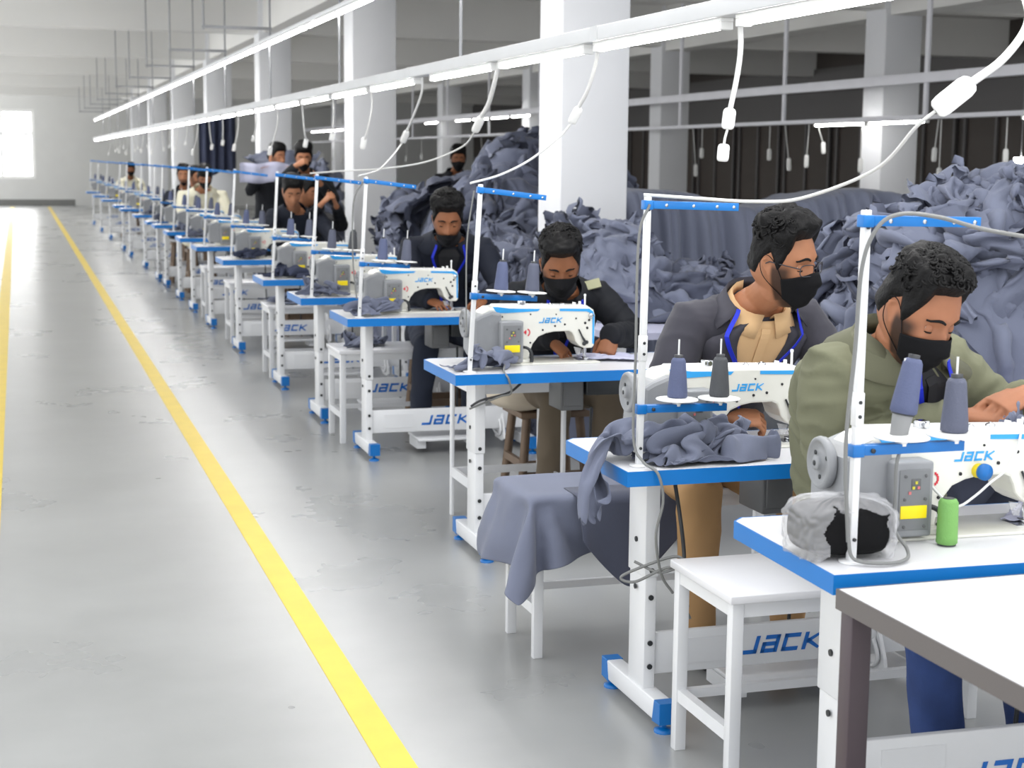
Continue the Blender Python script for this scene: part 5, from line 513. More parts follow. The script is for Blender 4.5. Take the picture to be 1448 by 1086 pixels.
4,-4,1,2,3,5,6,9,10,13,11,15,31,1,-2,1,14,13,9,-4,10,11,7,6,9,6,4,7,12,13,13,4,-3,8,8,12,12,10,4,0,9,7,2,8,10,10,21,6,7,6,7,4,6,6,6,5,7,7,9,10,-3,-13,3,-4,-4,-5,3,-1,4,-6,2,9,10,11,6,1,2,-11,-5,0,0,2,6,2,-9,-10,-1,0,-5,11,11,11,8,15,16,15,16,16,14,13,13,9,10,6,5,-4,-11,6,-1,2,-9,-13,-5,3,6,7,-7,-2,1,-1,-5,-4,-3,5,-12,7,-7,0,0,6,-3,9,8,12,-12,-4,-5,-4,
-4,2,4,2,1,9,9,10,8,6,15,11,26,7,0,-4,16,11,3,12,-2,8,11,7,12,10,9,10,10,15,-8,-3,10,5,11,12,12,4,11,5,-1,6,11,8,11,10,-6,7,7,7,4,6,8,9,10,11,6,7,-1,8,0,-14,-1,8,-6,-6,11,-7,-3,0,-6,9,10,11,11,-3,-12,-11,-6,-1,0,4,7,9,6,-11,-5,-9,-1,8,12,15,8,16,14,16,16,13,11,11,11,11,6,10,12,-10,-12,0,-2,4,-13,-2,-6,-4,4,10,4,-3,-2,-1,4,-4,-5,-8,3,-9,-2,-1,1,11,0,4,13,8,-9,-8,-4,-1,
2,3,3,4,3,9,6,6,9,8,9,18,19,13,4,-10,17,11,8,10,-3,8,9,12,8,13,15,7,14,5,-5,-9,7,9,12,10,15,6,4,12,-1,5,13,11,8,16,-6,7,7,7,7,13,10,11,8,10,7,1,5,7,-7,-9,0,9,-7,-6,10,-3,-3,-2,-5,13,5,14,-8,-13,-13,-10,-4,2,2,6,6,14,13,-6,-4,-7,-4,3,16,9,3,16,15,14,15,6,12,12,10,11,12,2,16,-2,-14,-9,-2,4,-8,2,-5,-9,5,8,14,-3,2,2,-1,-8,-9,-3,-8,-6,-2,1,0,12,4,2,13,9,-6,-10,0,-7,
-1,3,4,3,6,9,8,6,6,5,7,17,25,10,4,-6,13,12,13,13,-4,7,10,7,13,17,10,6,13,-11,1,1,8,9,7,13,9,10,6,15,1,6,10,15,13,-8,-7,7,6,8,7,13,11,14,12,12,6,5,0,11,-6,-9,0,10,-9,-6,-4,7,2,-7,8,2,13,-13,-9,-9,-15,-11,1,5,12,1,11,8,17,-1,-2,-5,1,-3,9,17,-1,15,16,14,15,6,9,10,9,11,13,5,11,3,-14,-11,5,0,-1,0,-8,4,3,9,3,9,2,-4,-2,-10,-6,-6,-8,-7,3,0,0,11,5,-3,13,10,-10,1,-5,-6,
5,3,3,4,5,5,7,6,8,7,5,6,29,12,10,-4,8,12,14,0,13,12,4,13,15,11,8,15,-10,6,-2,5,7,0,17,4,11,7,15,12,8,1,14,17,-1,7,-1,4,5,10,4,10,11,13,13,14,14,8,1,3,2,-9,-3,3,-4,-8,-5,2,9,5,-1,12,-14,-3,-9,-13,-15,-7,5,14,3,12,10,5,10,8,-9,8,-5,-1,13,-5,-8,17,15,14,15,13,11,9,7,7,9,15,13,-6,-10,-11,13,4,-1,-7,2,4,7,2,7,5,-2,-1,-6,-7,-6,-8,-8,-8,3,-6,5,14,4,-6,6,12,5,-1,-8,-13,
7,3,0,6,5,5,6,6,5,8,7,5,22,8,13,3,9,6,9,14,14,11,11,11,7,12,13,-3,6,1,2,4,-4,15,5,7,10,13,12,14,13,1,13,17,1,3,-1,5,11,1,4,8,11,11,12,14,16,15,6,-1,5,-8,-2,-4,-11,0,4,-6,2,7,11,-8,1,-11,-7,-13,-11,-5,10,11,13,8,9,9,8,-1,-5,8,-3,1,-2,-6,-5,16,14,16,15,14,12,11,11,7,3,9,27,-14,-5,-13,13,15,-3,-3,2,8,2,2,7,-1,-4,4,-10,-5,-8,-9,-9,-3,-12,12,6,4,6,0,-5,13,10,-1,-14,-12,
2,8,1,-3,10,9,2,4,8,11,6,8,14,11,-3,14,13,13,14,8,13,10,6,9,13,10,6,5,5,4,2,-8,9,5,9,17,7,13,12,14,12,4,5,9,10,3,9,2,7,7,3,6,12,12,12,5,13,15,18,-5,4,0,-1,-7,-10,-2,1,5,-1,1,1,4,-10,-9,-7,-7,-8,0,9,15,16,6,10,5,-5,1,-1,4,2,-3,2,-13,-1,16,16,15,13,13,11,11,10,12,9,6,20,-3,-13,-6,7,10,3,12,1,-5,8,7,3,-7,2,0,-8,-8,-10,-9,-9,-13,6,-3,7,2,-1,3,4,15,13,-13,-10,-4,
-5,7,8,3,1,16,7,7,6,2,15,7,7,11,1,-2,15,14,21,13,12,8,8,4,10,12,10,7,5,3,-3,2,-2,12,19,11,13,11,2,13,5,9,8,5,3,13,1,8,11,4,2,7,9,9,9,15,8,11,22,-4,7,-22,-4,-4,11,6,-1,-2,1,1,2,-4,-4,-5,-6,-5,-5,-1,11,15,10,11,-6,2,8,-1,-5,7,1,-3,-3,-4,10,11,12,16,18,4,12,13,12,7,7,12,14,4,-15,-31,0,0,60,-3,0,1,-1,9,4,2,-1,-6,-7,-10,-10,-11,-13,-9,0,6,-4,4,9,0,12,8,12,-13,-13,-3,
0,2,8,4,13,3,11,6,13,6,2,9,14,8,9,-13,15,14,22,14,10,8,3,9,8,9,10,6,4,10,4,3,-5,16,15,16,6,11,7,4,2,10,10,4,12,6,8,4,7,10,1,8,11,9,8,13,10,13,16,0,2,-17,-4,-3,10,0,3,2,0,0,1,2,-2,-5,-5,0,-5,-1,9,9,8,1,2,3,2,-1,-7,8,7,0,-4,0,1,17,13,13,9,14,8,13,5,9,12,8,12,11,-14,-35,0,0,69,-2,-3,-4,-7,0,4,4,1,-6,-8,-3,-10,-11,-11,-3,-10,3,11,-6,7,11,9,10,7,-14,-5,-12,
3,-1,2,5,17,4,6,7,13,9,4,2,14,12,13,-16,14,14,21,13,9,7,6,5,7,9,5,5,9,9,8,0,11,9,15,14,7,11,11,7,-8,12,8,11,10,-8,5,5,4,9,4,10,8,10,8,13,10,12,16,2,4,-18,-4,-4,11,1,3,8,3,-1,-3,-3,-8,7,1,-2,-3,-4,6,5,5,2,1,2,4,-3,-6,10,10,4,-4,-11,0,16,17,14,3,13,14,11,5,3,14,10,14,10,-11,-38,0,0,70,-3,-7,-4,-6,-5,-3,0,1,0,-1,-7,-7,-11,-1,-9,-3,-1,12,-2,0,13,11,4,8,-9,-9,-1,
-2,1,-2,3,14,13,8,4,6,12,10,9,11,1,13,-11,14,14,15,13,10,3,6,2,6,9,9,8,3,8,9,10,11,11,12,11,9,9,8,8,6,6,3,10,6,13,4,5,3,6,6,10,7,11,9,7,14,8,20,6,1,-15,-3,-3,7,6,8,-2,-5,-7,-4,-1,3,3,8,-7,3,3,2,4,1,5,5,0,0,1,-2,5,3,9,-10,-5,-6,16,17,16,8,4,13,12,12,10,1,11,14,13,-8,-38,0,0,64,-3,-8,-11,-6,-1,-2,-3,-5,-1,7,-4,-7,-5,-2,-4,1,-5,6,5,5,6,11,14,-15,-6,-7,1,
0,-3,1,-2,10,13,13,13,7,1,7,12,16,2,11,-10,13,14,12,12,9,4,4,7,7,5,10,5,7,9,13,7,13,7,11,7,10,8,8,6,6,10,7,9,14,8,6,4,3,3,6,9,9,5,9,14,8,12,22,6,-8,-5,-3,-3,9,5,-4,-12,-1,3,6,3,0,3,4,-2,-1,3,2,5,4,-5,-3,-1,0,4,4,8,10,-5,0,-10,-9,17,16,17,12,7,5,11,12,12,13,2,14,13,-6,-35,0,0,46,-2,-8,1,-8,-9,1,9,3,-8,-6,8,1,-8,-3,-7,-1,7,4,5,7,7,13,-10,-7,-10,-5,-1,
6,-3,-2,2,1,6,14,12,10,10,8,3,17,8,4,-6,12,14,5,15,1,9,4,11,8,12,6,10,6,10,9,12,6,7,7,10,10,9,9,-1,9,11,6,13,13,7,-7,14,6,-3,11,6,5,8,12,11,9,10,23,8,-12,0,-3,-2,12,-12,-7,-3,7,3,8,1,1,1,8,-7,4,-2,9,8,-6,1,-1,2,4,2,3,2,2,-2,-2,-12,0,11,16,18,11,15,9,9,3,9,14,13,16,6,-6,-34,0,0,29,-3,9,-7,-2,1,-5,3,9,-4,-9,-1,8,-1,-8,-6,7,4,2,3,2,12,9,-9,-14,-8,-7,-1,
5,-8,5,-6,9,2,11,10,11,9,10,2,15,9,5,-7,13,13,5,-1,15,10,5,15,11,9,10,10,9,8,13,7,10,2,8,5,10,10,1,3,11,7,9,11,13,14,4,5,8,6,2,14,9,5,8,15,9,11,23,5,-12,-1,-2,-2,4,-12,-7,6,10,2,9,0,4,0,-1,3,3,3,4,10,-6,-2,1,2,4,4,-1,-11,0,2,1,0,3,13,13,14,15,9,12,11,10,4,8,16,15,4,-5,-32,0,0,13,10,2,-4,7,3,-2,4,3,-2,-4,-12,4,11,-5,-6,3,-10,4,3,9,10,6,-9,-14,-10,-7,1,
-2,-1,-2,-1,12,2,13,5,6,11,10,8,15,8,2,-10,12,14,11,1,10,13,9,10,17,6,10,9,8,10,9,10,10,2,9,-2,11,7,6,2,13,0,16,17,8,16,8,-6,8,13,3,15,5,11,7,10,14,9,16,7,-9,-1,-2,-1,1,-13,-9,5,14,14,3,7,0,3,-1,7,-1,9,-3,7,-6,-2,0,2,2,4,-4,-15,-7,-1,-3,-2,3,17,14,12,12,9,8,13,13,9,2,13,10,6,-7,-27,0,0,4,9,3,-1,9,10,5,-11,-4,2,-8,7,12,-3,5,-7,-6,-13,2,6,8,10,3,-12,-5,-7,-10,0,
1,1,-1,-2,13,3,14,6,1,7,9,11,13,10,5,-14,12,13,12,9,6,12,16,12,16,9,2,10,4,8,13,12,8,6,6,-6,12,7,5,8,12,1,13,14,14,16,3,-7,10,15,2,14,5,11,12,5,15,11,12,5,-7,-1,-2,-1,4,-12,-4,5,9,15,10,3,5,0,-1,3,6,4,-5,3,-1,-3,-3,3,4,-2,-7,-13,-12,-11,-6,-1,6,17,12,9,11,10,8,13,11,15,5,5,9,3,-6,-24,0,0,9,0,10,-3,3,11,9,-10,-10,-2,13,10,2,2,5,-10,-13,-13,-2,6,8,7,-1,-13,-8,-2,5,3,
2,5,-4,-5,7,9,10,11,6,5,3,7,13,15,5,-14,12,13,14,7,12,14,15,17,12,6,7,3,11,1,9,13,10,0,10,-1,13,10,7,10,1,12,14,14,12,15,-7,2,12,16,3,14,5,10,9,8,7,16,13,4,-5,-2,-2,0,4,-10,0,6,13,12,9,4,5,-5,2,7,-4,3,1,0,1,-3,-3,3,2,-3,-13,-11,-11,-9,-8,-7,0,16,11,7,15,5,13,8,12,14,16,6,2,0,-8,-19,0,0,18,2,-2,6,-3,6,11,-10,-8,9,1,14,10,2,-7,-14,-13,-15,-2,6,7,5,-8,-8,-5,-2,1,2,
5,3,-8,3,-6,6,9,11,8,5,4,8,17,13,9,-15,12,14,14,14,11,14,15,15,7,3,6,9,11,7,4,10,11,8,-4,13,14,11,7,3,9,12,13,13,12,13,-3,7,10,15,7,8,6,9,14,8,4,15,21,2,-3,-4,-2,0,-1,-3,8,10,11,5,4,11,-5,2,3,-6,7,4,1,-2,1,1,-3,-2,4,-11,-11,-9,-9,-8,-8,-6,-7,15,11,9,14,13,15,8,6,12,18,2,11,-1,-8,-20,0,0,32,2,-8,-2,4,10,-12,-2,6,6,-5,9,10,4,-8,-15,-18,-9,0,-1,7,-4,-2,-3,-2,2,-1,4,
9,-11,6,-4,1,-4,7,13,-2,5,14,9,24,4,11,-15,12,14,19,16,9,16,17,2,8,10,3,7,11,10,2,11,5,10,4,15,12,10,9,8,8,9,11,12,12,12,2,7,3,11,14,13,6,7,12,7,2,14,25,2,2,-3,-2,0,2,-1,12,5,7,9,2,1,4,2,3,-6,8,4,-8,10,2,-2,-3,0,-6,-9,-8,-8,-9,-8,-7,-5,-4,10,18,14,10,6,15,9,10,14,11,4,10,13,-7,-28,0,0,42,0,-8,3,6,-14,-9,-3,10,8,3,-4,9,1,-10,-11,-17,1,3,-7,-4,2,4,-6,2,1,-2,6,
6,-16,0,6,-1,-4,4,17,-4,2,10,17,19,1,13,-11,12,13,23,17,14,13,12,8,-2,5,10,3,10,12,10,0,13,1,16,13,11,11,10,8,8,8,10,11,11,13,3,9,1,5,12,19,7,5,15,10,1,7,33,1,2,-2,-2,0,3,0,9,10,8,1,3,3,2,4,3,-2,-8,13,3,2,1,0,-2,-2,-6,-8,-9,-8,-6,-6,-7,-5,0,7,17,17,13,-1,15,9,11,13,13,-1,19,11,0,-34,0,0,49,-1,-6,-7,8,-9,-9,-8,1,10,0,-3,4,2,-1,-16,0,-2,-1,-3,-3,-2,0,2,-5,-1,4,0,
-2,-9,-6,6,4,-3,0,18,0,1,5,14,24,-3,9,-5,13,13,25,13,14,12,11,8,3,-3,3,11,11,10,11,10,0,13,13,10,10,11,10,10,9,10,8,8,13,13,-2,14,5,4,9,20,9,5,11,12,2,9,32,1,-4,5,-2,-1,5,0,8,9,7,1,5,4,-1,1,-4,-9,7,9,11,-1,3,-4,-2,-3,-3,-4,-6,-7,-8,-10,0,-5,7,4,14,15,13,2,14,6,15,11,18,-3,12,13,6,-38,0,0,54,-10,-1,-5,4,-5,-6,-8,-10,0,0,1,-1,2,9,-2,-3,2,1,-3,-4,-3,-2,1,0,1,-2,-1,
-6,2,-3,2,0,3,-3,17,4,4,-1,11,19,6,8,-7,13,13,21,13,12,10,9,6,1,3,5,9,10,10,11,9,11,10,11,8,11,10,10,8,10,10,7,11,14,14,1,17,1,13,10,16,11,6,8,7,8,11,28,2,-4,6,-1,-1,2,2,3,10,7,2,0,-9,-2,0,1,9,9,8,9,1,-1,-6,-2,-2,-2,-7,-4,-4,-10,-7,-2,1,6,4,15,10,14,2,13,6,15,15,16,-3,9,10,8,-38,0,0,53,-7,-9,4,-2,-6,-8,-3,-7,-6,-7,0,3,8,4,7,5,5,1,-2,-4,-3,-1,0,1,1,-4,-6,
8,0,-3,2,0,3,-5,7,9,5,0,14,15,10,7,-10,14,13,13,11,12,10,10,7,2,2,4,9,10,11,12,10,10,11,10,10,8,9,10,9,11,8,10,14,15,9,5,16,-3,13,13,16,14,6,10,8,8,6,28,2,2,4,-1,-2,0,-4,9,6,0,-4,0,-1,6,-2,7,8,8,8,5,2,-3,-1,-5,-2,-3,-5,-1,-8,-8,-3,-1,1,0,8,16,10,13,1,8,14,10,14,16,7,6,-1,10,-36,0,0,48,-8,-1,-6,-2,-4,-7,-8,-6,-6,3,-3,2,10,11,11,8,5,3,-1,-3,-3,-2,0,0,-3,-7,-13,
3,3,-6,-2,6,-1,0,1,2,8,3,12,14,11,8,-7,13,14,3,11,14,11,8,5,3,3,6,10,10,12,12,9,12,9,9,10,8,8,9,10,11,10,13,16,12,6,2,12,5,2,14,14,17,14,8,9,9,8,27,3,2,5,-1,-2,-4,-4,-4,4,3,3,1,1,2,6,6,9,9,3,-3,5,4,0,-5,-4,-4,-4,1,-8,-6,-1,-2,-3,-7,12,16,18,4,10,3,9,15,12,14,7,13,-4,7,-33,0,0,39,-7,3,-6,-4,-4,-6,-7,-6,-1,-1,-1,6,15,13,14,9,5,4,1,-2,-3,-4,-2,-3,-9,-15,-16,
1,7,-8,-3,8,0,0,1,1,0,3,14,20,8,11,-11,14,13,-2,15,8,11,8,6,5,5,4,9,11,12,13,9,10,7,10,10,9,7,8,11,13,14,11,18,6,5,-8,12,5,4,14,15,16,14,12,12,9,9,30,4,2,7,-2,-2,-7,1,-10,3,4,4,2,2,2,6,9,9,1,-6,3,7,0,2,4,-6,-3,-4,-4,-3,-3,-1,-8,-10,-1,10,14,18,8,7,4,9,12,11,14,9,10,6,-2,-26,0,0,31,-3,2,-5,-2,-3,-4,-4,-8,-2,-1,3,12,14,16,14,9,5,3,2,-1,-4,-5,-5,-14,-10,-19,-15,
-1,8,-3,-5,3,4,3,1,1,0,0,2,24,12,11,-9,13,14,-3,15,9,8,9,2,4,5,6,10,12,13,12,8,10,5,9,10,10,10,9,12,14,14,15,6,7,19,-8,13,13,-1,15,16,13,15,12,11,14,9,33,4,7,6,-1,-3,-6,-2,-11,6,4,2,4,3,5,6,5,-6,0,5,9,-3,3,3,2,0,-2,-3,-3,-2,-3,-12,-11,5,0,9,10,14,8,7,8,10,11,12,10,16,19,-9,2,-23,0,0,28,6,2,-8,-1,-9,-3,-4,-4,0,3,5,11,16,13,15,8,5,3,0,-3,-5,-9,-9,-13,-17,-19,-5,
-7,14,3,-6,-6,2,7,4,4,2,1,2,20,13,5,-6,13,13,2,7,16,7,5,7,4,6,7,10,7,14,8,4,9,8,10,10,11,11,12,13,13,15,5,9,17,18,0,8,16,8,12,13,15,15,10,10,12,14,37,0,10,7,-2,-2,-7,-10,-1,8,6,-6,7,1,-4,1,8,-3,13,2,6,0,3,3,3,0,0,-3,-4,-3,-16,-9,2,7,5,9,3,13,8,9,5,8,13,13,12,12,20,2,-7,-21,0,0,31,11,0,-8,-8,4,-3,-2,-4,-5,5,5,3,15,13,13,9,4,0,-3,-4,-8,-10,-12,-13,-17,-12,6,
-1,10,12,-7,-6,-1,0,3,8,4,2,-3,22,16,0,0,13,12,8,6,9,10,7,9,8,7,6,-2,10,10,8,11,13,3,9,10,12,13,8,13,13,13,9,18,13,18,2,13,12,9,15,14,14,12,12,12,13,11,32,2,7,13,-1,-2,-9,-10,7,9,-6,-1,-1,0,0,7,-5,7,11,8,-2,6,3,3,-1,-3,-12,-3,-2,2,-13,5,1,-5,9,5,5,13,-3,9,10,11,8,13,13,13,24,2,-14,-19,0,0,37,13,-11,-4,6,3,-2,-2,-6,-10,8,1,4,4,5,13,10,5,-4,-7,-4,-10,-10,-13,-12,1,-14,-1,
6,5,9,-2,-2,-1,-1,-1,0,2,1,7,21,13,8,-5,12,13,-1,15,17,10,6,10,5,8,5,-11,11,11,7,12,13,9,9,8,12,13,14,9,9,12,17,16,13,15,0,15,13,14,15,15,14,14,10,7,13,15,31,-3,11,12,-1,-1,-18,7,6,-4,7,0,-3,-2,2,-3,3,4,11,5,5,3,2,-7,-4,-6,10,-6,-7,-8,4,4,-8,0,10,7,6,-8,6,9,9,10,13,15,13,3,27,0,-10,-20,0,0,49,-7,2,6,-5,-1,6,-1,-7,-7,-4,-6,4,-1,5,10,10,3,-4,-8,-2,-12,-11,-12,3,1,-1,-10,
4,9,7,-1,-2,-1,-1,-1,-3,4,-7,5,29,8,10,9,5,-3,15,15,15,13,8,3,7,7,-2,-9,10,10,14,14,13,10,9,10,8,14,13,14,5,8,18,14,13,15,3,13,14,17,15,15,15,13,11,8,13,16,24,0,-1,12,6,-7,2,1,1,3,2,6,-2,-1,1,-4,-3,8,-2,2,3,3,5,5,-10,10,-4,0,-8,-8,-2,0,2,-1,7,-4,5,-3,8,7,9,11,11,15,8,6,24,9,-7,-4,14,18,-8,9,5,0,-5,-4,3,-4,-10,-10,-9,-2,-1,-1,4,8,8,4,-6,2,-10,-4,-10,-14,0,5,1,2,
-3,17,7,0,-1,-2,-1,-1,-3,3,-7,-1,27,6,15,11,-4,15,15,15,14,7,8,7,6,2,-10,3,5,13,15,15,13,7,6,11,10,15,14,7,12,8,14,12,13,13,4,5,15,18,16,15,13,15,10,10,15,17,29,-10,1,5,14,1,-1,7,-1,4,0,2,2,-1,1,-5,-5,2,0,2,2,8,7,-5,3,-3,7,-9,-2,-12,3,-2,4,1,3,-4,-2,2,6,8,9,10,11,14,5,2,38,5,-2,-2,14,4,10,-6,3,9,-1,-5,-5,-8,-7,-13,-13,-5,0,-2,4,7,9,2,5,-5,-2,-9,-7,-3,-6,-1,0,2,
-6,17,14,3,-4,-2,-1,-2,0,3,-4,3,22,2,14,4,-2,22,17,13,12,8,3,7,4,6,-1,-6,12,14,15,11,13,12,6,7,10,13,12,7,10,14,12,11,10,10,1,3,10,16,15,15,14,14,13,17,8,17,36,-8,-4,12,6,8,3,-1,6,5,-3,6,2,1,-7,-2,-1,3,0,1,2,-2,3,10,-10,-1,10,-10,-5,-4,-1,1,6,-3,6,-2,-5,0,6,7,9,10,10,6,14,0,32,14,0,-6,21,4,2,4,-1,1,-6,-2,-7,-8,-11,-14,-8,4,-1,-8,4,3,10,5,0,-3,-2,-8,-8,0,6,-2,-2,6,
1,10,12,15,-5,0,-8,3,2,2,0,-4,28,-4,14,2,-3,20,17,13,9,8,6,5,2,6,-1,10,9,15,12,12,8,12,11,8,9,9,10,13,7,13,10,11,10,8,-9,13,10,8,15,15,12,15,14,14,15,12,45,-4,-5,15,6,8,3,0,5,3,2,2,-6,8,-8,4,-4,0,6,-1,-3,3,-2,9,-5,2,-2,1,-5,-3,0,0,3,1,-2,7,-6,-2,6,6,9,8,9,10,8,10,22,18,0,-10,19,7,3,3,-2,-5,-6,-7,-9,-4,-9,-8,-10,1,5,-4,9,-4,5,6,7,-9,-8,1,-11,0,9,2,2,-7,
6,8,10,3,8,-7,3,-8,7,-1,2,-3,25,-1,9,1,1,17,15,13,10,9,8,-2,2,9,4,11,13,13,14,5,12,12,12,12,5,13,3,10,12,13,10,10,8,7,-5,9,15,16,8,14,15,12,12,15,13,14,43,8,-8,14,11,-1,-1,3,1,1,0,7,7,6,-7,3,1,0,1,3,0,-1,-1,-1,6,-1,4,-2,-4,-2,0,1,2,0,-4,11,1,-6,11,5,8,9,8,10,10,6,21,16,-5,-5,13,2,2,-1,-3,-4,-5,-8,-6,-4,-8,-6,0,-2,-1,11,3,1,-5,4,11,2,-13,-9,3,-1,-6,4,3,-6,
8,10,8,-4,-1,6,-11,7,-4,2,3,5,20,3,3,-5,2,15,13,12,11,10,9,9,2,2,13,9,11,12,11,10,12,12,12,12,9,8,8,11,4,12,10,8,7,6,4,5,14,14,14,14,11,11,14,14,13,15,36,16,-8,11,13,-1,0,1,0,1,0,2,10,12,-4,5,3,3,3,3,0,-2,-3,-1,2,4,3,-4,0,-1,0,0,-2,-2,-4,12,-3,10,9,7,6,11,9,9,11,-5,21,14,-8,-2,6,0,-3,-3,-3,-4,-4,-4,-6,-1,6,-7,-5,2,-1,4,3,0,0,3,9,10,-10,-6,-12,3,-4,5,-5,6,
8,10,0,-1,5,-12,0,-1,5,6,6,6,8,7,-2,4,-9,13,11,12,12,11,11,10,12,3,8,13,4,10,11,10,12,12,13,9,12,12,11,3,5,12,10,10,9,6,-4,12,11,15,14,12,12,14,12,14,15,12,42,7,-4,10,9,3,1,2,1,2,3,-3,5,15,4,-4,12,-1,0,0,0,1,3,6,3,2,1,-1,-1,-3,0,-2,-3,-6,3,3,14,9,6,4,12,9,11,6,4,-9,31,6,-10,-5,3,-5,-5,-3,-3,-2,-1,-4,0,0,12,-2,-2,7,4,5,2,0,-3,-6,0,4,6,-13,-12,-2,1,1,0,-3,
    ]),
}

SHEETS = {}
def cloth(name):
    """the settled sheet as (points, faces)"""
    if name not in SHEETS:
        n, m, lo, ext, steps = CLOTH[name]
        d = np.array(steps).reshape(m, 3, n).transpose(0, 2, 1).copy()
        d[:, 0] = np.cumsum(d[:, 0], 0)
        q = np.cumsum(d, 1).astype(float)
        s = q.copy()                                   # a touch of smoothing along the grid
        s[1:-1, 1:-1] = .5 * q[1:-1, 1:-1] + .125 * (q[:-2, 1:-1] + q[2:, 1:-1] + q[1:-1, :-2] + q[1:-1, 2:])
        fs = [(j * n + i, j * n + i + 1, (j + 1) * n + i + 1, (j + 1) * n + i) for j in range(m - 1) for i in range(n - 1)]
        SHEETS[name] = (s.reshape(-1, 3) / 400 * ext + np.array(lo), fs)
    return SHEETS[name]
# ================================================================ the hall
def floor_mat():
    m = bpy.data.materials.new('polished concrete'); m.use_nodes = True
    nt = m.node_tree; b = nt.nodes['Principled BSDF']
    tc = _n(nt, 'ShaderNodeTexCoord')
    n1 = _n(nt, 'ShaderNodeTexNoise'); n1.inputs['Scale'].default_value = 1.1; n1.inputs['Detail'].default_value = 4
    n1.inputs['Roughness'].default_value = .6
    nt.links.new(tc.outputs['Object'], n1.inputs['Vector'])
    cr = _n(nt, 'ShaderNodeValToRGB')
    cr.color_ramp.elements[0].position = .32; cr.color_ramp.elements[0].color = (*srgb(146, 147, 146), 1)
    cr.color_ramp.elements[1].position = .72; cr.color_ramp.elements[1].color = (*srgb(163, 164, 163), 1)
    nt.links.new(n1.outputs['Fac'], cr.inputs['Fac'])
    nt.links.new(cr.outputs['Color'], b.inputs['Base Color'])
    mr = _n(nt, 'ShaderNodeMapRange'); mr.inputs['To Min'].default_value = .25; mr.inputs['To Max'].default_value = .31
    nt.links.new(n1.outputs['Fac'], mr.inputs['Value']); nt.links.new(mr.outputs['Result'], b.inputs['Roughness'])
    b.inputs['Specular IOR Level'].default_value = 1.0
    return m
M['floor'] = floor_mat()
M['yellow'] = mat('yellow floor paint', srgb(226, 196, 56), .4, var=.05, scale=6)
M['plaster'] = mat('white plaster', srgb(226, 226, 224), .8, var=.02, scale=2)
M['ceiling'] = mat('white ceiling', srgb(226, 225, 222), .85, var=.02, scale=1)
M['column'] = mat('column plaster', srgb(224, 225, 228), .7, var=.02, scale=2)
M['skirting'] = mat('grey skirting', srgb(130, 130, 128), .6)
M['dark_wall'] = mat('taupe wall', srgb(74, 68, 64), .6, var=.1, scale=1)
M['dark_glass'] = mat('dark glass', srgb(66, 57, 51), .45, spec=.25)
M['mullion'] = mat('grey mullion', srgb(96, 94, 94), .5)
M['sky'] = mat('window daylight', (1, 1, 1), .5, emit=(1, 1, 1), estr=6)

YW = 53.0       # far wall
ZC = 3.85       # ceiling
XL, XR, YB = -2.7, 15.0, -3.0
YC = 6.5         # the ceiling is built from here on
COLX = (3.19, 3.63)
COL2X = (9.1, 9.55)
COLY = [2.95 + 6.35 * k for k in range(0, 8)]

tag(MB().box(XL, XR, YB, YW, -.1, 0).obj('floor', 'floor'), kind='structure')
tag(MB().box(XL, XR, YC, YW, ZC, ZC + .15).obj('ceiling', 'ceiling'), kind='structure')
# far wall with its window opening
wx0, wx1, wz0, wz1 = -1.55, .56, .85, 3.03
mb = MB()
mb.box(XL, wx0, YW, YW + .25, 0, ZC); mb.box(wx1, XR, YW, YW + .25, 0, ZC)
mb.box(wx0, wx1, YW, YW + .25, 0, wz0); mb.box(wx0, wx1, YW, YW + .25, wz1, ZC)
tag(mb.obj('wall_back', 'plaster'), kind='structure')
mb = MB(); mb.box(wx0, wx1, YW + .17, YW + .18, wz0, wz1)
w = tag(mb.obj('window_1', 'sky'), kind='structure')
mb = MB(); t = .10
for x in (wx0, (wx0 + wx1) / 2 + .0, wx1 - t):
    mb.box(x, x + t, YW + .06, YW + .13, wz0, wz1)
for z in (wz0, wz0 + 1.36, wz1 - t):
    mb.box(wx0, wx1, YW + .062, YW + .128, z, z + t)
mb.obj('window_frame', 'white_plastic', w)
tag(MB().box(XL, 1.75, YW - .02, YW, 0, .2).obj('baseboard_back', 'skirting'), kind='structure')

# dark glazed partition on the far side of the next bay
mb = MB().box(XR, XR + .2, YB, YW, 0, ZC)
tag(mb.obj('wall_right', 'dark_wall'), kind='structure')
mb = MB(); fr = MB()
y = 4.
while y < YW - 2:
    mb.box(XR - .03, XR - .015, y, y + 1.9, .1, 2.35)
    for yy in (y, y + .95, y + 1.84): fr.box(XR - .07, XR - .005, yy, yy + .06, 0, 2.5)
    y += 2.15
fr.box(XR - .08, XR - .004, YB, YW, 2.4, 2.52)
g = tag(mb.obj('window_2', 'dark_glass'), kind='structure')
fr.obj('window_frame', 'mullion', g)
# taller panelled strip above the glazing
mb = MB()
for z0, z1, k in ((2.52, 2.95, 0), (3.0, 3.4, 1)):
    mb.box(XR - .05, XR - .002, YB, YW, z0, z1)
tag(mb.obj('trim_1', 'mullion'), kind='structure')

for k, cy in enumerate(COLY):
    tag(MB().box(COLX[0], COLX[1], cy, cy + .44, 0, ZC, .008).obj('column', 'column'), kind='structure')
    tag(MB().box(COL2X[0], COL2X[1], cy + .02, cy + .46, 0, ZC, .008).obj('column', 'column'), kind='structure')
    # cross beams at every column line
    if cy > YC: tag(MB().box(XL, XR, cy + .06, cy + .38, 3.27, ZC).obj('ceiling_beam', 'ceiling'), kind='structure')
tag(MB().box(COL2X[0] + .05, COL2X[1] - .05, YC, YW, 3.2, ZC).obj('ceiling_beam', 'ceiling'), kind='structure')
tag(MB().box(COLX[0] + .06, COLX[1] - .06, YC, YW, 3.28, ZC).obj('ceiling_beam', 'ceiling'), kind='structure')

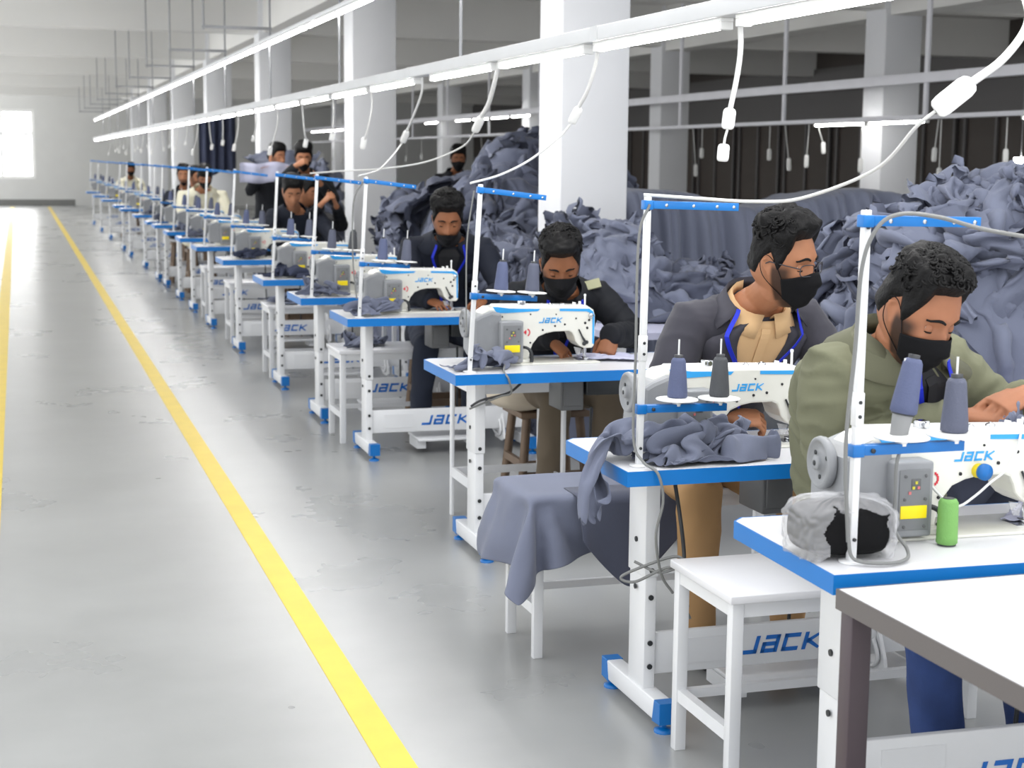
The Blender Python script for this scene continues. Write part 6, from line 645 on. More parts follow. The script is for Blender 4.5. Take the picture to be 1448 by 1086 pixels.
# yellow aisle lines
tag(MB().box(.87, .965, YB, YW - 1.2, 0, .002).obj('floor_marking', 'yellow'), kind='structure')
tag(MB().box(-.235, -.12, YB, YW - 1.2, 0, .002).obj('floor_marking', 'yellow'), kind='structure')
# ================================================================ sewing stations
T = .77
TW, TD = 1.2, .53
def build_table():
    root = thing('sewing_table', 'x', 'sewing table')
    poly = [(0, 0), (TW, 0), (TW, TD), (.03, TD), (0, TD - .03)]
    top = MB().prism(poly, T - .04, T, 'z').obj('tabletop', 'laminate', root)
    e = MB(); n = len(poly)
    cx, cy = TW / 2, TD / 2
    out = [(a + (.003 if a > cx else -.003), b + (.003 if b > cy else -.003)) for a, b in poly]
    for i in range(n):
        j = (i + 1) % n
        q = [poly[i], poly[j], out[j], out[i]]
        e.prism(q, T - .041, T + .0005, 'z')
    e.obj('edge_banding', 'blue', top)
    for x in (.13, TW - .18):
        lg = MB()
        lg.box(x + .004, x + .040, .19, .31, .088, .5, .003)
        lg.box(x, x + .044, .185, .315, .42, T - .04, .003)
        leg = lg.obj('leg', 'white_metal', root)
        MB().box(x - .002, x + .048, .085, .47, .03, .09, .004).obj('foot_bar', 'white_metal', leg)
        for s in (0, 1):
            c = MB()
            if s == 0: pr = [(.045, .03), (.102, .026), (.088, .092), (.045, .092)]
            else: pr = [(.51, .03), (.453, .026), (.467, .092), (.51, .092)]
            c.prism(pr, x - .004, x + .05, 'x', .002)
            c.obj('foot_cap', 'blue_paint', leg)
            yy = .075 if s == 0 else .48
            MB().lathe([(.028, 0), (.028, .008), (.016, .012), (.008, .016), (.008, .03)], (x + .023, yy, 0), seg=14).obj('levelling_foot', 'blue_paint', leg)
        b = MB()
        for yy, zz in ((.25, .38), (.25, .52)):
            b.lathe([(.008, -.004), (.008, 0), (.004, .0)], (x - .0005, yy, zz), 'x', 10)
        for zz in (.155, .225, .36, .44):
            b.lathe([(.004, 0), (.008, .0), (.008, -.004)], (x + .022, .1885, zz), 'y', 10)
        b.obj('bolt', 'dark_steel', leg)
    cb = MB().box(.17, TW - .17, .205, .225, .125, .25, .003).obj('crossboard', 'white_metal', root)
    MB().box(.24, .40, .203, .206, .15, .225).obj('panel_seam', 'white_metal', cb)
    lm = word_jack(.053, .0012)
    lm.move(Matrix.Translation((.445, .2045, .160)))
    lm.obj('logo', 'logo', cb)
    # treadle with its pull rod
    pd = MB().box(.42, .78, .16, .42, .075, .09, .004)
    pd.prism([(.42, .03), (.47, .03), (.47, .075), (.42, .075)], .2, .38, 'y'); pd.prism([(.73, .03), (.78, .03), (.78, .075), (.73, .075)], .2, .38, 'y')
    p = pd.obj('treadle', 'white_metal', root)
    MB().tube([(.7, .40, .09), (.68, .33, T - .2)], .006, 8).obj('treadle_rod', 'dark_steel', p)
    k = MB().box(.50, .60, .20, .36, T - .19, T - .04, .006)
    k.box(.51, .59, .19, .20, T - .17, T - .07, .002)
    k.obj('control_box', 'dark_panel', root)
    tb = MB().prism([(.40, .10), (.40, .30), (.30, .30), (.22, .24), (.16, .12), (.15, .075), (.20, .055), (.30, .06)], .90, .912, 'x', .002)
    tb.tube(spline([(.906, .30, .30), (.893, .25, .22), (.890, .18, .13), (.892, .22, .085), (.89, .30, .10)], 5), .007, 7)
    tb.obj('treadle_bracket', 'white_metal', root)
    d = MB().box(.61, .80, .2, .45, T - .13, T - .04, .006)
    d.obj('oil_pan', 'dark_steel', root)
    return root

def build_machine():
    root = thing('sewing_machine', 'x', 'sewing machine')
    b = MB()
    b.box(.2, .71, .225, .405, .0, .007, .003)
    b.box(.2, .40, .24, .40, .007, .022, .004)
    b.obj('bed', 'machine', root)
    pr = [(.392, .02), (.398, .05), (.41, .08), (.435, .108), (.47, .121), (.505, .127), (.575, .128), (.59, .122), (.60, .105), (.607, .085), (.625, .068), (.645, .058),
          (.683, .058), (.693, .068), (.696, .12), (.695, .19), (.688, .212), (.668, .224), (.50, .228), (.30, .231), (.26, .232), (.215, .226), (.185, .21), (.165, .195), (.165, .05), (.23, .035), (.24, .02)]
    body = MB().prism(pr, .262, .378, 'y', .007).obj('machine_body', 'machine', root)
    s = MB()
    yf = .2615
    s.prism([(.226, .231), (.245, .207), (.29, .206), (.43, .211), (.44, .220), (.30, .2235), (.25, .2305)], yf - .0015, yf + .004)
    s.prism([(.53, .210), (.655, .206), (.675, .198), (.682, .18), (.683, .075), (.6905, .075), (.6905, .19), (.684, .206), (.667, .217), (.53, .220)], yf - .0015, yf + .004)
    s.obj('colour_stripe', 'stripe', body)
    tp = MB().prism([(.24, .228), (.50, .2245), (.668, .2205), (.664, .2275), (.50, .232), (.25, .2355)], .275, .365, 'y', .002)
    tp.obj('top_cover', 'white_plastic', body)
    lm = word_jack(.021, .0012); lm.move(Matrix.Translation((.435, yf, .163))); lm.obj('logo', 'stripe', body)
    h = MB()
    for zx, zy, r in ((1155, 200, 8), (1250, 243, 12), (1290, 217, 11), (1272, 288, 12), (940, 265, 9), (1040, 252, 9), (815, 298, 9), (690, 410, 9), (600, 450, 7), (690, 545, 8), (690, 155, 7), (405, 172, 7), (950, 160, 6)):
        x = .125 + (zx - 83) * .575 / 1282; z = .228 - (zy - 90) * .101 / 227
        h.lathe([(.0005, -.002), (r * .00045, -.002), (r * .00045, .001)], (x, yf, z), 'y', 12)
    h.obj('screw_hole', 'hole', body)
    d = MB()
    for k in range(6):
        a = -1.1 + k * .45
        d.box(.382 + .012 * math.cos(a) - .0025, .382 + .012 * math.cos(a) + .0025, yf - .001, yf, .127 + .013 * math.sin(a) - .003, .127 + .013 * math.sin(a) + .003)
    d.prism([(.366, .128), (.378, .138), (.380, .128), (.377, .118)], yf - .001, yf)
    d.obj('red_mark', 'red', body)
    c = MB().lathe([(.001, -.012), (.009, -.012), (.0105, -.008), (.0105, 0)], (.673, yf, .19), 'y', 16)
    c.lathe([(.001, -.017), (.004, -.017), (.004, -.01)], (.673, yf, .19), 'y', 10)
    c.obj('tension_dial', 'chrome', body)
    # take-up lever in its slot, then needle bar and foot
    tk = MB().tube([(.618, yf - .004, .135), (.634, yf - .006, .105), (.646, yf - .008, .087)], [.003, .004, .006], 8)
    tk.sphere((.642, yf - .01, .078), (.010, .006, .009), 10, 6); tk.sphere((.654, yf - .01, .083), (.008, .006, .008), 10, 6)
    tk.obj('take_up_lever', 'dark_steel', root)
    nb = MB().tube([(.66, .30, .06), (.66, .30, .022)], .0045, 10)
    nb.tube([(.66, .30, .022), (.66, .30, .004)], .0012, 6)
    nb.tube([(.672, .315, .06), (.672, .315, .016)], .004, 8)
    nb.box(.655, .678, .29, .33, .008, .016, .002); nb.box(.655, .667, .28, .29, .007, .012, .001)
    nb.tube([(.65, .292, .05), (.643, .284, .042), (.648, .284, .034)], .0018, 6)
    nb.obj('needle_bar', 'chrome', root)
    MB().box(.625, .695, .275, .335, .0068, .0082).obj('needle_plate', 'chrome', root)
    fg = MB().prism([(.607, .062), (.62, .03), (.636, .028), (.642, .056)], .285, .289, 'y')
    fg.obj('finger_guard', 'film', root)
    # grey motor end with its control box
    mh = MB()
    prm = [(.135, .055), (.15, .03), (.24, .02), (.26, .02), (.26, .207), (.215, .217), (.165, .2), (.135, .185)]
    mh.prism(prm, .236, .405, 'y', .012)
    mo = mh.obj('motor_housing', 'grey_cast', root)
    cbx = MB().box(.245, .348, .205, .27, .014, .178, .006).obj('control_box', 'grey_cast', root)
    bt = MB().box(.258, .338, .2015, .21, .03, .162, .002)
    MB().box(.262, .330, .1995, .203, .056, .084, .001).obj('warning_label', 'yellow_label', cbx)
    for i, (x, z) in enumerate(((.272, .148), (.325, .148), (.272, .098), (.325, .098), (.272, .038), (.325, .038))):
        bt.lathe([(.0005, -.002), (.0035, -.002), (.0035, .002)], (x, .201, z), 'y', 8, 1)
    bt.box(.288, .312, .1998, .203, .118, .142, .001, 1)
    k2 = bt
    for i, (x, z) in enumerate(((.293, .123), (.306, .123), (.3, .134), (.284, .112))):
        k2.box(x - .003, x + .003, .1985, .2005, z - .003, z + .003, 0, 2 + i % 2)
    k2.obj('control_panel', ['grey_panel', 'dark_panel', 'led_yellow', 'led_red'], cbx)
    rv = MB().tube(spline([(.352, .25, .068), (.368, .24, .07), (.385, .232, .06), (.393, .228, .04), (.392, .228, .012)], 4), [.006] * 8 + [.008] * 9, 8)
    rv.obj('reverse_lever', 'dark_steel', root)
    # handwheel
    hw = MB().lathe([(.02, .138), (.05, .136), (.056, .130), (.058, .12), (.056, .112), (.05, .108), (.047, .112), (.042, .118), (.02, .120), (.016, .110), (.016, .104), (.010, .102), (.001, .102)], (0, .32, .163), 'x', 40)
    w = hw.obj('handwheel', 'grey_cast', root)
    dk = MB().lathe([(.001, .1005), (.006, .1005), (.006, .104)], (0, .32, .163), 'x', 12)
    for a in (.6, 2.7, 4.8): dk.lathe([(.001, .1165), (.005, .1165), (.005, .12)], (0, .32 + .032 * math.cos(a), .163 + .032 * math.sin(a)), 'x', 10)
    dk.obj('wheel_hub', 'dark_steel', w)
    # top fittings
    f = MB().tube([(.668, .32, .222), (.668, .32, .266)], .004, 10)
    f.lathe([(.001, .272), (.0055, .27), (.0055, .264), (.004, .262)], (.668, .32, 0), 'z', 12)
    f.tube([(.64, .31, .225), (.64, .31, .243)], .006, 10); f.tube([(.62, .33, .225), (.622, .33, .238)], .008, 10)
    f.obj('thread_post', 'white_plastic', root)
    g = MB().box(.355, .385, .29, .32, .23, .25, .003); g.tube([(.37, .28, .242), (.37, .33, .242)], .007, 10)
    g.obj('thread_guide', 'chrome', root); g = MB()
    g.lathe([(.012, .228), (.012, .234), (.006, .238), (.001, .24)], (.56, .31, 0), 'z', 14)
    g.obj('oil_cap', 'chrome', root); g = MB()
    g.lathe([(.010, .229), (.010, .233), (.004, .238), (.001, .24)], (.5, .3, 0), 'z', 14)
    g.obj('oil_cap', 'chrome', root)
    return root

def build_stand(arm_z, droop=0.):
    """thread stand; origin at the pole's foot on the table"""
    root = thing('thread_stand', 'x', 'thread stand')
    p = MB().box(-.0085, .0085, -.0085, .0085, .0, .735, .002)
    p.lathe([(.026, 0), (.026, .004), (.012, .006)], (0, 0, 0), 'z', 18)
    p.box(-.0105, .0105, -.0105, .0105, .29, .36, .002)
    pole = p.obj('pole', 'alu', root)
    sc = MB()
    for z in (.05, .31, .34, .7): sc.lathe([(.0005, -.0125), (.004, -.0125), (.004, -.008)], (0, 0, z), 'y', 10)
    sc.obj('pole_screw', 'dark_steel', pole)
    up = MB().box(-.014, .012, -.014, .013, .70, .725, .002)
    up.box(.012, .265, -.013, -.010, .703, .723, .001); up.box(.012, .265, -.013, .012, .7215, .724, .001)
    dm = Matrix.Translation((0, 0, .71)) @ Matrix.Rotation(droop, 4, 'Y') @ Matrix.Translation((0, 0, -.71))
    u = up.move(dm).obj('thread_arm', 'blue', root)
    e = MB()
    for x in (.05, .13, .2, .25): e.lathe([(.001, -.002), (.0045, -.002), (.0045, .002)], (x, -.012, .713), 'y', 10)
    e.move(dm).obj('thread_eyelet', 'chrome', u)
    lo = MB().box(-.015, .013, -.015, .014, arm_z - .013, arm_z + .013, .002)
    lo.box(.013, .255, -.012, -.009, arm_z - .010, arm_z + .010, .001); lo.box(.013, .255, -.012, .012, arm_z + .008, arm_z + .011, .001)
    l = lo.obj('spool_arm', 'blue_paint', root)
    MB().lathe([(.001, -.018), (.005, -.018), (.005, -.014)], (.032, 0, arm_z), 'y', 10).obj('clamp_screw', 'dark_steel', l)
    for x in (.108, .235):
        d = MB().lathe([(.003, -.014), (.013, -.008), (.013, .004), (.058, .008), (.059, .010), (.058, .012), (.016, .016), (.004, .018)], (x, 0, arm_z + .014), 'z', 28)
        dd = d.obj('spool_disc', 'white_plastic', root)
        MB().lathe([(.002, -.024), (.010, -.014), (.011, -.004)], (x, 0, arm_z + .012), 'z', 12).obj('disc_nut', 'dark_steel', dd)
        MB().tube([(x, 0, arm_z + .02), (x, 0, arm_z + .19)], .0028, 6).obj('spool_pin', 'alu', dd)
    return root

def build_cone(m, h=.115, r0=.028, r1=.019, tip=1.05):
    root = thing('thread_cone', 'x', 'thread cone')
    b = MB().lathe([(r0 * .8, .002), (r0, .006), (r0 * .985, .02), (r1 * 1.06, h * .9), (r1 * .85, h * .97), (r1 * .6, h * .985)], (0, 0, 0), 'z', 24)
    b.obj('thread', m, root)
    c = MB().lathe([(r0 * .86, 0), (r0 * .86, .003), (r1 * .5, .01), (r1 * .62, h * .96), (r1 * .64, h * tip), (r1 * .3, h * tip)], (0, 0, 0), 'z', 20)
    c.obj('cone_core', 'cone_dark', root)
    return root

ORD = ['first', 'second', 'third', 'fourth', 'fifth', 'sixth', 'seventh', 'eighth', 'ninth', 'tenth', 'eleventh', 'twelfth', 'thirteenth', 'fourteenth', 'fifteenth', 'sixteenth', 'seventeenth', 'eighteenth', 'nineteenth']
#      left x, front y, spool-arm height above the table
ST = [(1.56, 2.80, .238), (1.545, 3.91, .158), (1.60, 5.88, .30), (1.62, 8.10, .28), (1.59, 9.36, .27), (1.58, 10.82, .28), (1.57, 12.97, .27), (1.57, 14.94, .27), (1.57, 16.56, .28), (1.57, 18.0, .27),
      (1.58, 19.79, .27), (1.57, 20.83, .28), (1.58, 23.24, .27), (1.55, 25.9, .27), (1.55, 27.67, .28), (1.54, 31.47, .27), (1.53, 34.72, .27), (1.53, 38.3, .27)]
who = {0: 'worked by the man in the olive jacket', 1: 'worked by the man in the grey blazer', 2: 'worked by the man in black with a shoulder patch', 3: 'worked by the man in the dark navy jacket', 6: 'worked by the unmasked man bending low'}
def nth(i): return ORD[i] + ' along the aisle from the front'
tables, machines, stands, cones = [], [], [], []
tb0 = build_table(); mc0 = build_machine()
sd = {}
cn = {k: build_cone('thread_' + k) for k in ('blue', 'grey', 'slate')}
cone_used = set()
def place_cone(kind, loc, label, tilt=None):
    src = cn[kind]
    if kind in cone_used: c = dup(src, loc, 0, label, 'thread cones on the stands')
    else:
        cone_used.add(kind); c = src; c.location = loc; c['label'] = label; c['group'] = 'thread cones on the stands'
    if tilt: c.rotation_euler = tilt
    return c
COLN = {'blue': 'blue-grey', 'grey': 'dark grey', 'slate': 'slate'}
for i, (tx, ty, az) in enumerate(ST):
    w = who.get(i, nth(i))
    rz = R_ = .0
    if i == 0: rz = -.03
    tl = 'white sewing table with blue edging, ' + w
    ml = 'white lockstitch sewing machine, ' + w
    t_ = tb0 if i == 0 else dup(tb0, label=tl); t_.location = (tx, ty, 0); t_.rotation_euler = (0, 0, rz)
    m_ = mc0 if i == 0 else dup(mc0, label=ml); m_.location = (tx + .010, ty, T); m_.rotation_euler = (0, 0, rz); m_.scale = (.945, 1, 1.03)
    t_['label'] = tl; m_['label'] = ml
    t_['group'] = 'sewing tables along the aisle'; m_['group'] = 'sewing machines along the aisle'
    key = az
    px, py = tx + .075 + (.01 if i == 0 else 0) - (.015 if i == 1 else 0), ty + (.075 if i else .085)
    if key not in sd:
        s_ = sd[key] = build_stand(az, .06 if i > 1 else .012)
    else: s_ = dup(sd[key])
    s_.location = (px, py, T + .0006); s_.rotation_euler = (0, (.004, .014, .055, .055)[min(i, 3)], 0.02 if i < 2 else -.03)
    s_['label'] = 'white pole thread stand with blue arms, ' + nth(i)
    s_['group'] = 'thread stands on the sewing tables'
    stands.append(s_)
    SM = Matrix.Translation(s_.location) @ s_.rotation_euler.to_matrix().to_4x4()
    for j, x in enumerate((.108, .235)):
        kind = {0: ('blue', 'slate'), 1: ('blue', 'grey'), 4: ('slate', 'grey')}.get(i, ('blue', 'slate'))[j]
        lb = COLN[kind] + ' thread cone ' + ('beside the pole' if j == 0 else 'at the arm end') + ' of the ' + ORD[i] + ' stand from the front'
        c = place_cone(kind, SM @ Vector((x, 0, az + .0265)), lb); c.rotation_euler = s_.rotation_euler
        c.name = 'thread_cone'
        cones.append(c)
    tables.append(t_); machines.append(m_)
# the two cones on the first stand are bigger and one sits high on its holder
cones[0].scale = (1.02, 1.02, 1.06); cones[1].scale = (1.05, 1.05, 1.05)
cones[0].location.z += .045; cones[0].rotation_euler = (0.02, .16, 0)
hold = MB().lathe([(.010, -.05), (.018, -.045), (.021, -.004), (.021, 0)], (0, 0, 0), 'z', 18)
ho = hold.obj('cone_holder', 'cone_grey', cones[0]); tag(ho, 'pale grey plastic cone holder')
for c in tb0.children:
    if c.name.startswith('crossboard'): c.location.z = .075; c.children[1].location.z = -.04 if 'logo' in c.children[1].name else 0; c.children[0].location.z = -.04 if 'logo' in c.children[0].name else 0
# ================================================================ people
def skin_mat(name, col, beard):
    m = mat(name, col, .5, var=.05, scale=30, bump=.04, bscale=400, spec=.28)
    nt = m.node_tree; b = nt.nodes['Principled BSDF']
    at = _n(nt, 'ShaderNodeAttribute'); at.attribute_name = 'stubble'
    mx = _n(nt, 'ShaderNodeMix', data_type='RGBA')
    src = b.inputs['Base Color'].links[0].from_socket
    nt.links.new(src, mx.inputs['A']); mx.inputs['B'].default_value = (*beard, 1)
    nt.links.new(at.outputs['Fac'], mx.inputs['Factor']); nt.links.new(mx.outputs['Result'], b.inputs['Base Color'])
    b.inputs['Subsurface Weight'].default_value = .08
    b.inputs['Subsurface Radius'].default_value = (.02, .008, .004)
    return m
M['skin_a'] = skin_mat('warm brown skin', srgb(160, 108, 80), srgb(36, 27, 23))
M['skin_b'] = skin_mat('tan skin', srgb(166, 114, 84), srgb(36, 27, 23))
M['skin_c'] = skin_mat('brown skin', srgb(136, 88, 60), srgb(32, 24, 20))
M['hair'] = mat('black hair', srgb(9, 8, 9), .55, bump=.3, bscale=160, spec=.22)
M['mask'] = mat('black mask', srgb(15, 15, 18), .8, bump=.05, bscale=300, spec=.2)
M['olive'] = mat('olive cotton', srgb(110, 111, 90), .8, var=.07, scale=6, bump=.06, bscale=300, spec=.25)
M['olive_seam'] = mat('olive seam', srgb(98, 98, 78), .8)
M['blazer'] = mat('charcoal blazer', srgb(60, 59, 67), .8, var=.04, scale=8, bump=.06, bscale=400, spec=.25, sheen=.1)
M['blazer_lapel'] = mat('charcoal lapel', srgb(66, 65, 73), .8, bump=.06, bscale=400, spec=.25)
M['tan_shirt'] = mat('tan shirt', srgb(216, 178, 132), .8, var=.04, scale=9)
M['black_jacket'] = mat('black jacket', srgb(20, 22, 28), .75, var=.06, scale=6, spec=.3)
M['navy_jacket'] = mat('dark navy jacket', srgb(30, 34, 46), .8, var=.06, scale=6, spec=.3)
M['cream_shirt'] = mat('cream shirt', srgb(226, 222, 200), .85, var=.03, scale=6)
M['black_shirt'] = mat('black shirt', srgb(26, 26, 30), .8)
M['plaid'] = mat('blue plaid', srgb(60, 62, 110), .8, var=.4, scale=40)
M['jeans'] = mat('blue denim', srgb(44, 66, 118), .85, var=.14, scale=14, bump=.1, bscale=300)
M['khaki'] = mat('tan trousers', srgb(176, 138, 94), .85, var=.05, scale=6)
M['brown_trousers'] = mat('brown trousers', srgb(104, 92, 76), .85, var=.06, scale=6)
M['dark_trousers'] = mat('navy trousers', srgb(36, 42, 58), .85, var=.08, scale=6)
M['lanyard'] = mat('blue lanyard', srgb(22, 44, 200), .55)
M['eye_white'] = mat('eye white', srgb(220, 214, 206), .3)
M['iris'] = mat('dark iris', srgb(36, 24, 18), .2)
M['lens'] = mat('glasses frame', srgb(50, 50, 56), .3)
M['patch'] = mat('shoulder patch', srgb(150, 150, 120), .8)
M['shoe'] = mat('black shoe', srgb(24, 24, 26), .4)

def sstep(a, b, x):
    t = min(1, max(0, (x - a) / (b - a))); return t * t * (3 - 2 * t)

def g2(x, s): return math.exp(-(x / s) ** 2)

def head_pt(th, ph, feat=1.):
    """head surface, local frame: x to the person's left, y forward, z up; th 0 = forward"""
    c, s = math.cos(ph), math.sin(ph)
    ca = max(c, 0) ** .85
    st, ct = math.sin(th), math.cos(th)
    z = (.128 if s > 0 else .122) * s
    x = .0765 * ca * st
    y = (.094 if ct > 0 else .102) * ca * ct
    low = sstep(-.01, -.115, z)
    x *= 1 - .30 * low
    if ct < 0: y *= 1 - .50 * sstep(-.03, -.11, z)
    else: y *= 1 + .22 * low * ct
    x *= 1 - .05 * sstep(.04, .12, z)
    if ct > .2:
        w = ct
        y -= .006 * w * g2(z - .004, .03)                       # flatter face plane
        y += feat * .008 * w * g2(z - .034, .012) * g2(abs(x) - .028, .022)   # brow
        y -= feat * .014 * w * g2(z - .012, .012) * g2(abs(x) - .032, .016)   # sockets
        y += feat * .006 * w * g2(z - .010, .010) * g2(abs(x) - .032, .013)   # lids
        nz = sstep(.028, -.024, z) * (1 - sstep(-.030, -.044, z))
        y += (.5 + .5 * feat) * .027 * w * nz * g2(x, .0095 + .009 * sstep(.0, -.03, z))
        y += feat * .005 * w * g2(z + .034, .008) * g2(abs(x) - .014, .007)
        y += feat * .006 * w * g2(z + .018, .022) * g2(abs(x) - .05, .016)
        y += feat * .008 * w * g2(z + .066, .008) * g2(x, .022)
        y -= feat * .004 * w * g2(z + .0645, .0025) * g2(x, .022)
        y += feat * .007 * w * g2(z + .078, .007) * g2(x, .018)
        y += .006 * w * g2(z + .106, .016) * g2(x, .022)
    return Vector((x, y, z))

class Person:
    def __init__(s, name_label, loc_note, skin, vox=.006, near=True):
        s.root = thing('person', name_label, 'person')
        s.skin = skin; s.vox = vox; s.near = near
        s.body = MB()
    def finish_root(s, base):
        s.base = Vector(base)
        s.root.location = s.base
    def put(s, mb, name, mats, parent=None, label=None):
        """world-space builder -> child whose mesh sits in the root's frame"""
        for i in range(len(mb.v)):
            mb.v[i] = (mb.v[i][0] - s.base.x, mb.v[i][1] - s.base.y, mb.v[i][2] - s.base.z)
        o = mb.obj(name, mats, parent or s.root)
        if label: o['label'] = label
        return o

def remesh(mb, vox, smooth=2, name='tmp'):
    me = bpy.data.meshes.new(name); me.from_pydata(mb.v, [], mb.f); me.update()
    o = bpy.data.objects.new(name, me); COL.objects.link(o)
    r = o.modifiers.new('r', 'REMESH'); r.mode = 'VOXEL'; r.voxel_size = vox
    if smooth:
        sm = o.modifiers.new('s', 'SMOOTH'); sm.factor = .5; sm.iterations = smooth
    dg = bpy.context.evaluated_depsgraph_get()
    ev = o.evaluated_get(dg); m2 = ev.to_mesh()
    n = len(m2.vertices); co = np.empty(n * 3, np.float32); m2.vertices.foreach_get('co', co)
    no = np.empty(n * 3, np.float32); m2.vertices.foreach_get('normal', no)
    fs = [tuple(p.vertices) for p in m2.polygons]
    ev.to_mesh_clear(); bpy.data.objects.remove(o); bpy.data.meshes.remove(me)
    return co.reshape(-1, 3), no.reshape(-1, 3), fs

def mesh_np(name, co, fs, mats):
    me = bpy.data.meshes.new(name)
    me.from_pydata(co.tolist(), [], fs)
    me.polygons.foreach_set('use_smooth', [True] * len(fs))
    for m in mats: me.materials.append(M[m] if isinstance(m, str) else m)
    me.update()
    return me

def frame(fwd, up):
    f = Vector(fwd).normalized(); u = Vector(up); u = (u - f * u.dot(f)).normalized()
    r = f.cross(u)          # to the person's right
    return -r, f, u         # left, forward, up

def add_hand(mb, wrist, d, palm, curl, spread=.10, left=True, sc=1., thumb=.5, nails=None):
    """wrist point, direction wrist->knuckles, palm normal; curl: four finger bends (rad per joint)"""
    d = Vector(d).normalized(); p = Vector(palm); p = (p - d * p.dot(d)).normalized()
    s = d.cross(p) * (-1 if left else 1)       # towards the thumb
    W = Vector(wrist)
    P = lambda a, b, c: W + (d * a + s * b + p * c) * sc
    rings = []
    for a, hw, ht in ((-.03, .024, .019), (-.005, .025, .018), (.02, .033, .017), (.05, .041, .015), (.078, .042, .0125), (.092, .038, .0105)):
        rings.append([P(a, hw * math.cos(2 * PI * k / 12), ht * math.sin(2 * PI * k / 12) ) for k in range(12)])
    mb.loft(rings)
    for i, (off, L, r) in enumerate(((.033, .076, .0080), (.0115, .085, .0083), (-.0105, .079, .0080), (-.031, .062, .0071))):
        base = P(.080, off, 0); c = curl[i]
        ang = c * .8; side = s * (math.sin(spread * (1.2 - i * .8)))
        pts = [base]; rr = [r * sc * 1.08]
        for seg, fr in enumerate((.45, .30, .25)):
            dirv = (d * math.cos(ang) + p * math.sin(ang) + side * math.cos(ang)).normalized()
            q = pts[-1] + dirv * (L * fr * sc)
            pts.append((pts[-1] + q) / 2); rr.append(r * sc * (1.0 - .1 * seg))
            pts.append(q); rr.append(r * sc * (1.02 - .13 * (seg + 1)))
            ang += c
        pts.append(pts[-1] + (pts[-1] - pts[-2]).normalized() * .004 * sc); rr.append(r * sc * .35)
        mb.tube(pts, rr, 8)
    b = P(.012, .024, .004)
    t1 = (d * (.75) + s * (.75) + p * (.25 + thumb * .5)).normalized(); t2 = (d * (1.) + s * (.25 - thumb * .3) + p * (.3 + thumb * .5)).normalized()
    a1 = b + t1 * .045 * sc; a2 = a1 + t2 * .034 * sc; a3 = a2 + (t2 * .9 + p * .2 * thumb - s * .15 * thumb).normalized() * .026 * sc
    mb.tube([b - t1 * .01, b, (b + a1) / 2, a1, (a1 + a2) / 2, a2, a3, a3 + (a3 - a2).normalized() * .003], [.011 * sc, .0145 * sc, .0125 * sc, .0108 * sc, .0104 * sc, .0098 * sc, .008 * sc, .003 * sc], 10)

def body_ring(c, left, fwd, hw, hd, n=28, e=.8):
    out = []
    for k in range(n):
        a = 2 * PI * k / n
        ca, sa = math.cos(a), math.sin(a)
        x = math.copysign(abs(ca) ** e, ca) * hw; y = math.copysign(abs(sa) ** e, sa) * hd
        out.append(Vector(c) + Vector(left) * x + Vector(fwd) * y)
    return out

def torso_fn(rings):
    """rings: (centre, left, fwd, hw, hd); returns S(ang from forward, positive to the person's left; t in 0..len-1)"""
    def S(a, t, off=0.):
        t = min(len(rings) - 1.0001, max(0, t)); i = int(t); f = t - i
        A, B = rings[i], rings[i + 1]
        c = A[0].lerp(B[0], f); l = A[1].lerp(B[1], f).normalized(); w = A[2].lerp(B[2], f).normalized()
        hw = A[3] + (B[3] - A[3]) * f + off; hd = A[4] + (B[4] - A[4]) * f + off
        ca, sa = math.sin(a), math.cos(a)
        return c + l * (math.copysign(abs(ca) ** .8, ca) * hw) + w * (math.copysign(abs(sa) ** .8, sa) * hd)
    return S

def ribbon(mb, pts, nrm, w, th=.0025, mi=0):
    """flat strip along pts facing nrm(i)"""
    R = []
    n = len(pts)
    for i, p in enumerate(pts):
        t = (Vector(pts[min(i + 1, n - 1)]) - Vector(pts[max(i - 1, 0)])).normalized()
        nn = Vector(nrm[i]).normalized(); b = t.cross(nn).normalized()
        p = Vector(p)
        R.append([p - b * w / 2, p + b * w / 2, p + b * w / 2 + nn * th, p - b * w / 2 + nn * th])
    mb.loft(R, mi, True, False)

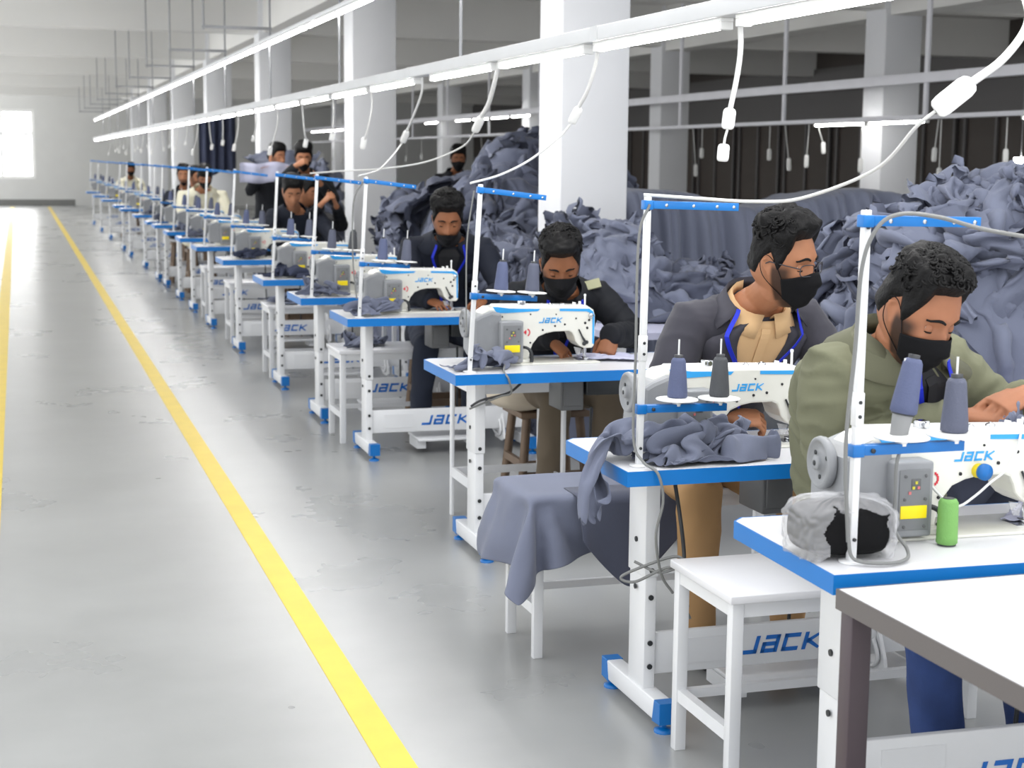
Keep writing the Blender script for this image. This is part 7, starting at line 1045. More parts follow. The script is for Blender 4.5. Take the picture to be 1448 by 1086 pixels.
def person(sp):
    P = Person(sp['label'], None, sp['skin'], sp.get('vox', .006))
    sc = sp.get('scale', 1.0)
    hc = Vector(sp['head']); yaw, pit, rol = sp['look']       # yaw: 0 faces -y (the camera), + turns towards +x ; pitch down +
    near = sp.get('near', True)
    hs = sp.get('head_scale', 1.03)
    # head axes: left, forward, up
    hf0 = Vector((math.sin(yaw), -math.cos(yaw), 0)); hl = Vector((math.cos(yaw), math.sin(yaw), 0)); zz = Vector((0, 0, 1))
    hf = hf0 * math.cos(pit) - zz * math.sin(pit); hu = hf0 * math.sin(pit) + zz * math.cos(pit)
    hl, hu = hl * math.cos(rol) + hu * math.sin(rol), hu * math.cos(rol) - hl * math.sin(rol)
    def H(v):
        return hc + (hl * v[0] + hf * v[1] + hu * v[2]) * hs
    by = sp['body_yaw']
    fwd0 = Vector((math.sin(by), -math.cos(by), 0)); left = Vector((math.cos(by), math.sin(by), 0))
    pel = Vector(sp['pelvis']); nb = Vector(sp['neck'])            # pelvis centre and neck base
    sh = sp.get('shoulder', .205) * sc
    up = (nb - pel).normalized()
    fwd = (fwd0 - up * fwd0.dot(up)).normalized()
    L = (nb - pel).length
    bulk = sp.get('bulk', 1.)
    back = sp.get('hunch', .03)
    def ctr(f): return pel.lerp(nb, f) - fwd * (back * math.sin(PI * f))
    prof = [(0., .172, .125), (.18, .168, .118), (.4, .165, .112), (.62, .178, .118), (.78, .188, .112), (.88, .186, .095), (.95, .15, .082), (1.0, .10, .072), (1.06, .068, .064)]
    trings = [(ctr(f), left, fwd, hw * bulk * sc, hd * bulk * sc) for f, hw, hd in prof]
    shL = ctr(.875) + left * (sh - .03) ; shR = ctr(.875) - left * (sh - .03)
    arms = {}
    for key, s0 in (('L', shL), ('R', shR)):
        a = sp['arm' + key]
        arms[key] = (s0, Vector(a['elbow']), Vector(a['wrist']))
    # ---- bare body
    b = MB()
    b.loft([body_ring(c, l, f, hw * .86, hd * .86) for c, l, f, hw, hd in trings])
    nk = H((0, -.02, -.07))
    n0 = ctr(1.0) - fwd * .005
    b.tube([n0 - up * .05, n0 + up * .01, n0.lerp(nk, .5), nk, nk + (nk - n0).normalized() * .03], [.064, .055 * hs, .051 * hs, .053 * hs, .048], 18)
    # head
    nT, nP = (72, 48) if near else (36, 24)
    rings = [[H(head_pt(2 * PI * k / nT, -PI / 2 + .02 + (PI - .04) * j / nP)) for k in range(nT)] for j in range(nP + 1)]
    b.loft(rings)
    # ears
    for sx in (1, -1):
        e = MB()
        e.tube([Vector((sx * (.071 + (q[0] - .071) * .85), -.008 + (q[1] + .008) * .8, .004 + (q[2] - .004) * .74)) for q in ((.071, -.002, -.028), (.077, -.012, -.012), (.082, -.022, .008), (.083, -.024, .024), (.079, -.014, .034), (.073, -.002, .028), (.071, .004, .012))], [.0048, .0048, .005, .005, .0048, .004, .004], 8)
        e.sphere((sx * .072, -.010, .006), (.005, .011, .020), 10, 8)
        e.sphere((sx * .072, -.003, -.020), (.006, .0065, .008), 10, 8)
        for q in range(len(e.v)): e.v[q] = tuple(H(Vector(e.v[q])))
        b.add(e.v, e.f)
    for key in 'LR':
        s0, el, wr = arms[key]
        b.tube([s0, s0.lerp(el, .5), el, el.lerp(wr, .35), el.lerp(wr, .8), wr], [.046 * sc, .044 * sc, .038 * sc, .040 * sc, .030 * sc, .026 * sc], 14)
        a = sp['arm' + key]
        if a.get('hand', True):
            add_hand(b, wr, a['dir'], a['palm'], a.get('curl', (.4, .5, .55, .6)), left=(key == 'L'), sc=a.get('sc', 1.03), thumb=a.get('thumb', .5), spread=a.get('spread', .2))
    co, no, fs = remesh(b, sp.get('vox', .0055), 1)
    base = Vector((pel.x, pel.y, 0)); P.finish_root(base)
    # stubble weights in head space
    dl = (co - np.array(hc)) / hs
    x, y, z = dl @ np.array(hl), dl @ np.array(hf), dl @ np.array(hu)
    ss = lambda a, c, v: (lambda t: t * t * (3 - 2 * t))(np.clip((v - a) / (c - a), 0, 1))
    beard = ss(-.025, -.05, z) * ss(-.15, -.12, z) * ss(-.005, .03, y) * sp.get('beard', .6)
    beard = np.maximum(beard, ss(.022, -.005, z) * ss(-.12, -.09, z) * ss(.0, .012, y) * ss(.075, .045, y) * (np.abs(x) > .035) * sp.get('beard', .6))
    beard[np.abs(x) > .1] = 0
    beard[(np.abs(y) > .16)] = 0
    lip = np.exp(-((z + .068) / .012) ** 2) * np.exp(-(x / .024) ** 2) * (y > .07) * .25
    stub = np.maximum(np.clip(beard, 0, 1), lip).astype(np.float32)
    me = mesh_np('body', co - np.array(base), fs, [sp['skin']])
    at = me.attributes.new('stubble', 'FLOAT', 'POINT'); at.data.foreach_set('value', stub)
    bo = bpy.data.objects.new('body', me); COL.objects.link(bo); bo.parent = P.root
    # ---- hair
    hv = sp.get('hair', {}); top = hv.get('top', .03); cur = hv.get('curl', .012); side = hv.get('side', .007); sd = hv.get('seed', 1.)
    def hairline(th):
        a = abs((th + PI) % (2 * PI) - PI)
        fr = hv.get('front', .078)
        zl = fr - .012 * sstep(.0, .25, abs(a - .0)) * 0
        # forehead -> temple -> sideburn -> behind ear -> nape
        pts = [(0, fr), (.45, fr - .001), (.80, fr - .008), (.96, .040), (1.14, .0), (1.28, -.022), (1.42, .0), (1.60, .030), (1.80, .012), (2.1, -.045), (PI, -.062)]
        for (a0, z0), (a1, z1) in zip(pts[:-1], pts[1:]):
            if a <= a1:
                t = (a - a0) / (a1 - a0); return z0 + (z1 - z0) * t
        return pts[-1][1]
    nT2, nS = (110, 40) if near else (40, 14)
    hb = MB(); R1 = []
    for j in range(nS + 1):
        s_ = j / nS; ring = []
        for k in range(nT2):
            th = 2 * PI * k / nT2
            zl = hairline(th); p0 = math.asin(max(-.95, min(.95, zl / (.128 if zl > 0 else .122))))
            ph = p0 + (PI / 2 - .01 - p0) * s_
            q = head_pt(th, ph, 0.)
            nrm = Vector((q.x / .0765 ** 2, q.y / .098 ** 2, q.z / .125 ** 2)).normalized()
            hz = sstep(.045, .112, q.z)
            thick = side + (top - side) * hz
            edge = sstep(0, .22, s_)
            nz = noise.noise(q * 26 + Vector((sd, 0, 0))) * .9 + noise.noise(q * 80 + Vector((0, sd, 0))) * .5
            fwdb = hv.get('quiff', .0) * g2((th + PI) % (2 * PI) - PI, .8) * hz * sstep(0, .15, s_) * (1 - s_)
            q = q + nrm * (-.004 + edge * (thick + cur * nz * (.35 + .65 * hz)) + .004 * edge) + Vector((0, fwdb, fwdb * .6))
            ring.append(H(q))
        R1.append(ring)
    hb.loft(R1, 0, True, True)
    nt = hv.get('tufts', 0)
    r2 = random.Random(int(sd * 10))
    for i in range(nt):
        th = r2.uniform(0, 2 * PI); s_ = r2.random() ** .7
        a = abs((th + PI) % (2 * PI) - PI)
        ph = math.asin(.5) + (PI / 2 - math.asin(.5)) * s_
        q = head_pt(th, ph, 0.); nrm = Vector((q.x / .0765 ** 2, q.y / .098 ** 2, q.z / .125 ** 2)).normalized()
        if q.z < .088 - .03 * (a > 1.2) or (q.y > .045 and q.z < .100): continue
        t1 = nrm.orthogonal().normalized(); t1.rotate(Matrix.Rotation(r2.uniform(0, 6.28), 3, nrm)); t2 = nrm.cross(t1)
        rad = r2.uniform(.006, .012)
        c0 = q + nrm * (side + (top - side) * sstep(.045, .112, q.z) - .004); pts = []
        for k in range(6):
            aa = k * .62
            pts.append(H(c0 + t1 * (math.cos(aa) * rad) + t2 * (math.sin(aa) * rad) + nrm * (k * .0011)))
        hb.tube(pts, [.0018, .0032, .0036, .0036, .003, .0012], 6)
    P.put(hb, 'hair', hv.get('mat', 'hair'))
    # eyebrows
    if near or sp.get('brows', True):
        for sx in (1, -1):
            eb = MB(); pts = []; rs = []
            for k in range(7):
                u = k / 6; X = sx * (.014 + .036 * u); Z = .032 + .007 * math.sin(PI * min(1, u * 1.15)) - .004 * u
                th = math.atan2(X / .0765, 1.0); 
                q = surf_at(X, Z); pts.append(H(q + Vector((0, .0008, 0)))); rs.append((.0042 - .0025 * abs(u - .35), .0026))
            eb.tube(pts, rs, 6); P.put(eb, 'eyebrow', 'hair')
            ey = MB(); c = surf_at(sx * .032, .010)
            ey.sphere((0, 0, 0), .0122, 14, 10)
            start = 0
            for q in range(len(ey.v)):
                v = Vector(ey.v[q]); ey.v[q] = tuple(H(v + c + Vector((0, -.0075, -.003))))
            lo = sp.get('gaze', -.5)
            ir = MB(); gd = Vector((0, math.cos(lo), math.sin(lo)))
            ir.sphere((0, 0, 0), .0058, 10, 8)
            for q in range(len(ir.v)):
                v = Vector(ir.v[q]); ir.v[q] = tuple(H(v + c + Vector((0, -.0075, -.003)) + gd * .0072))
            eo = P.put(ey, 'eye', 'eye_white'); P.put(ir, 'iris', 'iris', eo)
            # upper lid and lash line over the lowered eye
            ld = MB(); R3 = []
            for j in range(5):
                pz = .85 - j * .32 * (1.0 if lo < -.3 else .7)
                row = []
                for k in range(9):
                    a = -1.15 + 2.3 * k / 8
                    v = Vector((math.sin(a) * math.cos(pz), math.cos(a) * math.cos(pz), math.sin(pz))) * .0142
                    row.append(H(v + c + Vector((0, -.0075, -.003))))
                R3.append(row)
            ld.loft(R3, 0, False, True, close=False)
            ld2 = MB(); ld2.tube(R3[-1], [.001, .0018, .0023, .0025, .0026, .0025, .0023, .0018, .001], 5)
            lo_ = P.put(ld, 'eyelid', sp['skin']); P.put(ld2, 'eyelash', 'hair', lo_)
    # ---- face mask
    if sp.get('mask', True):
        mk = MB(); R4 = []; zt, zb = sp.get('mask_top', -.004), -.121
        nA, nZ = 33, 17
        def mpt(u, w, off=0.):
            # u -1..1 across, w 0..1 from the top edge down
            a = u * 1.18
            ztop = zt - .022 * abs(u) ** 1.3 + .006 * g2(u, .22); zbot = zb + .038 * abs(u) ** 1.8
            z = ztop + (zbot - ztop) * w
            ph = math.asin(max(-.99, min(.99, z / .122)))
            q = head_pt(a, max(ph, -1.28), 0.)
            if ph < -1.0: q.z = z
            o = .0065 + off + .017 * g2(u, .34) * g2(w - .30, .42) + .0012 * math.sin(w * 26) * (1 - abs(u)) 
            d = Vector((q.x * .8, q.y + .02, q.z * .15)).normalized()
            return q + d * o
        for j in range(nZ):
            R4.append([H(mpt(-1 + 2 * k / (nA - 1), j / (nZ - 1))) for k in range(nA)])
        mk.loft(R4, 0, False, True, close=False)
        mo = P.put(mk, 'face_mask', 'mask')
        md = mo.modifiers.new('thick', 'SOLIDIFY'); md.thickness = .0016; md.offset = -1
        for sx in (1, -1):
            lp = MB()
            lp.tube([H(q) for q in spline([mpt(sx * .97, .04, -.001), Vector((sx * .0765, .022, .010)), Vector((sx * .0800, -.004, .034)), Vector((sx * .084, -.024, .030)), Vector((sx * .083, -.026, .002)), Vector((sx * .078, -.010, -.032)), mpt(sx * .97, .95, -.001)], 5)], .0013, 6)
            P.put(lp, 'ear_loop', 'mask', mo)
    if sp.get('glasses'):
        gl = MB()
        for sx in (1, -1):
            pts = []
            for k in range(25):
                a = 2 * PI * k / 24
                X = sx * .033 + .0255 * math.copysign(abs(math.cos(a)) ** .6, math.cos(a)); Z = .006 + .0165 * math.copysign(abs(math.sin(a)) ** .6, math.sin(a))
                Y = .1035 - .35 * max(0, abs(X) - .02)
                pts.append(H(Vector((X, Y, Z))))
            gl.tube(pts, .0016, 6)
            gl.tube([H(q) for q in (Vector((sx * .058, .090, .012)), Vector((sx * .074, .045, .016)), Vector((sx * .079, .0, .018)), Vector((sx * .077, -.016, .008)))], .0018, 6)
        gl.tube([H(q) for q in (Vector((.008, .1035, .010)), Vector((0, .106, .012)), Vector((-.008, .1035, .010)))], .0016, 6)
        P.put(gl, 'glasses', 'lens', None, 'thin dark framed glasses')
    # ---- jacket
    jk = MB(); off = sp.get('cloth', .016)
    jr = trings[:-2] if sp.get('collar', True) else trings[:-1]
    jr = [(c, l, f, hw + off, hd + off) for c, l, f, hw, hd in jr]
    low = sp.get('hem', .05)
    jr = [(jr[0][0] - up * low, jr[0][1], jr[0][2], jr[0][3] + .012, jr[0][4] + .012)] + jr
    # neck opening ring
    cN = trings[-2]
    jr.append((cN[0] + up * .004, cN[1], cN[2], cN[3] * .70 + .006, cN[4] * .96 + .002))
    jk.loft([body_ring(*r) for r in jr])
    S = torso_fn(jr)
    for key in 'LR':
        s0, el, wr = arms[key]
        ex = .012 if near else .01
        cuff = el.lerp(wr, sp['arm' + key].get('cuff', .93))
        inn = s0.lerp(ctr(.84), .35)
        pts = [inn, s0, s0.lerp(el, .25), s0.lerp(el, .5), s0.lerp(el, .8), el, el.lerp(cuff, .3), el.lerp(cuff, .65), cuff]
        rs = [.075, .071, .066, .061, .056, .054, .051, .045, .040]
        jk.tube(pts, [r * sc * (.94 + .06 * bulk) + ex - .012 + off * .5 for r in rs], 18)
    co, no, fs = remesh(jk, sp.get('cvox', .009), 3 if near else 1)
    # creases: stretched ridges that run round the sleeves and across the trunk
    amp = sp.get('crease', .007)
    dsp = np.zeros(len(co), np.float32)
    sd2 = sp.get('seed', 3.)
    A = [(arms[k][0], arms[k][1], arms[k][2]) for k in 'LR']
    for i in range(len(co)):
        p = Vector(co[i])
        best = 9; ax = up; wgt = .45
        for (a0, a1, a2) in A:
            for (u0, u1) in ((a0, a1), (a1, a2)):
                dd = u1 - u0; t = max(0, min(1, (p - u0).dot(dd) / dd.length_squared)); ds = (u0 + dd * t - p).length
                if ds < best: best = ds; axb = dd.normalized(); eb = min((p - a1).length, 1)
        if best < .095: ax = axb; wgt = .55 + .6 * math.exp(-(eb / .12) ** 2)
        q = p + ax * (p.dot(ax) * 1.2) 
        q2 = Vector((q.x * 9, q.y * 9, q.z * 9)) + Vector((sd2, sd2 * 2, 0))
        wv = noise.noise_vector(q2 * .5) * .8
        n1 = 1 - abs(noise.noise(q2 + wv)) * 2.4
        n2 = noise.noise(q2 * .45 + wv)
        dsp[i] = amp * wgt * (.75 * n1 + .8 * n2 - .25)
    co = co + no * dsp[:, None]
    jn = sp.get('outer', 'jacket')
    me = mesh_np(jn, co - np.array(base), fs, [sp['cloth_mat']])
    jo = bpy.data.objects.new(jn, me); COL.objects.link(jo); jo.parent = P.root
    # ---- front details on the trunk surface
    NT = len(jr) - 1
    def patch(half, t0, t1, offm, n=16, w=14):
        mbp = MB(); Rr = []
        for j in range(n + 1):
            t = t0 + (t1 - t0) * j / n; h = half(j / n)
            Rr.append([S(-h + 2 * h * k / w, t, offm) for k in range(w + 1)])
        mbp.loft(Rr, 0, False, True, close=False)
        return mbp
    pats = {}
    if sp.get('shirt'):
        sm = patch(lambda f: sp.get('vee', .5) * (.12 + .88 * f), sp.get('vee_low', 2.6), NT, .011)
        so = P.put(sm, 'shirt', sp['shirt']); so.modifiers.new('t', 'SOLIDIFY').thickness = .003
        cl = MB()
        for sx in ((1, -1) if sp.get('lapel') else ()):
            Rr = []
            for k in range(9):
                a = sx * (2.9 * (1 - k / 8) + .12 * k / 8); f = k / 8
                b0 = S(a, NT, .001); b1 = b0 + up * (.030 - .004 * f) + (S(a, NT, .012) - b0)
                b2 = (b0 + (S(a, NT, .022) - b0) * 1.1 - up * .022).lerp(S(a, NT - .35 - .85 * f, .020), f ** 3)
                Rr.append([b0, b1, b2])
            cl.loft(Rr, 0, False, True, close=False)
        if sp.get('lapel'):
            co_ = P.put(cl, 'shirt_collar', sp['shirt'], so); co_.modifiers.new('t', 'SOLIDIFY').thickness = .003
        pk = MB(); ribbon(pk, [S(.0, t, .0135) for t in np.linspace(sp.get('vee_low', 2.6) + .3, NT - .5, 12)], [fwd] * 12, .03, .0015)
        P.put(pk, 'placket', sp['shirt'], so)
    if sp.get('lapel'):
        for sx in (1, -1):
            lp = MB(); Rr = []; n = 14
            for j in range(n + 1):
                f = j / n; t = sp.get('vee_low', 2.6) - .25 + (NT - .1 - sp.get('vee_low', 2.6) + .25) * f
                a0 = sx * (sp.get('vee', .5) * (.02 + .98 * f) - .02); wd = .10 + .5 * math.sin(PI * min(1, f * 1.02)) ** .8 * (1 - .25 * (f > .78))
                Rr.append([S(a0, t, .013), S(a0 + sx * wd * .5, t, .021), S(a0 + sx * wd, t, .014)])
            lp.loft(Rr, 0, False, True, close=False)
            lo_ = P.put(lp, 'lapel', sp['lapel'], jo); lo_.modifiers.new('t', 'SOLIDIFY').thickness = .004
        cb = MB(); Rr = []
        for k in range(17):
            a = -2.2 + 4.4 * k / 16 + PI
            b0 = S(a, NT - .1, .012); h = .034
            fq = abs(k / 8 - 1)
            Rr.append([b0, b0 + up * h + (S(a, NT, .02) - S(a, NT, 0)) * .5, (b0 + (S(a, NT, .04) - b0) - up * .03).lerp(S(a, NT - .85, .030), fq ** 3)])
        cb.loft(Rr, 0, False, True, close=False)
        o2 = P.put(cb, 'collar', sp['lapel'], jo); o2.modifiers.new('t', 'SOLIDIFY').thickness = .004
    if sp.get('stand_collar'):
        cb = MB(); Rr = []
        for k in range(25):
            a = -2.75 + 5.5 * k / 24 + PI
            fr = abs(k / 24 - .5) * 2
            b0 = S(a, NT - .35, .004); b1 = S(a, NT, .014) + up * (.058 - .020 * fr); b2 = S(a, NT, .026) + up * (.022 - .01 * fr); b3 = S(a, NT - .55 - .4 * fr, .026)
            Rr.append([b0, b1, b2, b3])
        cb.loft(Rr, 0, False, True, close=False)
        o2 = P.put(cb, 'collar', sp['stand_collar'], jo); o2.modifiers.new('t', 'SOLIDIFY').thickness = .004
        if near:
            zp = MB(); ribbon(zp, [S(.06, t, .004) for t in np.linspace(.3, NT - .2, 16)], [fwd] * 16, .028, .004)
            P.put(zp, 'front_placket', sp['stand_collar'], jo)
            for sx in (1, -1):
                for (a0, t0) in ((.62, 4.6),):
                    pk = MB(); pts = [[S(sx * (a0 + .16 * (i - 1)), t0 - .9 + .9 * j, .007) for i in range(3)] for j in range(2)]
                    pk.loft(pts, 0, False, True, close=False); o3 = P.put(pk, 'pocket_flap', sp['stand_collar'], jo); o3.modifiers.new('t', 'SOLIDIFY').thickness = .004
    if sp.get('patch'):
        for sx in (sp['patch'],):
            a0, a1 = ctr(.9) + left * sx * .11 + up * .045, shL.lerp(shR, 0 if sx > 0 else 1) + up * .083
            ep = MB(); ribbon(ep, [a0.lerp(a1, k / 4) + up * .012 for k in range(5)], [up] * 5, .05, .006); P.put(ep, 'shoulder_patch', 'patch', jo)
    if sp.get('lanyard', True):
        ln = MB()
        tl = sp.get('lan_low', 4.2); o_ = .020
        for sx in (1, -1):
            pts = []; nn = []
            for k in range(19):
                f = k / 18
                a = sx * (sp.get('lan_a', 1.55) * (1 - f) ** 1.5 + sp.get('lan_w', .42) * (1 - f) * f * 1.2 + .025)
                t = NT - (NT - tl) * f ** 1.5
                q = S(a, t, o_ + .016 * (1 - f)) + up * (.035 * max(0, 1 - f / .3))
                pts.append(q); nn.append(S(a, t, .05) - S(a, t, 0))
            ribbon(ln, pts, nn, .014, .0022)
        e0 = S(0, tl, o_ + .002); e1 = S(0, tl - .8, o_ + .002)
        ribbon(ln, [e0, e0.lerp(e1, .5), e1], [fwd] * 3, .016, .003)
        P.put(ln, 'lanyard', 'lanyard', None, 'bright blue neck lanyard')
    if sp.get('cuffs'):
        for key in 'LR':
            s0, el, wr = arms[key]; a = sp['arm' + key].get('cuff', .93); cu = MB()
            cu.tube([el.lerp(wr, a - .02), el.lerp(wr, a + .10)], [.040, .037], 16); P.put(cu, 'cuff', sp['cuffs'], jo)
    if sp.get('turtle'):
        tk = MB(); tk.tube([n0 - up * .02, n0 + up * .02, n0.lerp(nk, .55), n0.lerp(nk, .80)], [.080, .072, .066, .064], 20); P.put(tk, 'neck_band', sp['turtle'])
    # ---- legs
    if sp.get('legs'):
        lg = sp['legs']; tr = MB()
        tr.loft([body_ring(pel + up * h, left, fwd, w, d_) for h, w, d_ in ((-.11, .12, .10), (-.06, .17, .125), (.0, .178, .13), (.08, .172, .122))])
        for sx, k in ((1, 'L'), (-1, 'R')):
            hip = pel + left * sx * .09 - up * .03; kn = Vector(lg['knee' + k]); an = Vector(lg['ankle' + k])
            tr.tube([hip, hip.lerp(kn, .5), kn, kn.lerp(an, .4), an], [.098, .088, .072, .066, .056], 16)
        co, no, fs = remesh(tr, .011, 2)
        dsp = np.array([.006 * (1 - 2.2 * abs(noise.noise(Vector((p[0] * 9, p[1] * 9, p[2] * 6)) + Vector((sd2, 0, 0))))) for p in co], np.float32)
        co = co + no * dsp[:, None]
        me = mesh_np('trousers', co - np.array(base), fs, [lg['mat']])
        to = bpy.data.objects.new('trousers', me); COL.objects.link(to); to.parent = P.root
        for sx, k in ((1, 'L'), (-1, 'R')):
            an = Vector(lg['ankle' + k]); d2 = Vector(lg.get('toe', fwd0)).normalized(); l2 = Vector((-d2.y, d2.x, 0))
            shb = MB(); zz = an.z - .075 if an.z > .1 else 0
            z0 = max(0.001, an.z - .10)
            Rr = []
            for f, w, h in ((-.085, .030, .06), (-.05, .037, .085), (.0, .038, .09), (.06, .042, .065), (.12, .044, .045), (.165, .036, .035), (.185, .02, .022)):
                Rr.append([an + d2 * f + l2 * (w * math.cos(2 * PI * q / 14)) + Vector((0, 0, z0 - an.z + h / 2 + (h / 2) * math.sin(2 * PI * q / 14))) for q in range(14)])
            shb.loft(Rr); P.put(shb, 'shoe', 'shoe')
    return P

def surf_at(X, Z):
    """front of the head at local x, z"""
    ph = math.asin(max(-.99, min(.99, Z / (.128 if Z > 0 else .122))))
    lo, hi = -1.3, 1.3
    for _ in range(26):
        m_ = (lo + hi) / 2
        if head_pt(m_, ph).x < X: lo = m_
        else: hi = m_
    return head_pt((lo + hi) / 2, ph)
# ================================================================ benches and stools
def build_bench(L, z=.53, D=.37):
    root = thing('work_bench', 'x', 'bench')
    MB().box(-.01, L + .01, -.01, D + .01, z - .022, z, .003).obj('bench_top', 'laminate', root)
    w = .032
    for x in (0, L - w):
        for y in (0, D - w):
            MB().box(x, x + w, y, y + w, 0, z - .022, .002).obj('leg', 'white_metal', root)
    fr = MB()
    for y in (.003, D - w + .003): fr.box(w, L - w, y, y + w - .006, z - .06, z - .022)
    for x in (.003, L - w + .003): fr.box(x, x + w - .006, w, D - w, z - .06, z - .022)
    fr.obj('apron', 'white_metal', root)
    st = MB()
    for x in (.004, L - w + .004): st.box(x, x + w - .008, w, D - w, .14, .175)
    st.box(w, L - w, D - w + .004, D - .006, .145, .17)
    st.obj('stretcher', 'white_metal', root)
    return root
benches = []
bn0 = build_bench(.95)
for k, (x, y, z, lb) in enumerate(((1.67, 3.50, 1, 'bare white bench with thin steel legs under the olive jacket man'),
                                  (1.545, 4.71, 1, 'white bench half hidden by a draped slate cloth'),
                                  (1.83, 6.46, 1, 'tall thin-legged white stand behind the table of the man with a shoulder patch'),
                                  (1.70, 8.72, 1, 'white bench carrying a slate cloth bundle behind the fourth table'),
                                  (1.72, 11.5, 1, 'white bench behind the sixth table from the front'),
                                  (1.72, 13.75, 1, 'white bench behind the seventh table from the front'),
                                  (1.72, 15.7, 1, 'white bench behind the eighth table from the front'))):
    b_ = bn0 if k == 0 else dup(bn0)
    if k == 1: b_.scale = (1, .85, 1)
    if k == 2: b_.scale = (.45, 1, 1.28)
    b_.location = (x, y, 0); b_['label'] = lb; b_['group'] = 'white benches behind the sewing tables'
    benches.append(b_)

def build_stool(h=.44):
    root = thing('wooden_stool', 'brown wooden stool under the cream cushion', 'stool')
    MB().box(-.17, .17, -.15, .15, h - .03, h, .005).obj('seat', 'wood', root)
    for sx in (-1, 1):
        for sy in (-1, 1):
            MB().tube([(sx * .165, sy * .145, 0), (sx * .13, sy * .11, h - .03)], .022, 4).obj('leg', 'wood', root)
    st = MB()
    for s in (-1, 1):
        st.box(-.15, .15, s * .137 - .01, s * .137 + .01, .12, .155); st.box(s * .157 - .01, s * .157 + .01, -.13, .13, .18, .215)
    st.obj('stretcher', 'wood', root)
    return root
ws = build_stool(); ws.location = (2.36, 7.05, 0)
cu = MB()
R1 = []
for j in range(15):
    f = -1 + 2 * j / 14; ring = []
    for k in range(36):
        a = 2 * PI * k / 36; r = (1 - abs(f) ** 3) ** .5 * (1 + .06 * math.sin(3 * a + 1) + .03 * math.sin(7 * a + f * 3))
        ring.append((.19 * r * math.cos(a), .17 * r * math.sin(a), .065 + .062 * f * (1 + .1 * math.sin(2 * a))))
    R1.append(ring)
cu.loft(R1)
tag(cu.obj('seat_cushion', 'cream', None, (2.25, 7.0, .442)), 'puffy cream seat cushion on the brown wooden stool', 'cushion')

# grey topped work table at the very front
gt = thing('packing_table', 'white packing table with taupe edge and dark legs, in front of the first sewing table', 'table', (1.535, 1.50, 0))
gtp = MB().box(0, 1.4, 0, 1.235, .722, .76).obj('tabletop', 'laminate', gt)
e = MB(); e.box(-.004, 0, -.004, 1.239, .720, .7605); e.box(0, 1.404, 1.235, 1.239, .720, .7605); e.box(0, 1.404, -.004, 0, .720, .7605)
e.obj('edge_banding', 'taupe_edge', gtp)
for x in (.004, 1.35):
    for y in (.02, 1.185):
        MB().box(x, x + .045, y, y + .045, 0, .72, .002).obj('leg', 'maroon_leg', gt)

# ================================================================ the workers
DN = Vector((0, 0, -1))
people = []
def X(label, **k): 
    k['label'] = label
    p = person(k); people.append(p); return p

X('person in an olive jacket and black mask threading the frontmost machine', skin='skin_a', vox=.0040, cvox=.0075,
  head=(2.045, 3.32, 1.245), look=(.24, .50, -.06), body_yaw=.22, pelvis=(2.20, 3.74, .63), neck=(2.07, 3.44, 1.14), hunch=.06, bulk=1.12, shoulder=.225,
  armR=dict(elbow=(1.90, 3.46, .87), wrist=(2.155, 3.275, 1.0), dir=(.85, -.25, .02), palm=(.1, .2, -1), curl=(.35, .4, .45, .5), cuff=.92, thumb=.4),
  armL=dict(elbow=(2.46, 3.46, .90), wrist=(2.31, 3.27, 1.045), dir=(-.80, -.30, -.18), palm=(-.2, .3, -1), curl=(.55, .6, .65, .7), cuff=.9, thumb=.7),
  cloth_mat='olive', outer='jacket', stand_collar='olive_seam', shirt='black_shirt', vee=.30, vee_low=4.6, lan_low=3.0, lan_w=.0, lan_a=.30, crease=.016, cloth=.024, seed=2.2, hem=.1,
  hair=dict(top=.036, curl=.016, side=.010, seed=4.1, tufts=620, front=.086), beard=.92, gaze=-.75, head_scale=1.06,
  legs=dict(kneeL=(2.36, 3.28, .57), kneeR=(2.10, 3.30, .57), ankleL=(2.36, 3.20, .10), ankleR=(2.12, 3.24, .10), mat='jeans', toe=(0, -1, 0)))
X('person in a charcoal blazer, tan shirt, glasses and black mask', skin='skin_b', vox=.0040, cvox=.0075,
  head=(2.20, 4.33, 1.295), look=(.56, .16, .08), body_yaw=.02, pelvis=(2.15, 4.84, .63), neck=(2.185, 4.47, 1.160), hunch=.035, bulk=1.02, shoulder=.225,
  armR=dict(elbow=(1.865, 4.50, .845), wrist=(1.985, 4.23, .855), dir=(.95, -.25, -.06), palm=(.1, .5, -1), curl=(.75, .8, .85, .9), cuff=.94, thumb=.8),
  armL=dict(elbow=(2.50, 4.42, .86), wrist=(2.36, 4.20, .83), dir=(-.7, -.6, -.15), palm=(0, 0, -1), curl=(.3, .35, .4, .4)),
  cloth_mat='blazer', outer='blazer', lapel='blazer_lapel', shirt='tan_shirt', lan_a=1.0, vee=.50, vee_low=3.0, lan_low=3.7, lan_w=.40, crease=.007, seed=5.4, hem=.1, glasses=True,
  hair=dict(top=.040, curl=.018, side=.006, seed=7.7, tufts=520, front=.086, quiff=.014), beard=.9, gaze=-.35, head_scale=1.06, cuffs='blazer_lapel',
  legs=dict(kneeL=(2.36, 4.48, .57), kneeR=(2.02, 4.50, .57), ankleL=(2.35, 4.52, .10), ankleR=(2.05, 4.56, .10), mat='khaki'))
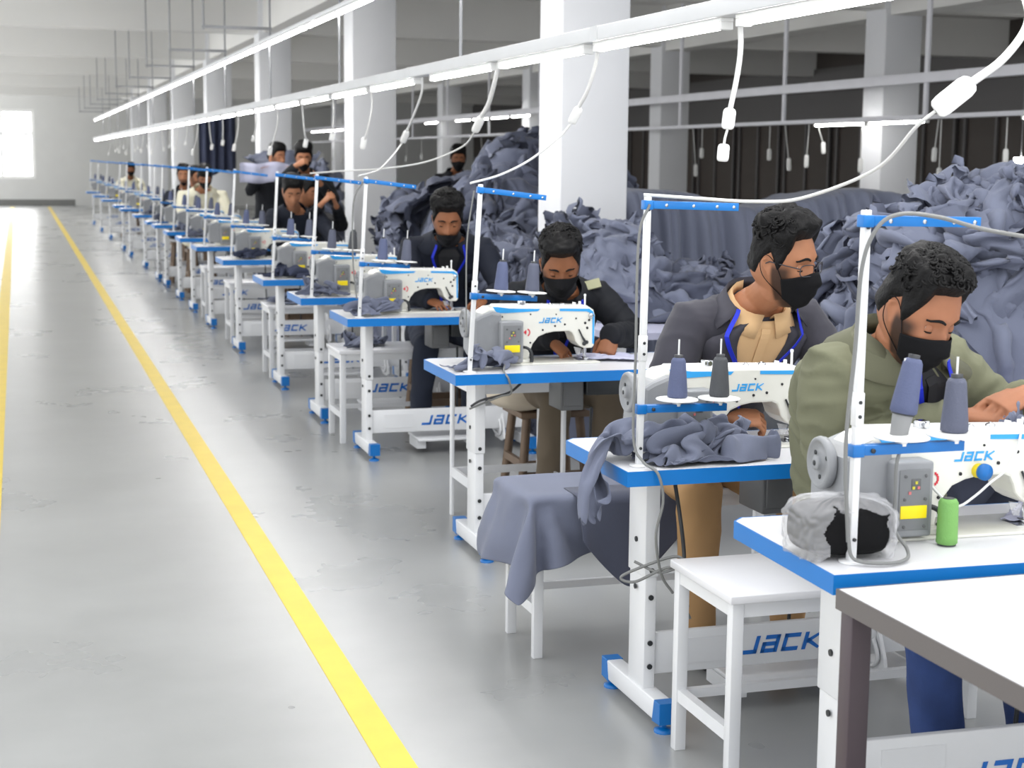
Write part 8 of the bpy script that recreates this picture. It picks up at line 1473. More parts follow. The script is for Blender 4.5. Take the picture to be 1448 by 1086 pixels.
X('person in a black jacket with a pale shoulder patch, head bowed over the machine', skin='skin_c', vox=.0043, cvox=.009,
  head=(2.185, 6.36, 1.158), look=(-.22, .52, .05), body_yaw=-.12, pelvis=(2.36, 6.98, .60), neck=(2.255, 6.56, 1.035), hunch=.07, bulk=1.0, shoulder=.215,
  armR=dict(elbow=(2.02, 6.48, .85), wrist=(2.115, 6.29, .855), dir=(.62, -.35, -.6), palm=(-.3, .5, -.6), curl=(.55, .6, .65, .7), cuff=1.12),
  armL=dict(elbow=(2.58, 6.50, .84), wrist=(2.40, 6.29, .865), dir=(-.45, -.4, -.75), palm=(.3, .6, -.4), curl=(.5, .55, .6, .65), cuff=1.12),
  cloth_mat='black_jacket', outer='jacket', stand_collar='black_jacket', shirt='black_shirt', vee=.30, vee_low=4.0, lan_low=2.6, lan_w=.1, lan_a=.62, turtle='black_shirt', patch=1, crease=.008, seed=8.1, hem=.1,
  hair=dict(top=.048, curl=.016, side=.006, seed=2.3, tufts=200, front=.082, quiff=.026), beard=.5, gaze=-.6, mask_top=.002, head_scale=1.05,
  legs=dict(kneeL=(2.50, 6.58, .54), kneeR=(2.26, 6.60, .54), ankleL=(2.50, 6.62, .10), ankleR=(2.24, 6.66, .10), mat='brown_trousers'))
X('person in a dark navy jacket looking down, mask under the nose', skin='skin_c', vox=.0065, cvox=.010,
  head=(2.275, 8.56, 1.262), look=(-.22, .40, 0), body_yaw=-.18, pelvis=(2.38, 9.12, .62), neck=(2.34, 8.77, 1.14), hunch=.05, bulk=1.05, shoulder=.24,
  armR=dict(elbow=(2.06, 8.66, .86), wrist=(2.14, 8.46, .83), dir=(.5, -.7, -.2), palm=(.2, 0, -1), cuff=1.12),
  armL=dict(elbow=(2.62, 8.66, .86), wrist=(2.46, 8.45, .83), dir=(-.6, -.6, -.2), palm=(-.2, 0, -1), cuff=1.12),
  cloth_mat='navy_jacket', outer='jacket', stand_collar='navy_jacket', shirt='black_shirt', vee=.34, vee_low=4.0, lan_low=2.6, lan_w=.1, lan_a=.62, turtle='black_shirt', crease=.007, seed=9.3, hem=.1,
  hair=dict(top=.048, curl=.018, side=.009, seed=3.3, tufts=240, front=.076), beard=.3, gaze=-.8, mask_top=-.036, head_scale=1.05,
  legs=dict(kneeL=(2.48, 8.66, .56), kneeR=(2.18, 8.66, .56), ankleL=(2.46, 8.74, .10), ankleR=(2.16, 8.74, .10), mat='dark_trousers'))
for k, (x, y, lb) in enumerate(((2.42, 14.2, 'the unmasked person bending low'), (2.52, 14.62, 'the person with raised hands'), (2.06, 19.17, 'the person in the cream shirt'), (2.02, 20.74, 'the person with mask at the chin'), (2.26, 21.77, 'the person in pale lavender'), (2.14, 32.77, 'the farthest person in cream'), (2.40, 9.2, 'the person in the dark navy jacket'))):
    dup(ws, (x, y, 0), 0, 'brown wooden stool under ' + lb, 'wooden stools in the row').scale = (1, 1, 1.16)
FAR = dict(vox=.010, cvox=.014, near=False, crease=.006, lanyard=False)
X('person in a dark navy jacket without a mask, bending low over the seventh machine', skin='skin_b', **FAR,
  head=(2.22, 13.48, 1.305), look=(.05, .42, 0), body_yaw=.15, pelvis=(2.42, 14.2, .63), neck=(2.30, 13.78, 1.14), hunch=.05, shoulder=.235, mask=False,
  armR=dict(elbow=(2.0, 13.6, .9), wrist=(2.12, 13.36, .83), dir=(.4, -.8, -.1), palm=(0, 0, -1)), armL=dict(elbow=(2.62, 13.55, .86), wrist=(2.50, 13.32, .83), dir=(-.5, -.8, -.1), palm=(0, 0, -1)),
  cloth_mat='navy_jacket', stand_collar='navy_jacket', hair=dict(top=.042, curl=.012, side=.01, front=.07), beard=.15, gaze=-.6, seed=1.1)
X('person in a black hooded top, face turned aside, hands raised with a pale thread', skin='skin_b', **FAR,
  head=(2.44, 14.05, 1.295), look=(.95, .25, 0), body_yaw=.5, pelvis=(2.52, 14.6, .63), neck=(2.44, 14.25, 1.12), hunch=.05, shoulder=.22, mask=False,
  armR=dict(elbow=(2.36, 13.95, .95), wrist=(2.52, 13.75, 1.20), dir=(.5, -.1, .5), palm=(.3, .3, -.6)), armL=dict(elbow=(2.76, 14.05, 1.0), wrist=(2.66, 13.80, 1.19), dir=(-.3, -.2, .7), palm=(-.5, .3, -.3)),
  cloth_mat='black_jacket', stand_collar='black_jacket', hair=dict(top=.03, curl=.01, side=.012, front=.062), beard=.3, seed=1.7)
X('person standing in black clothes, one fist raised to the face', skin='skin_b', **FAR,
  head=(2.60, 15.1, 1.60), look=(-.15, .30, 0), body_yaw=-.1, pelvis=(2.66, 15.3, .92), neck=(2.63, 15.22, 1.44), hunch=.02, shoulder=.22,
  armR=dict(elbow=(2.36, 15.0, 1.36), wrist=(2.50, 14.90, 1.53), dir=(.6, -.3, .35), palm=(.3, .4, -.4), curl=(1., 1., 1., 1.)), armL=dict(elbow=(2.88, 15.05, 1.2), wrist=(2.72, 14.90, 1.36), dir=(-.5, -.3, .6), palm=(-.4, .4, 0)),
  cloth_mat='black_jacket', stand_collar='black_jacket', hair=dict(top=.04, curl=.012, side=.012, front=.064), seed=2.1,
  legs=dict(kneeL=(2.76, 15.28, .48), kneeR=(2.56, 15.28, .48), ankleL=(2.76, 15.32, .09), ankleR=(2.56, 15.32, .09), mat='dark_trousers'))
X('person with black hair peering over the high fabric mountain', skin='skin_c', **FAR,
  head=(4.42, 16.2, 1.60), look=(-.2, .2, 0), body_yaw=-.1, pelvis=(4.42, 16.4, .92), neck=(4.42, 16.32, 1.44), hunch=.02, shoulder=.21,
  armR=dict(elbow=(4.18, 16.3, 1.2), wrist=(4.22, 16.1, 1.0), dir=(.1, -.5, -.4), palm=(.2, .2, -1)), armL=dict(elbow=(4.66, 16.3, 1.2), wrist=(4.62, 16.1, 1.0), dir=(-.1, -.5, -.4), palm=(-.2, .2, -1)),
  cloth_mat='black_jacket', stand_collar='black_jacket', hair=dict(top=.034, curl=.01, side=.012, front=.066), seed=2.9,
  legs=dict(kneeL=(4.52, 16.36, .48), kneeR=(4.32, 16.36, .48), ankleL=(4.52, 16.4, .09), ankleR=(4.32, 16.4, .09), mat='dark_trousers'))
X('person standing behind the held up lavender cloth, only the head showing', skin='skin_b', **FAR,
  head=(2.58, 16.6, 1.60), look=(.55, .1, 0), body_yaw=.1, pelvis=(2.56, 16.85, .92), neck=(2.57, 16.72, 1.44), hunch=.02, shoulder=.21, mask=False,
  armR=dict(elbow=(2.30, 16.62, 1.25), wrist=(2.36, 16.42, 1.44), dir=(.2, -.5, .4), palm=(.2, .2, -1)), armL=dict(elbow=(2.80, 16.6, 1.25), wrist=(2.72, 16.40, 1.44), dir=(-.2, -.5, .4), palm=(-.2, .2, -1)),
  cloth_mat='black_jacket', stand_collar='black_jacket', hair=dict(top=.034, curl=.01, side=.012, front=.066), seed=2.7,
  legs=dict(kneeL=(2.66, 16.8, .48), kneeR=(2.46, 16.8, .48), ankleL=(2.66, 16.86, .09), ankleR=(2.46, 16.86, .09), mat='dark_trousers'))
X('person in a cream shirt with black hair and black mask', skin='skin_a', **FAR,
  head=(2.06, 18.62, 1.36), look=(-.1, .55, 0), body_yaw=-.1, pelvis=(2.06, 19.15, .66), neck=(2.06, 18.86, 1.20), hunch=.04, bulk=1.2, shoulder=.26,
  armR=dict(elbow=(1.80, 18.7, .88), wrist=(1.92, 18.46, .83), dir=(.4, -.8, -.1), palm=(0, 0, -1)), armL=dict(elbow=(2.32, 18.7, .88), wrist=(2.20, 18.46, .83), dir=(-.4, -.8, -.1), palm=(0, 0, -1)),
  cloth_mat='cream_shirt', outer='shirt', stand_collar='cream_shirt', hair=dict(top=.04, curl=.012, side=.012, front=.05), seed=3.7)
X('person with black mask pulled to the chin, behind the eleventh machine', skin='skin_b', **FAR,
  head=(2.0, 20.42, 1.36), look=(-.2, .1, 0), body_yaw=-.1, pelvis=(2.02, 20.72, .63), neck=(2.01, 20.56, 1.17), hunch=.02, shoulder=.21, mask_top=-.07,
  armR=dict(elbow=(1.76, 20.45, .9), wrist=(1.88, 20.25, .83), dir=(.4, -.8, -.1), palm=(0, 0, -1)), armL=dict(elbow=(2.26, 20.45, .9), wrist=(2.16, 20.25, .83), dir=(-.4, -.8, -.1), palm=(0, 0, -1)),
  cloth_mat='navy_jacket', stand_collar='navy_jacket', hair=dict(top=.034, curl=.01, side=.012, front=.07), seed=4.7)
X('person in pale lavender shirt, face aside, behind the twelfth machine', skin='skin_b', **FAR,
  head=(2.24, 21.35, 1.33), look=(.5, .1, 0), body_yaw=.1, pelvis=(2.26, 21.75, .63), neck=(2.25, 21.55, 1.15), hunch=.02, shoulder=.21, mask=False,
  armR=dict(elbow=(2.0, 21.45, .9), wrist=(2.1, 21.28, .83), dir=(.4, -.8, -.1), palm=(0, 0, -1)), armL=dict(elbow=(2.5, 21.45, .9), wrist=(2.4, 21.28, .83), dir=(-.4, -.8, -.1), palm=(0, 0, -1)),
  cloth_mat='fabric_pale', outer='shirt', stand_collar='fabric_pale', hair=dict(top=.034, curl=.01, side=.012, front=.07), seed=5.7)
X('person in cream clothes far down the row of machines', skin='skin_c', **FAR,
  head=(2.14, 32.3, 1.33), look=(-.1, .3, 0), body_yaw=0, pelvis=(2.14, 32.75, .63), neck=(2.14, 32.5, 1.15), hunch=.02, shoulder=.22,
  armR=dict(elbow=(1.9, 32.4, .9), wrist=(2.0, 32.2, .83), dir=(.4, -.8, -.1), palm=(0, 0, -1)), armL=dict(elbow=(2.4, 32.4, .9), wrist=(2.3, 32.2, .83), dir=(-.4, -.8, -.1), palm=(0, 0, -1)),
  cloth_mat='cream_shirt', outer='shirt', stand_collar='cream_shirt', hair=dict(top=.034, curl=.01, side=.012, front=.07), seed=6.7)
# ================================================================ fabric
def cloth_obj(name, src, m, loc=(0, 0, 0), rz=0., sc=(1, 1, 1), thick=.003, sub=1, center=False, zrot=None):
    co, fs = cloth(src)
    co = co.copy()
    if center:
        co[:, :2] -= (co[:, :2].min(0) + co[:, :2].max(0)) / 2; co[:, 2] -= co[:, 2].min()
    co = co * np.array(sc)
    me = mesh_np(name, co, fs, [m])
    o = bpy.data.objects.new(name, me); COL.objects.link(o)
    o.location = loc; o.rotation_euler = (0, 0, rz)
    if thick:
        s = o.modifiers.new('thickness', 'SOLIDIFY'); s.thickness = thick; s.offset = 1
    if sub:
        s = o.modifiers.new('smooth', 'SUBSURF'); s.levels = 0; s.render_levels = sub
    return o
# bench drape: one sheet over the front, a second hanging lower beside it
dr = cloth_obj('draped_cloth', 'bench_a', 'fabric', (1.522, 4.687, .248), 0, (.82, 1.04, .55))
tag(dr, 'slate cloth draped over the white bench beside the second sewing table', 'cloth')
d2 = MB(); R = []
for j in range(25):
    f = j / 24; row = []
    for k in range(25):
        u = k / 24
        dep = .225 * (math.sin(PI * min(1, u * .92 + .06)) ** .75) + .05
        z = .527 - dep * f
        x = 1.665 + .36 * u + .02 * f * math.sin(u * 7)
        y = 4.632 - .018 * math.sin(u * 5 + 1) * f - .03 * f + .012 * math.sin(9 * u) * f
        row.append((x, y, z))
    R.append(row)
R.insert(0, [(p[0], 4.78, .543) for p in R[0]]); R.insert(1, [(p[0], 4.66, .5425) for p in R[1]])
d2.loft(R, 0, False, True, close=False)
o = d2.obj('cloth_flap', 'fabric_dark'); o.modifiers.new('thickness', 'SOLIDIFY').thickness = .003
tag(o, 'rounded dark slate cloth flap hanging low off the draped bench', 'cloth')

# heap spilling off the second table
sp = cloth_obj('fabric_heap', 'spill', 'fabric', (1.545 - .02, 3.93, T - .28 + .004), 0, (.95, .66, 1.0))
sp2, fs2 = cloth('heap3')
c2 = sp2.copy(); c2[:, :2] -= (c2[:, :2].min(0) + c2[:, :2].max(0)) / 2; c2[:, 2] -= c2[:, 2].min()
c3, fs3 = cloth('rumple1'); c3 = c3.copy(); c3[:, 2] -= c3[:, 2].min()
def rotz(c, a): return c @ np.array([[math.cos(a), math.sin(a), 0], [-math.sin(a), math.cos(a), 0], [0, 0, 1]])
tag(sp, 'slate fabric heap spilling over the end of the second sewing table', 'fabric')
h2 = cloth_obj('fabric_heap', 'heap3', 'fabric', (1.80, 4.03, T + .003), .15, (.85, .50, .62), center=True)
tag(h2, 'crumpled slate garment behind the pole of the second thread stand', 'fabric')
h3 = cloth_obj('fabric_heap', 'rumple2', 'fabric', (1.83, 4.03, T + .002), .1, (.55, .27, .7), center=True)
tag(h3, 'flat slate cloth with pointed corner lying under the second machine heap', 'fabric')

heaps = [(2, 'heap1', .15, .16, (0.71, 0.50, 0.55), 'fabric', .3), (3, 'heap3', .16, .17, (0.79, 0.46, 0.50), 'fabric', 1.9), (4, 'heap5', .16, .17, (0.75, 0.50, 0.61), 'fabric', .9), (5, 'heap1', .2, .2, (0.79, 0.55, 0.55), 'fabric_navy', 2.2),
         (6, 'heap3', .24, .18, (0.75, 0.46, 0.44), 'fabric_navy', .4), (8, 'heap5', .2, .2, (0.84, 0.55, 0.55), 'fabric', 1.4), (9, 'heap1', .2, .2, (0.84, 0.55, 0.55), 'fabric', 2.9), (11, 'heap3', .25, .2, (0.84, 0.62, 0.61), 'fabric', .4), (12, 'heap1', .3, .2, (0.94, 0.62, 0.66), 'fabric', 1.4)]
for i, src, dx, dy, s, m, rz in heaps:
    o = cloth_obj('fabric_heap', src, m, (ST[i][0] + dx, ST[i][1] + dy - .02, T + .003), .3 * math.sin(rz * 5), s, center=True)
    tag(o, 'crumpled ' + ('navy' if 'navy' in m else 'slate') + ' cloth on the ' + ORD[i] + ' sewing table from the front', 'fabric', 'cloth heaps on the table ends')
o = cloth_obj('fabric_heap', 'heap5', 'fabric', (1.86, 8.90, .532), .5, (.75, .8, .5), center=True)
tag(o, 'slate cloth bundle on the white bench behind the fourth table', 'fabric')
o = cloth_obj('fabric_heap', 'heap3', 'fabric', (1.9, 11.7, .532), .5, (1.0, .9, .4), center=True)
tag(o, 'lavender grey cloth bundle on the bench behind the sixth table', 'fabric')
# what the needles are sewing
for i, lb in ((0, 'pale lavender piece under the needle of the first machine'), (2, 'pale cloth under the hands of the man with the shoulder patch')):
    o = cloth_obj('sewn_piece', 'rumple1', 'fabric_pale', (ST[i][0] + .76, ST[i][1] + .34, T + .009), .7 + i, (.38, .25, .28 if i == 0 else .12), center=True)
    tag(o, lb, 'cloth')
o = cloth_obj('sewn_piece', 'rumple2', 'fabric', (2.26, 3.205, .985), .7, (.20, .10, .4), center=True)
tag(o, 'slate cloth piece held between the hands of the olive jacket man', 'cloth')
o = MB().box(-.035, .035, 0, .012, 0, .09, .003).obj('green_pouch', 'green_cloth', None, (2.14, 13.20, T + .008)); tag(o, 'green cloth pouch beside the seventh sewing machine', 'cloth')
# held-up lavender cloth
o = MB(); R = []
for j in range(5):
    R.append([(2.16 + .56 * k / 20, 16.33 + .02 * math.sin(k * .8 + j * .3), 1.55 - .05 * j + .012 * math.sin(k * .5 + 1) - .02 * abs(k / 10 - 1)) for k in range(21)])
o.loft(R, 0, False, True, close=False); o = o.obj('held_cloth', 'fabric_pale'); o.modifiers.new('t', 'SOLIDIFY').thickness = .004
tag(o, 'lavender cloth held up between the standing workers', 'cloth')

# ---------------------------------------------------------------- fabric piles
SRC = {}
for k in ('rumple1', 'rumple2', 'heap1', 'heap3', 'heap5'):
    co, fs = cloth(k); co = co.copy(); co[:, :2] -= (co[:, :2].min(0) + co[:, :2].max(0)) / 2; co[:, 2] -= co[:, 2].min() + (.35 if 'heap' in k else .55) * (co[:, 2].max() - co[:, 2].min())
    n_ = 32 if 'rumple' in k else 34
    ii = np.arange(len(co)) % n_; jj = np.arange(len(co)) // n_
    ed = np.minimum(np.minimum(ii, n_ - 1 - ii), np.minimum(jj, n_ - 1 - jj)) / (n_ * .5)
    tk = 1 - np.clip(ed / .42, 0, 1); tk = tk * tk * (3 - 2 * tk)
    if 'rumple' in k: co[:, 2] -= .17 * tk; co[:, :2] *= (1 - .12 * tk)[:, None]
    SRC[k] = (co, np.array(fs))
def pile(label, bumps, n, seed, m='fabric', base=0., size=(1.0, 1.5), m2=None, pw=2.4, kinds=('rumple1', 'rumple2', 'rumple1', 'rumple2', 'heap1', 'heap3', 'heap5'), stretch=(.9, 1.5), flat=1.1):
    """mound of garments: a wrinkled core with settled sheets lying all over it"""
    r = random.Random(seed)
    x0 = min(b[0] - b[2] for b in bumps); x1 = max(b[0] + b[2] for b in bumps); y0 = min(b[1] - b[3] for b in bumps); y1 = max(b[1] + b[3] for b in bumps)
    def Hh(x, y):
        h = 0
        for cx, cy, rx, ry, hh in bumps:
            q = ((abs(x - cx) / rx) ** pw + (abs(y - cy) / ry) ** pw)
            if q < 1: h = max(h, hh * (1 - q) ** .55)
        return h
    N = 70
    V = []; F = []
    for j in range(N + 1):
        for i in range(N + 1):
            x = x0 + (x1 - x0) * i / N; y = y0 + (y1 - y0) * j / N
            h = Hh(x, y)
            p = Vector((x * 4, y * 4, seed))
            w = noise.noise_vector(p * .7)
            h2 = h + (.06 * (1 - 2 * abs(noise.noise(p + w))) + .03 * noise.noise(p * 2.2 + w) if h > .02 else 0) * min(1, h * 3) - .05
            V.append((x, y, base + max(0, h2)))
    fs = [(j * (N + 1) + i, j * (N + 1) + i + 1, (j + 1) * (N + 1) + i + 1, (j + 1) * (N + 1) + i) for j in range(N) for i in range(N)]
    fs = [f for f in fs if max(V[q][2] for q in f) > base + .01]
    VV = [np.array(V)]; FF = [np.array(fs)]; MI = [np.zeros(len(fs), int)]; off = len(V)
    k = 0; tries = 0
    while k < n and tries < n * 20:
        tries += 1
        x = r.uniform(x0, x1); y = y0 + (y1 - y0) * r.random() ** 1.3; h = Hh(x, y)
        if h < .08: continue
        e = .06
        nx = (Hh(x - e, y) - Hh(x + e, y)) / (2 * e); ny = (Hh(x, y - e) - Hh(x, y + e)) / (2 * e)
        nx = max(-2.5, min(2.5, nx)); ny = max(-2.5, min(2.5, ny))
        nv = Vector((nx, ny, 1)).normalized()
        src = r.choice(kinds)
        co, f2 = SRC[src]
        s = r.uniform(*size) * (1.15 if 'heap' in src else .85)
        t1 = nv.orthogonal().normalized(); t1.rotate(Matrix.Rotation(r.uniform(0, 2 * PI), 3, nv)); t2 = nv.cross(t1)
        A = np.array([t1, t2, nv]) 
        st = r.uniform(*stretch)
        c = (co * s * np.array([st, 1, flat])) @ A + np.array([x, y, base + h])
        c[:, 2] = np.maximum(c[:, 2], base + .004 + .004 * r.random())
        VV.append(c); FF.append(f2 + off); off += len(c); MI.append(np.full(len(f2), 1 if m2 and r.random() < .3 else 0)); k += 1
    me = mesh_np('fabric_pile', np.concatenate(VV), [tuple(int(q) for q in f) for f in np.concatenate(FF)], [m] + ([m2] if m2 else []))
    me.polygons.foreach_set('material_index', np.concatenate(MI).astype(np.int32))
    o = bpy.data.objects.new('fabric_pile', me); COL.objects.link(o)
    return tag(o, label, 'fabric pile', None, 'stuff')
def cloth_table(x0, x1, y0, y1, label):
    root = thing('cutting_table', label, 'table', (x0, y0, 0))
    MB().box(0, x1 - x0, 0, y1 - y0, .71, .745).obj('tabletop', 'fabric_pale', root)
    for x in (.05, x1 - x0 - .1):
        for y in (.05, y1 - y0 - .1): MB().box(x, x + .05, y, y + .05, 0, .71).obj('leg', 'white_metal', root)
    return root
cloth_table(2.80, 4.9, 7.35, 8.75, 'pale cloth covered table carrying the low fabric pile beside the front column')
cloth_table(3.02, 5.0, 4.95, 6.9, 'pale cloth covered table under the tall tangled fabric pile')
pile('tall tangled slate fabric pile behind the olive jacket man', [(3.95, 5.75, .72, .55, .74), (3.75, 5.9, .62, .6, .62), (4.3, 5.75, .6, .6, .52), (3.5, 5.75, .42, .5, .30)], 110, 3, 'fabric', .747, (.65, .95), 'fabric_dark', stretch=(1., 1.7), flat=1.15)
pile('dark slate drape heap at the side of the tall tangled pile', [(4.6, 6.2, .75, .65, 1.15)], 16, 5, 'fabric_dark', 0.0, (1.1, 1.7))
pile('low rumpled slate fabric pile beside the front column', [(3.12, 8.25, .34, .42, .48), (3.5, 8.15, .5, .4, .26), (4.1, 8.1, .6, .42, .18)], 64, 8, 'fabric', .747, (.6, .9), 'fabric_dark', kinds=('rumple1', 'rumple2', 'rumple1', 'rumple2', 'heap5'), flat=.9)
pile('fabric pile at the foot of the front column behind the navy jacket man', [(3.12, 8.78, .34, .34, 1.2), (2.96, 9.4, .14, .36, 1.0)], 52, 11, 'fabric', 0, (.6, .9), 'fabric_dark')
pile('high fabric mountain seen past the side of the front column', [(3.75, 11.4, .95, .8, 1.72), (3.4, 11.2, .5, .7, 1.52), (3.3, 11.95, .42, .8, 1.42)], 80, 14, 'fabric', 0, (.9, 1.4), 'fabric_dark', kinds=('rumple1', 'rumple2', 'rumple1', 'heap3'), flat=.8)
pile('slate fabric pile beside the fifth and sixth sewing tables', [(3.2, 13.1, .34, .9, 1.25), (3.12, 10.5, .26, .55, 1.08)], 64, 17, 'fabric', 0, (.65, 1.0), 'fabric_dark')
pile('dark fabric pile far down beside the third column', [(3.3, 19.5, .45, 1.5, 1.6)], 24, 20, 'fabric', 0, (1.1, 1.6), 'fabric_dark')
# long covered stack behind: a sheet hanging in folds from an uneven top
def drape_wall():
    V = []; nx, nz = 420, 40
    for j in range(nz + 1):
        f = j / nz
        for i in range(nx + 1):
            u = i / nx; x = 3.68 + 4.6 * u
            top = 1.40 + .07 * math.sin(u * 15 + .6) * math.sin(u * 6) + .05 * noise.noise(Vector((u * 9, 1.7, 0))) - .10 * (u < .03) * (1 - u / .03)
            q = u * 120 + 7. * noise.noise(Vector((u * 5, 0, 3))) + 2.2 * noise.noise(Vector((u * 8, f * 1.2, 9)))
            fold = abs(math.sin(q * .5)) ** 1.4 * (.55 + .6 * noise.noise(Vector((u * 11, 4, 0)))) + .22 * abs(math.sin(q * 1.3 + 1)) + .35 * noise.noise(Vector((u * 14, f * 1.5, 2)))
            if f < .22:
                g = f / .22; y = 10.75 - .62 * g - .17 * fold * g; z = top - .03 * (1 - g) - .04 * g * g + .03 * fold * (g - .5) + .02 * noise.noise(Vector((x * 4, g * 3, 0)))
            else:
                g = (f - .22) / .78; amp = .17 + .10 * g
                y = 10.13 - .06 * math.sin(min(1, g * 6) * PI / 2) - amp * fold - .16 * g; z = top - .04 - (top - .10) * g
            V.append((x, y, z))
    fs = [(j * (nx + 1) + i, j * (nx + 1) + i + 1, (j + 1) * (nx + 1) + i + 1, (j + 1) * (nx + 1) + i) for j in range(nz) for i in range(nx)]
    me = mesh_np('draped_stack', np.array(V), fs, ['fabric_light'])
    o = bpy.data.objects.new('draped_stack', me); COL.objects.link(o)
    o.modifiers.new('thickness', 'SOLIDIFY').thickness = .004
    return tag(o, 'long stack covered by a slate sheet hanging in folds, behind the blazer man', 'fabric')
drape_wall()
o = MB(); R = []
for j in range(14):
    R.append([(2.92 + .62 * k / 30, 27.2 + .05 * math.sin(k * .9), 2.3 - .075 * j - .05 * math.sin(k * .21)) for k in range(31)])
o.loft(R, 0, False, True, close=False); o = o.obj('hanging_cloth', 'fabric_navy'); o.modifiers.new('t', 'SOLIDIFY').thickness = .006
tag(o, 'dark navy cloth hung from the light rail far down the row', 'cloth')
# plastic wrapped black bundle on the first table
R = []; bg = MB()
for j in range(13):
    f = j / 12; ring = []
    for k in range(40):
        a = 2 * PI * k / 40
        r = (1 - (abs(2 * f - 1)) ** 4) ** .5
        q = 1 + .05 * noise.noise(Vector((math.cos(a) * 2, math.sin(a) * 2, f * 3)))
        ring.append((.105 * r * q * math.copysign(abs(math.cos(a)) ** .6, math.cos(a)), .075 * r * q * math.copysign(abs(math.sin(a)) ** .6, math.sin(a)), .060 + .058 * math.copysign(abs(2 * f - 1) ** .8, 2 * f - 1)))
    R.append(ring)
bg.loft(R)
bo = bg.obj('wrapped_bundle', 'bag_black', None, (1.655, 2.955, T + .002)); bo.rotation_euler = (0, 0, -.15)
tag(bo, 'black cloth bundle in a torn clear plastic bag on the first sewing table', 'bundle')
fl = MB(); R = []
for j in range(71):
    f = j / 70; ring = []
    for k in range(200):
        a = 2 * PI * k / 200
        r = (1 - (abs(2 * f - 1)) ** 4) ** .5
        q = 1 + .05 * noise.noise(Vector((math.cos(a) * 2, math.sin(a) * 2, f * 3)))
        crn = .008 + .010 * abs(noise.noise(Vector((math.cos(a) * 5, math.sin(a) * 5, f * 7)))) + .014 * max(0, .3 - f) / .3
        ring.append(((.105 * r * q + crn) * math.copysign(abs(math.cos(a)) ** .6, math.cos(a)), (.075 * r * q + crn) * math.copysign(abs(math.sin(a)) ** .6, math.sin(a)), max(.003, .060 + (.058 + crn) * math.copysign(abs(2 * f - 1) ** .8, 2 * f - 1))))
    R.append(ring)
fl.loft(R, 0, False)
keep = []
for q in fl.f:
    c = sum((Vector(fl.v[i]) for i in q), Vector()) / 4
    if c.x < -.058 + .03 * noise.noise(c * 24) + .006 * noise.noise(c * 90) or c.z > .102 + .018 * noise.noise(c * 22) or c.x > .075 + .02 * noise.noise(c * 30): keep.append(q)
fl.f = keep; fl.m = [0] * len(keep); fl.sm = [True] * len(keep)
fo = fl.obj('plastic_bag', 'film', bo); tag(fo, 'torn clear plastic bag')
g = cn_g = build_cone('thread_green', .106, .0235, .0205, .99)
g.location = (1.925, 2.965, T + .001); tag(g, 'pale green thread cone standing on the first sewing table', 'thread cone')

# small bobbin clipped on the first machine's arm
bb = thing('bobbin_case', 'blue and yellow bobbin clipped to the first machine arm', 'bobbin', (2.055, 3.045, T + .145))
MB().lathe([(.001, -.022), (.019, -.022), (.019, -.012), (.004, -.012)], (0, 0, 0), 'y', 20).obj('blue_disc', 'blue_paint', bb)
MB().lathe([(.015, -.012), (.017, .004), (.001, .004)], (-.004, 0, 0), 'y', 20).obj('yellow_spool', 'yellow_label', bb)
# ================================================================ light rails, hangers, plugs and cords
M['tube'] = mat('lit led tube', (1, 1, 1), .4, emit=(1, .985, .96), estr=TUBE)
M['tube_top'] = mat('lit led batten', (1, 1, 1), .4, emit=(1, .99, .97), estr=TUBE)
RX = 2.13
def rail(x, z0, z1, w, y0, y1, m, label, name='light_rail'):
    root = thing(name, label, 'light rail', (x, y0, z0))
    MB().box(-w / 2, w / 2, 0, y1 - y0, 0, z1 - z0, .004).obj('channel', m, root)
    for k in range(int((y1 - y0) / 3)): MB().box(-w / 2 - .002, w / 2 + .002, 1.5 + 3 * k, 1.58 + 3 * k, -.001, z1 - z0 + .001).obj('joint_plate', m, root)
    return root
rail(RX, 2.045, 2.10, .075, 1.2, 47.0, 'rail', 'grey cable rail with LED tubes hung low over the sewing row')
rail(RX, 2.60, 2.63, .06, 1.2, 47.0, 'white_metal', 'slim white rail carrying the upper line of lamps')
rail(8.7, 2.04, 2.085, .07, 3.0, 50.0, 'rail_lilac', 'lilac grey low rail in the next bay', 'light_rail')
rail(8.7, 2.40, 2.50, .09, 3.0, 50.0, 'rail_lilac', 'lilac grey upper channel in the next bay', 'light_rail')
def tube_lamp(L=1.16):
    root = thing('tube_lamp', 'x', 'lamp')
    MB().box(-.022, .022, 0, L, -.012, 0, .002).obj('lamp_housing', 'white_plastic', root)
    MB().tube([(0, .03, -.022), (0, L - .03, -.022)], .0135, 10).obj('lit_tube', 'tube', root)
    MB().box(-.022, .022, 0, .03, -.037, -.012, .003).obj('end_cap', 'white_plastic', root); MB().box(-.022, .022, L - .03, L, -.037, -.012, .003).obj('end_cap', 'white_plastic', root)
    return root
lamp0 = tube_lamp(); first = True
def put_lamp(loc, label, group):
    global first
    l = lamp0 if first else dup(lamp0)
    first = False
    l.location = loc; l['label'] = label; l['group'] = group
    return l
k = 0; y = 2.10; GAPS = []
while y < 46:
    put_lamp((RX, y, 2.045), 'lit LED tube under the low rail, lamp %s from the front' % (ORD[k] if k < len(ORD) else 'far down the row'), 'LED tubes under the low rail')
    GAPS.append(y - .04); k += 1; y += 1.265 if k != 5 else 1.5
k = 0; y = 1.5
while y < 46:
    put_lamp((RX, y, 2.60), 'lit LED batten in the unbroken upper lamp line', 'LED battens in the upper lamp line')
    y += 1.18; k += 1
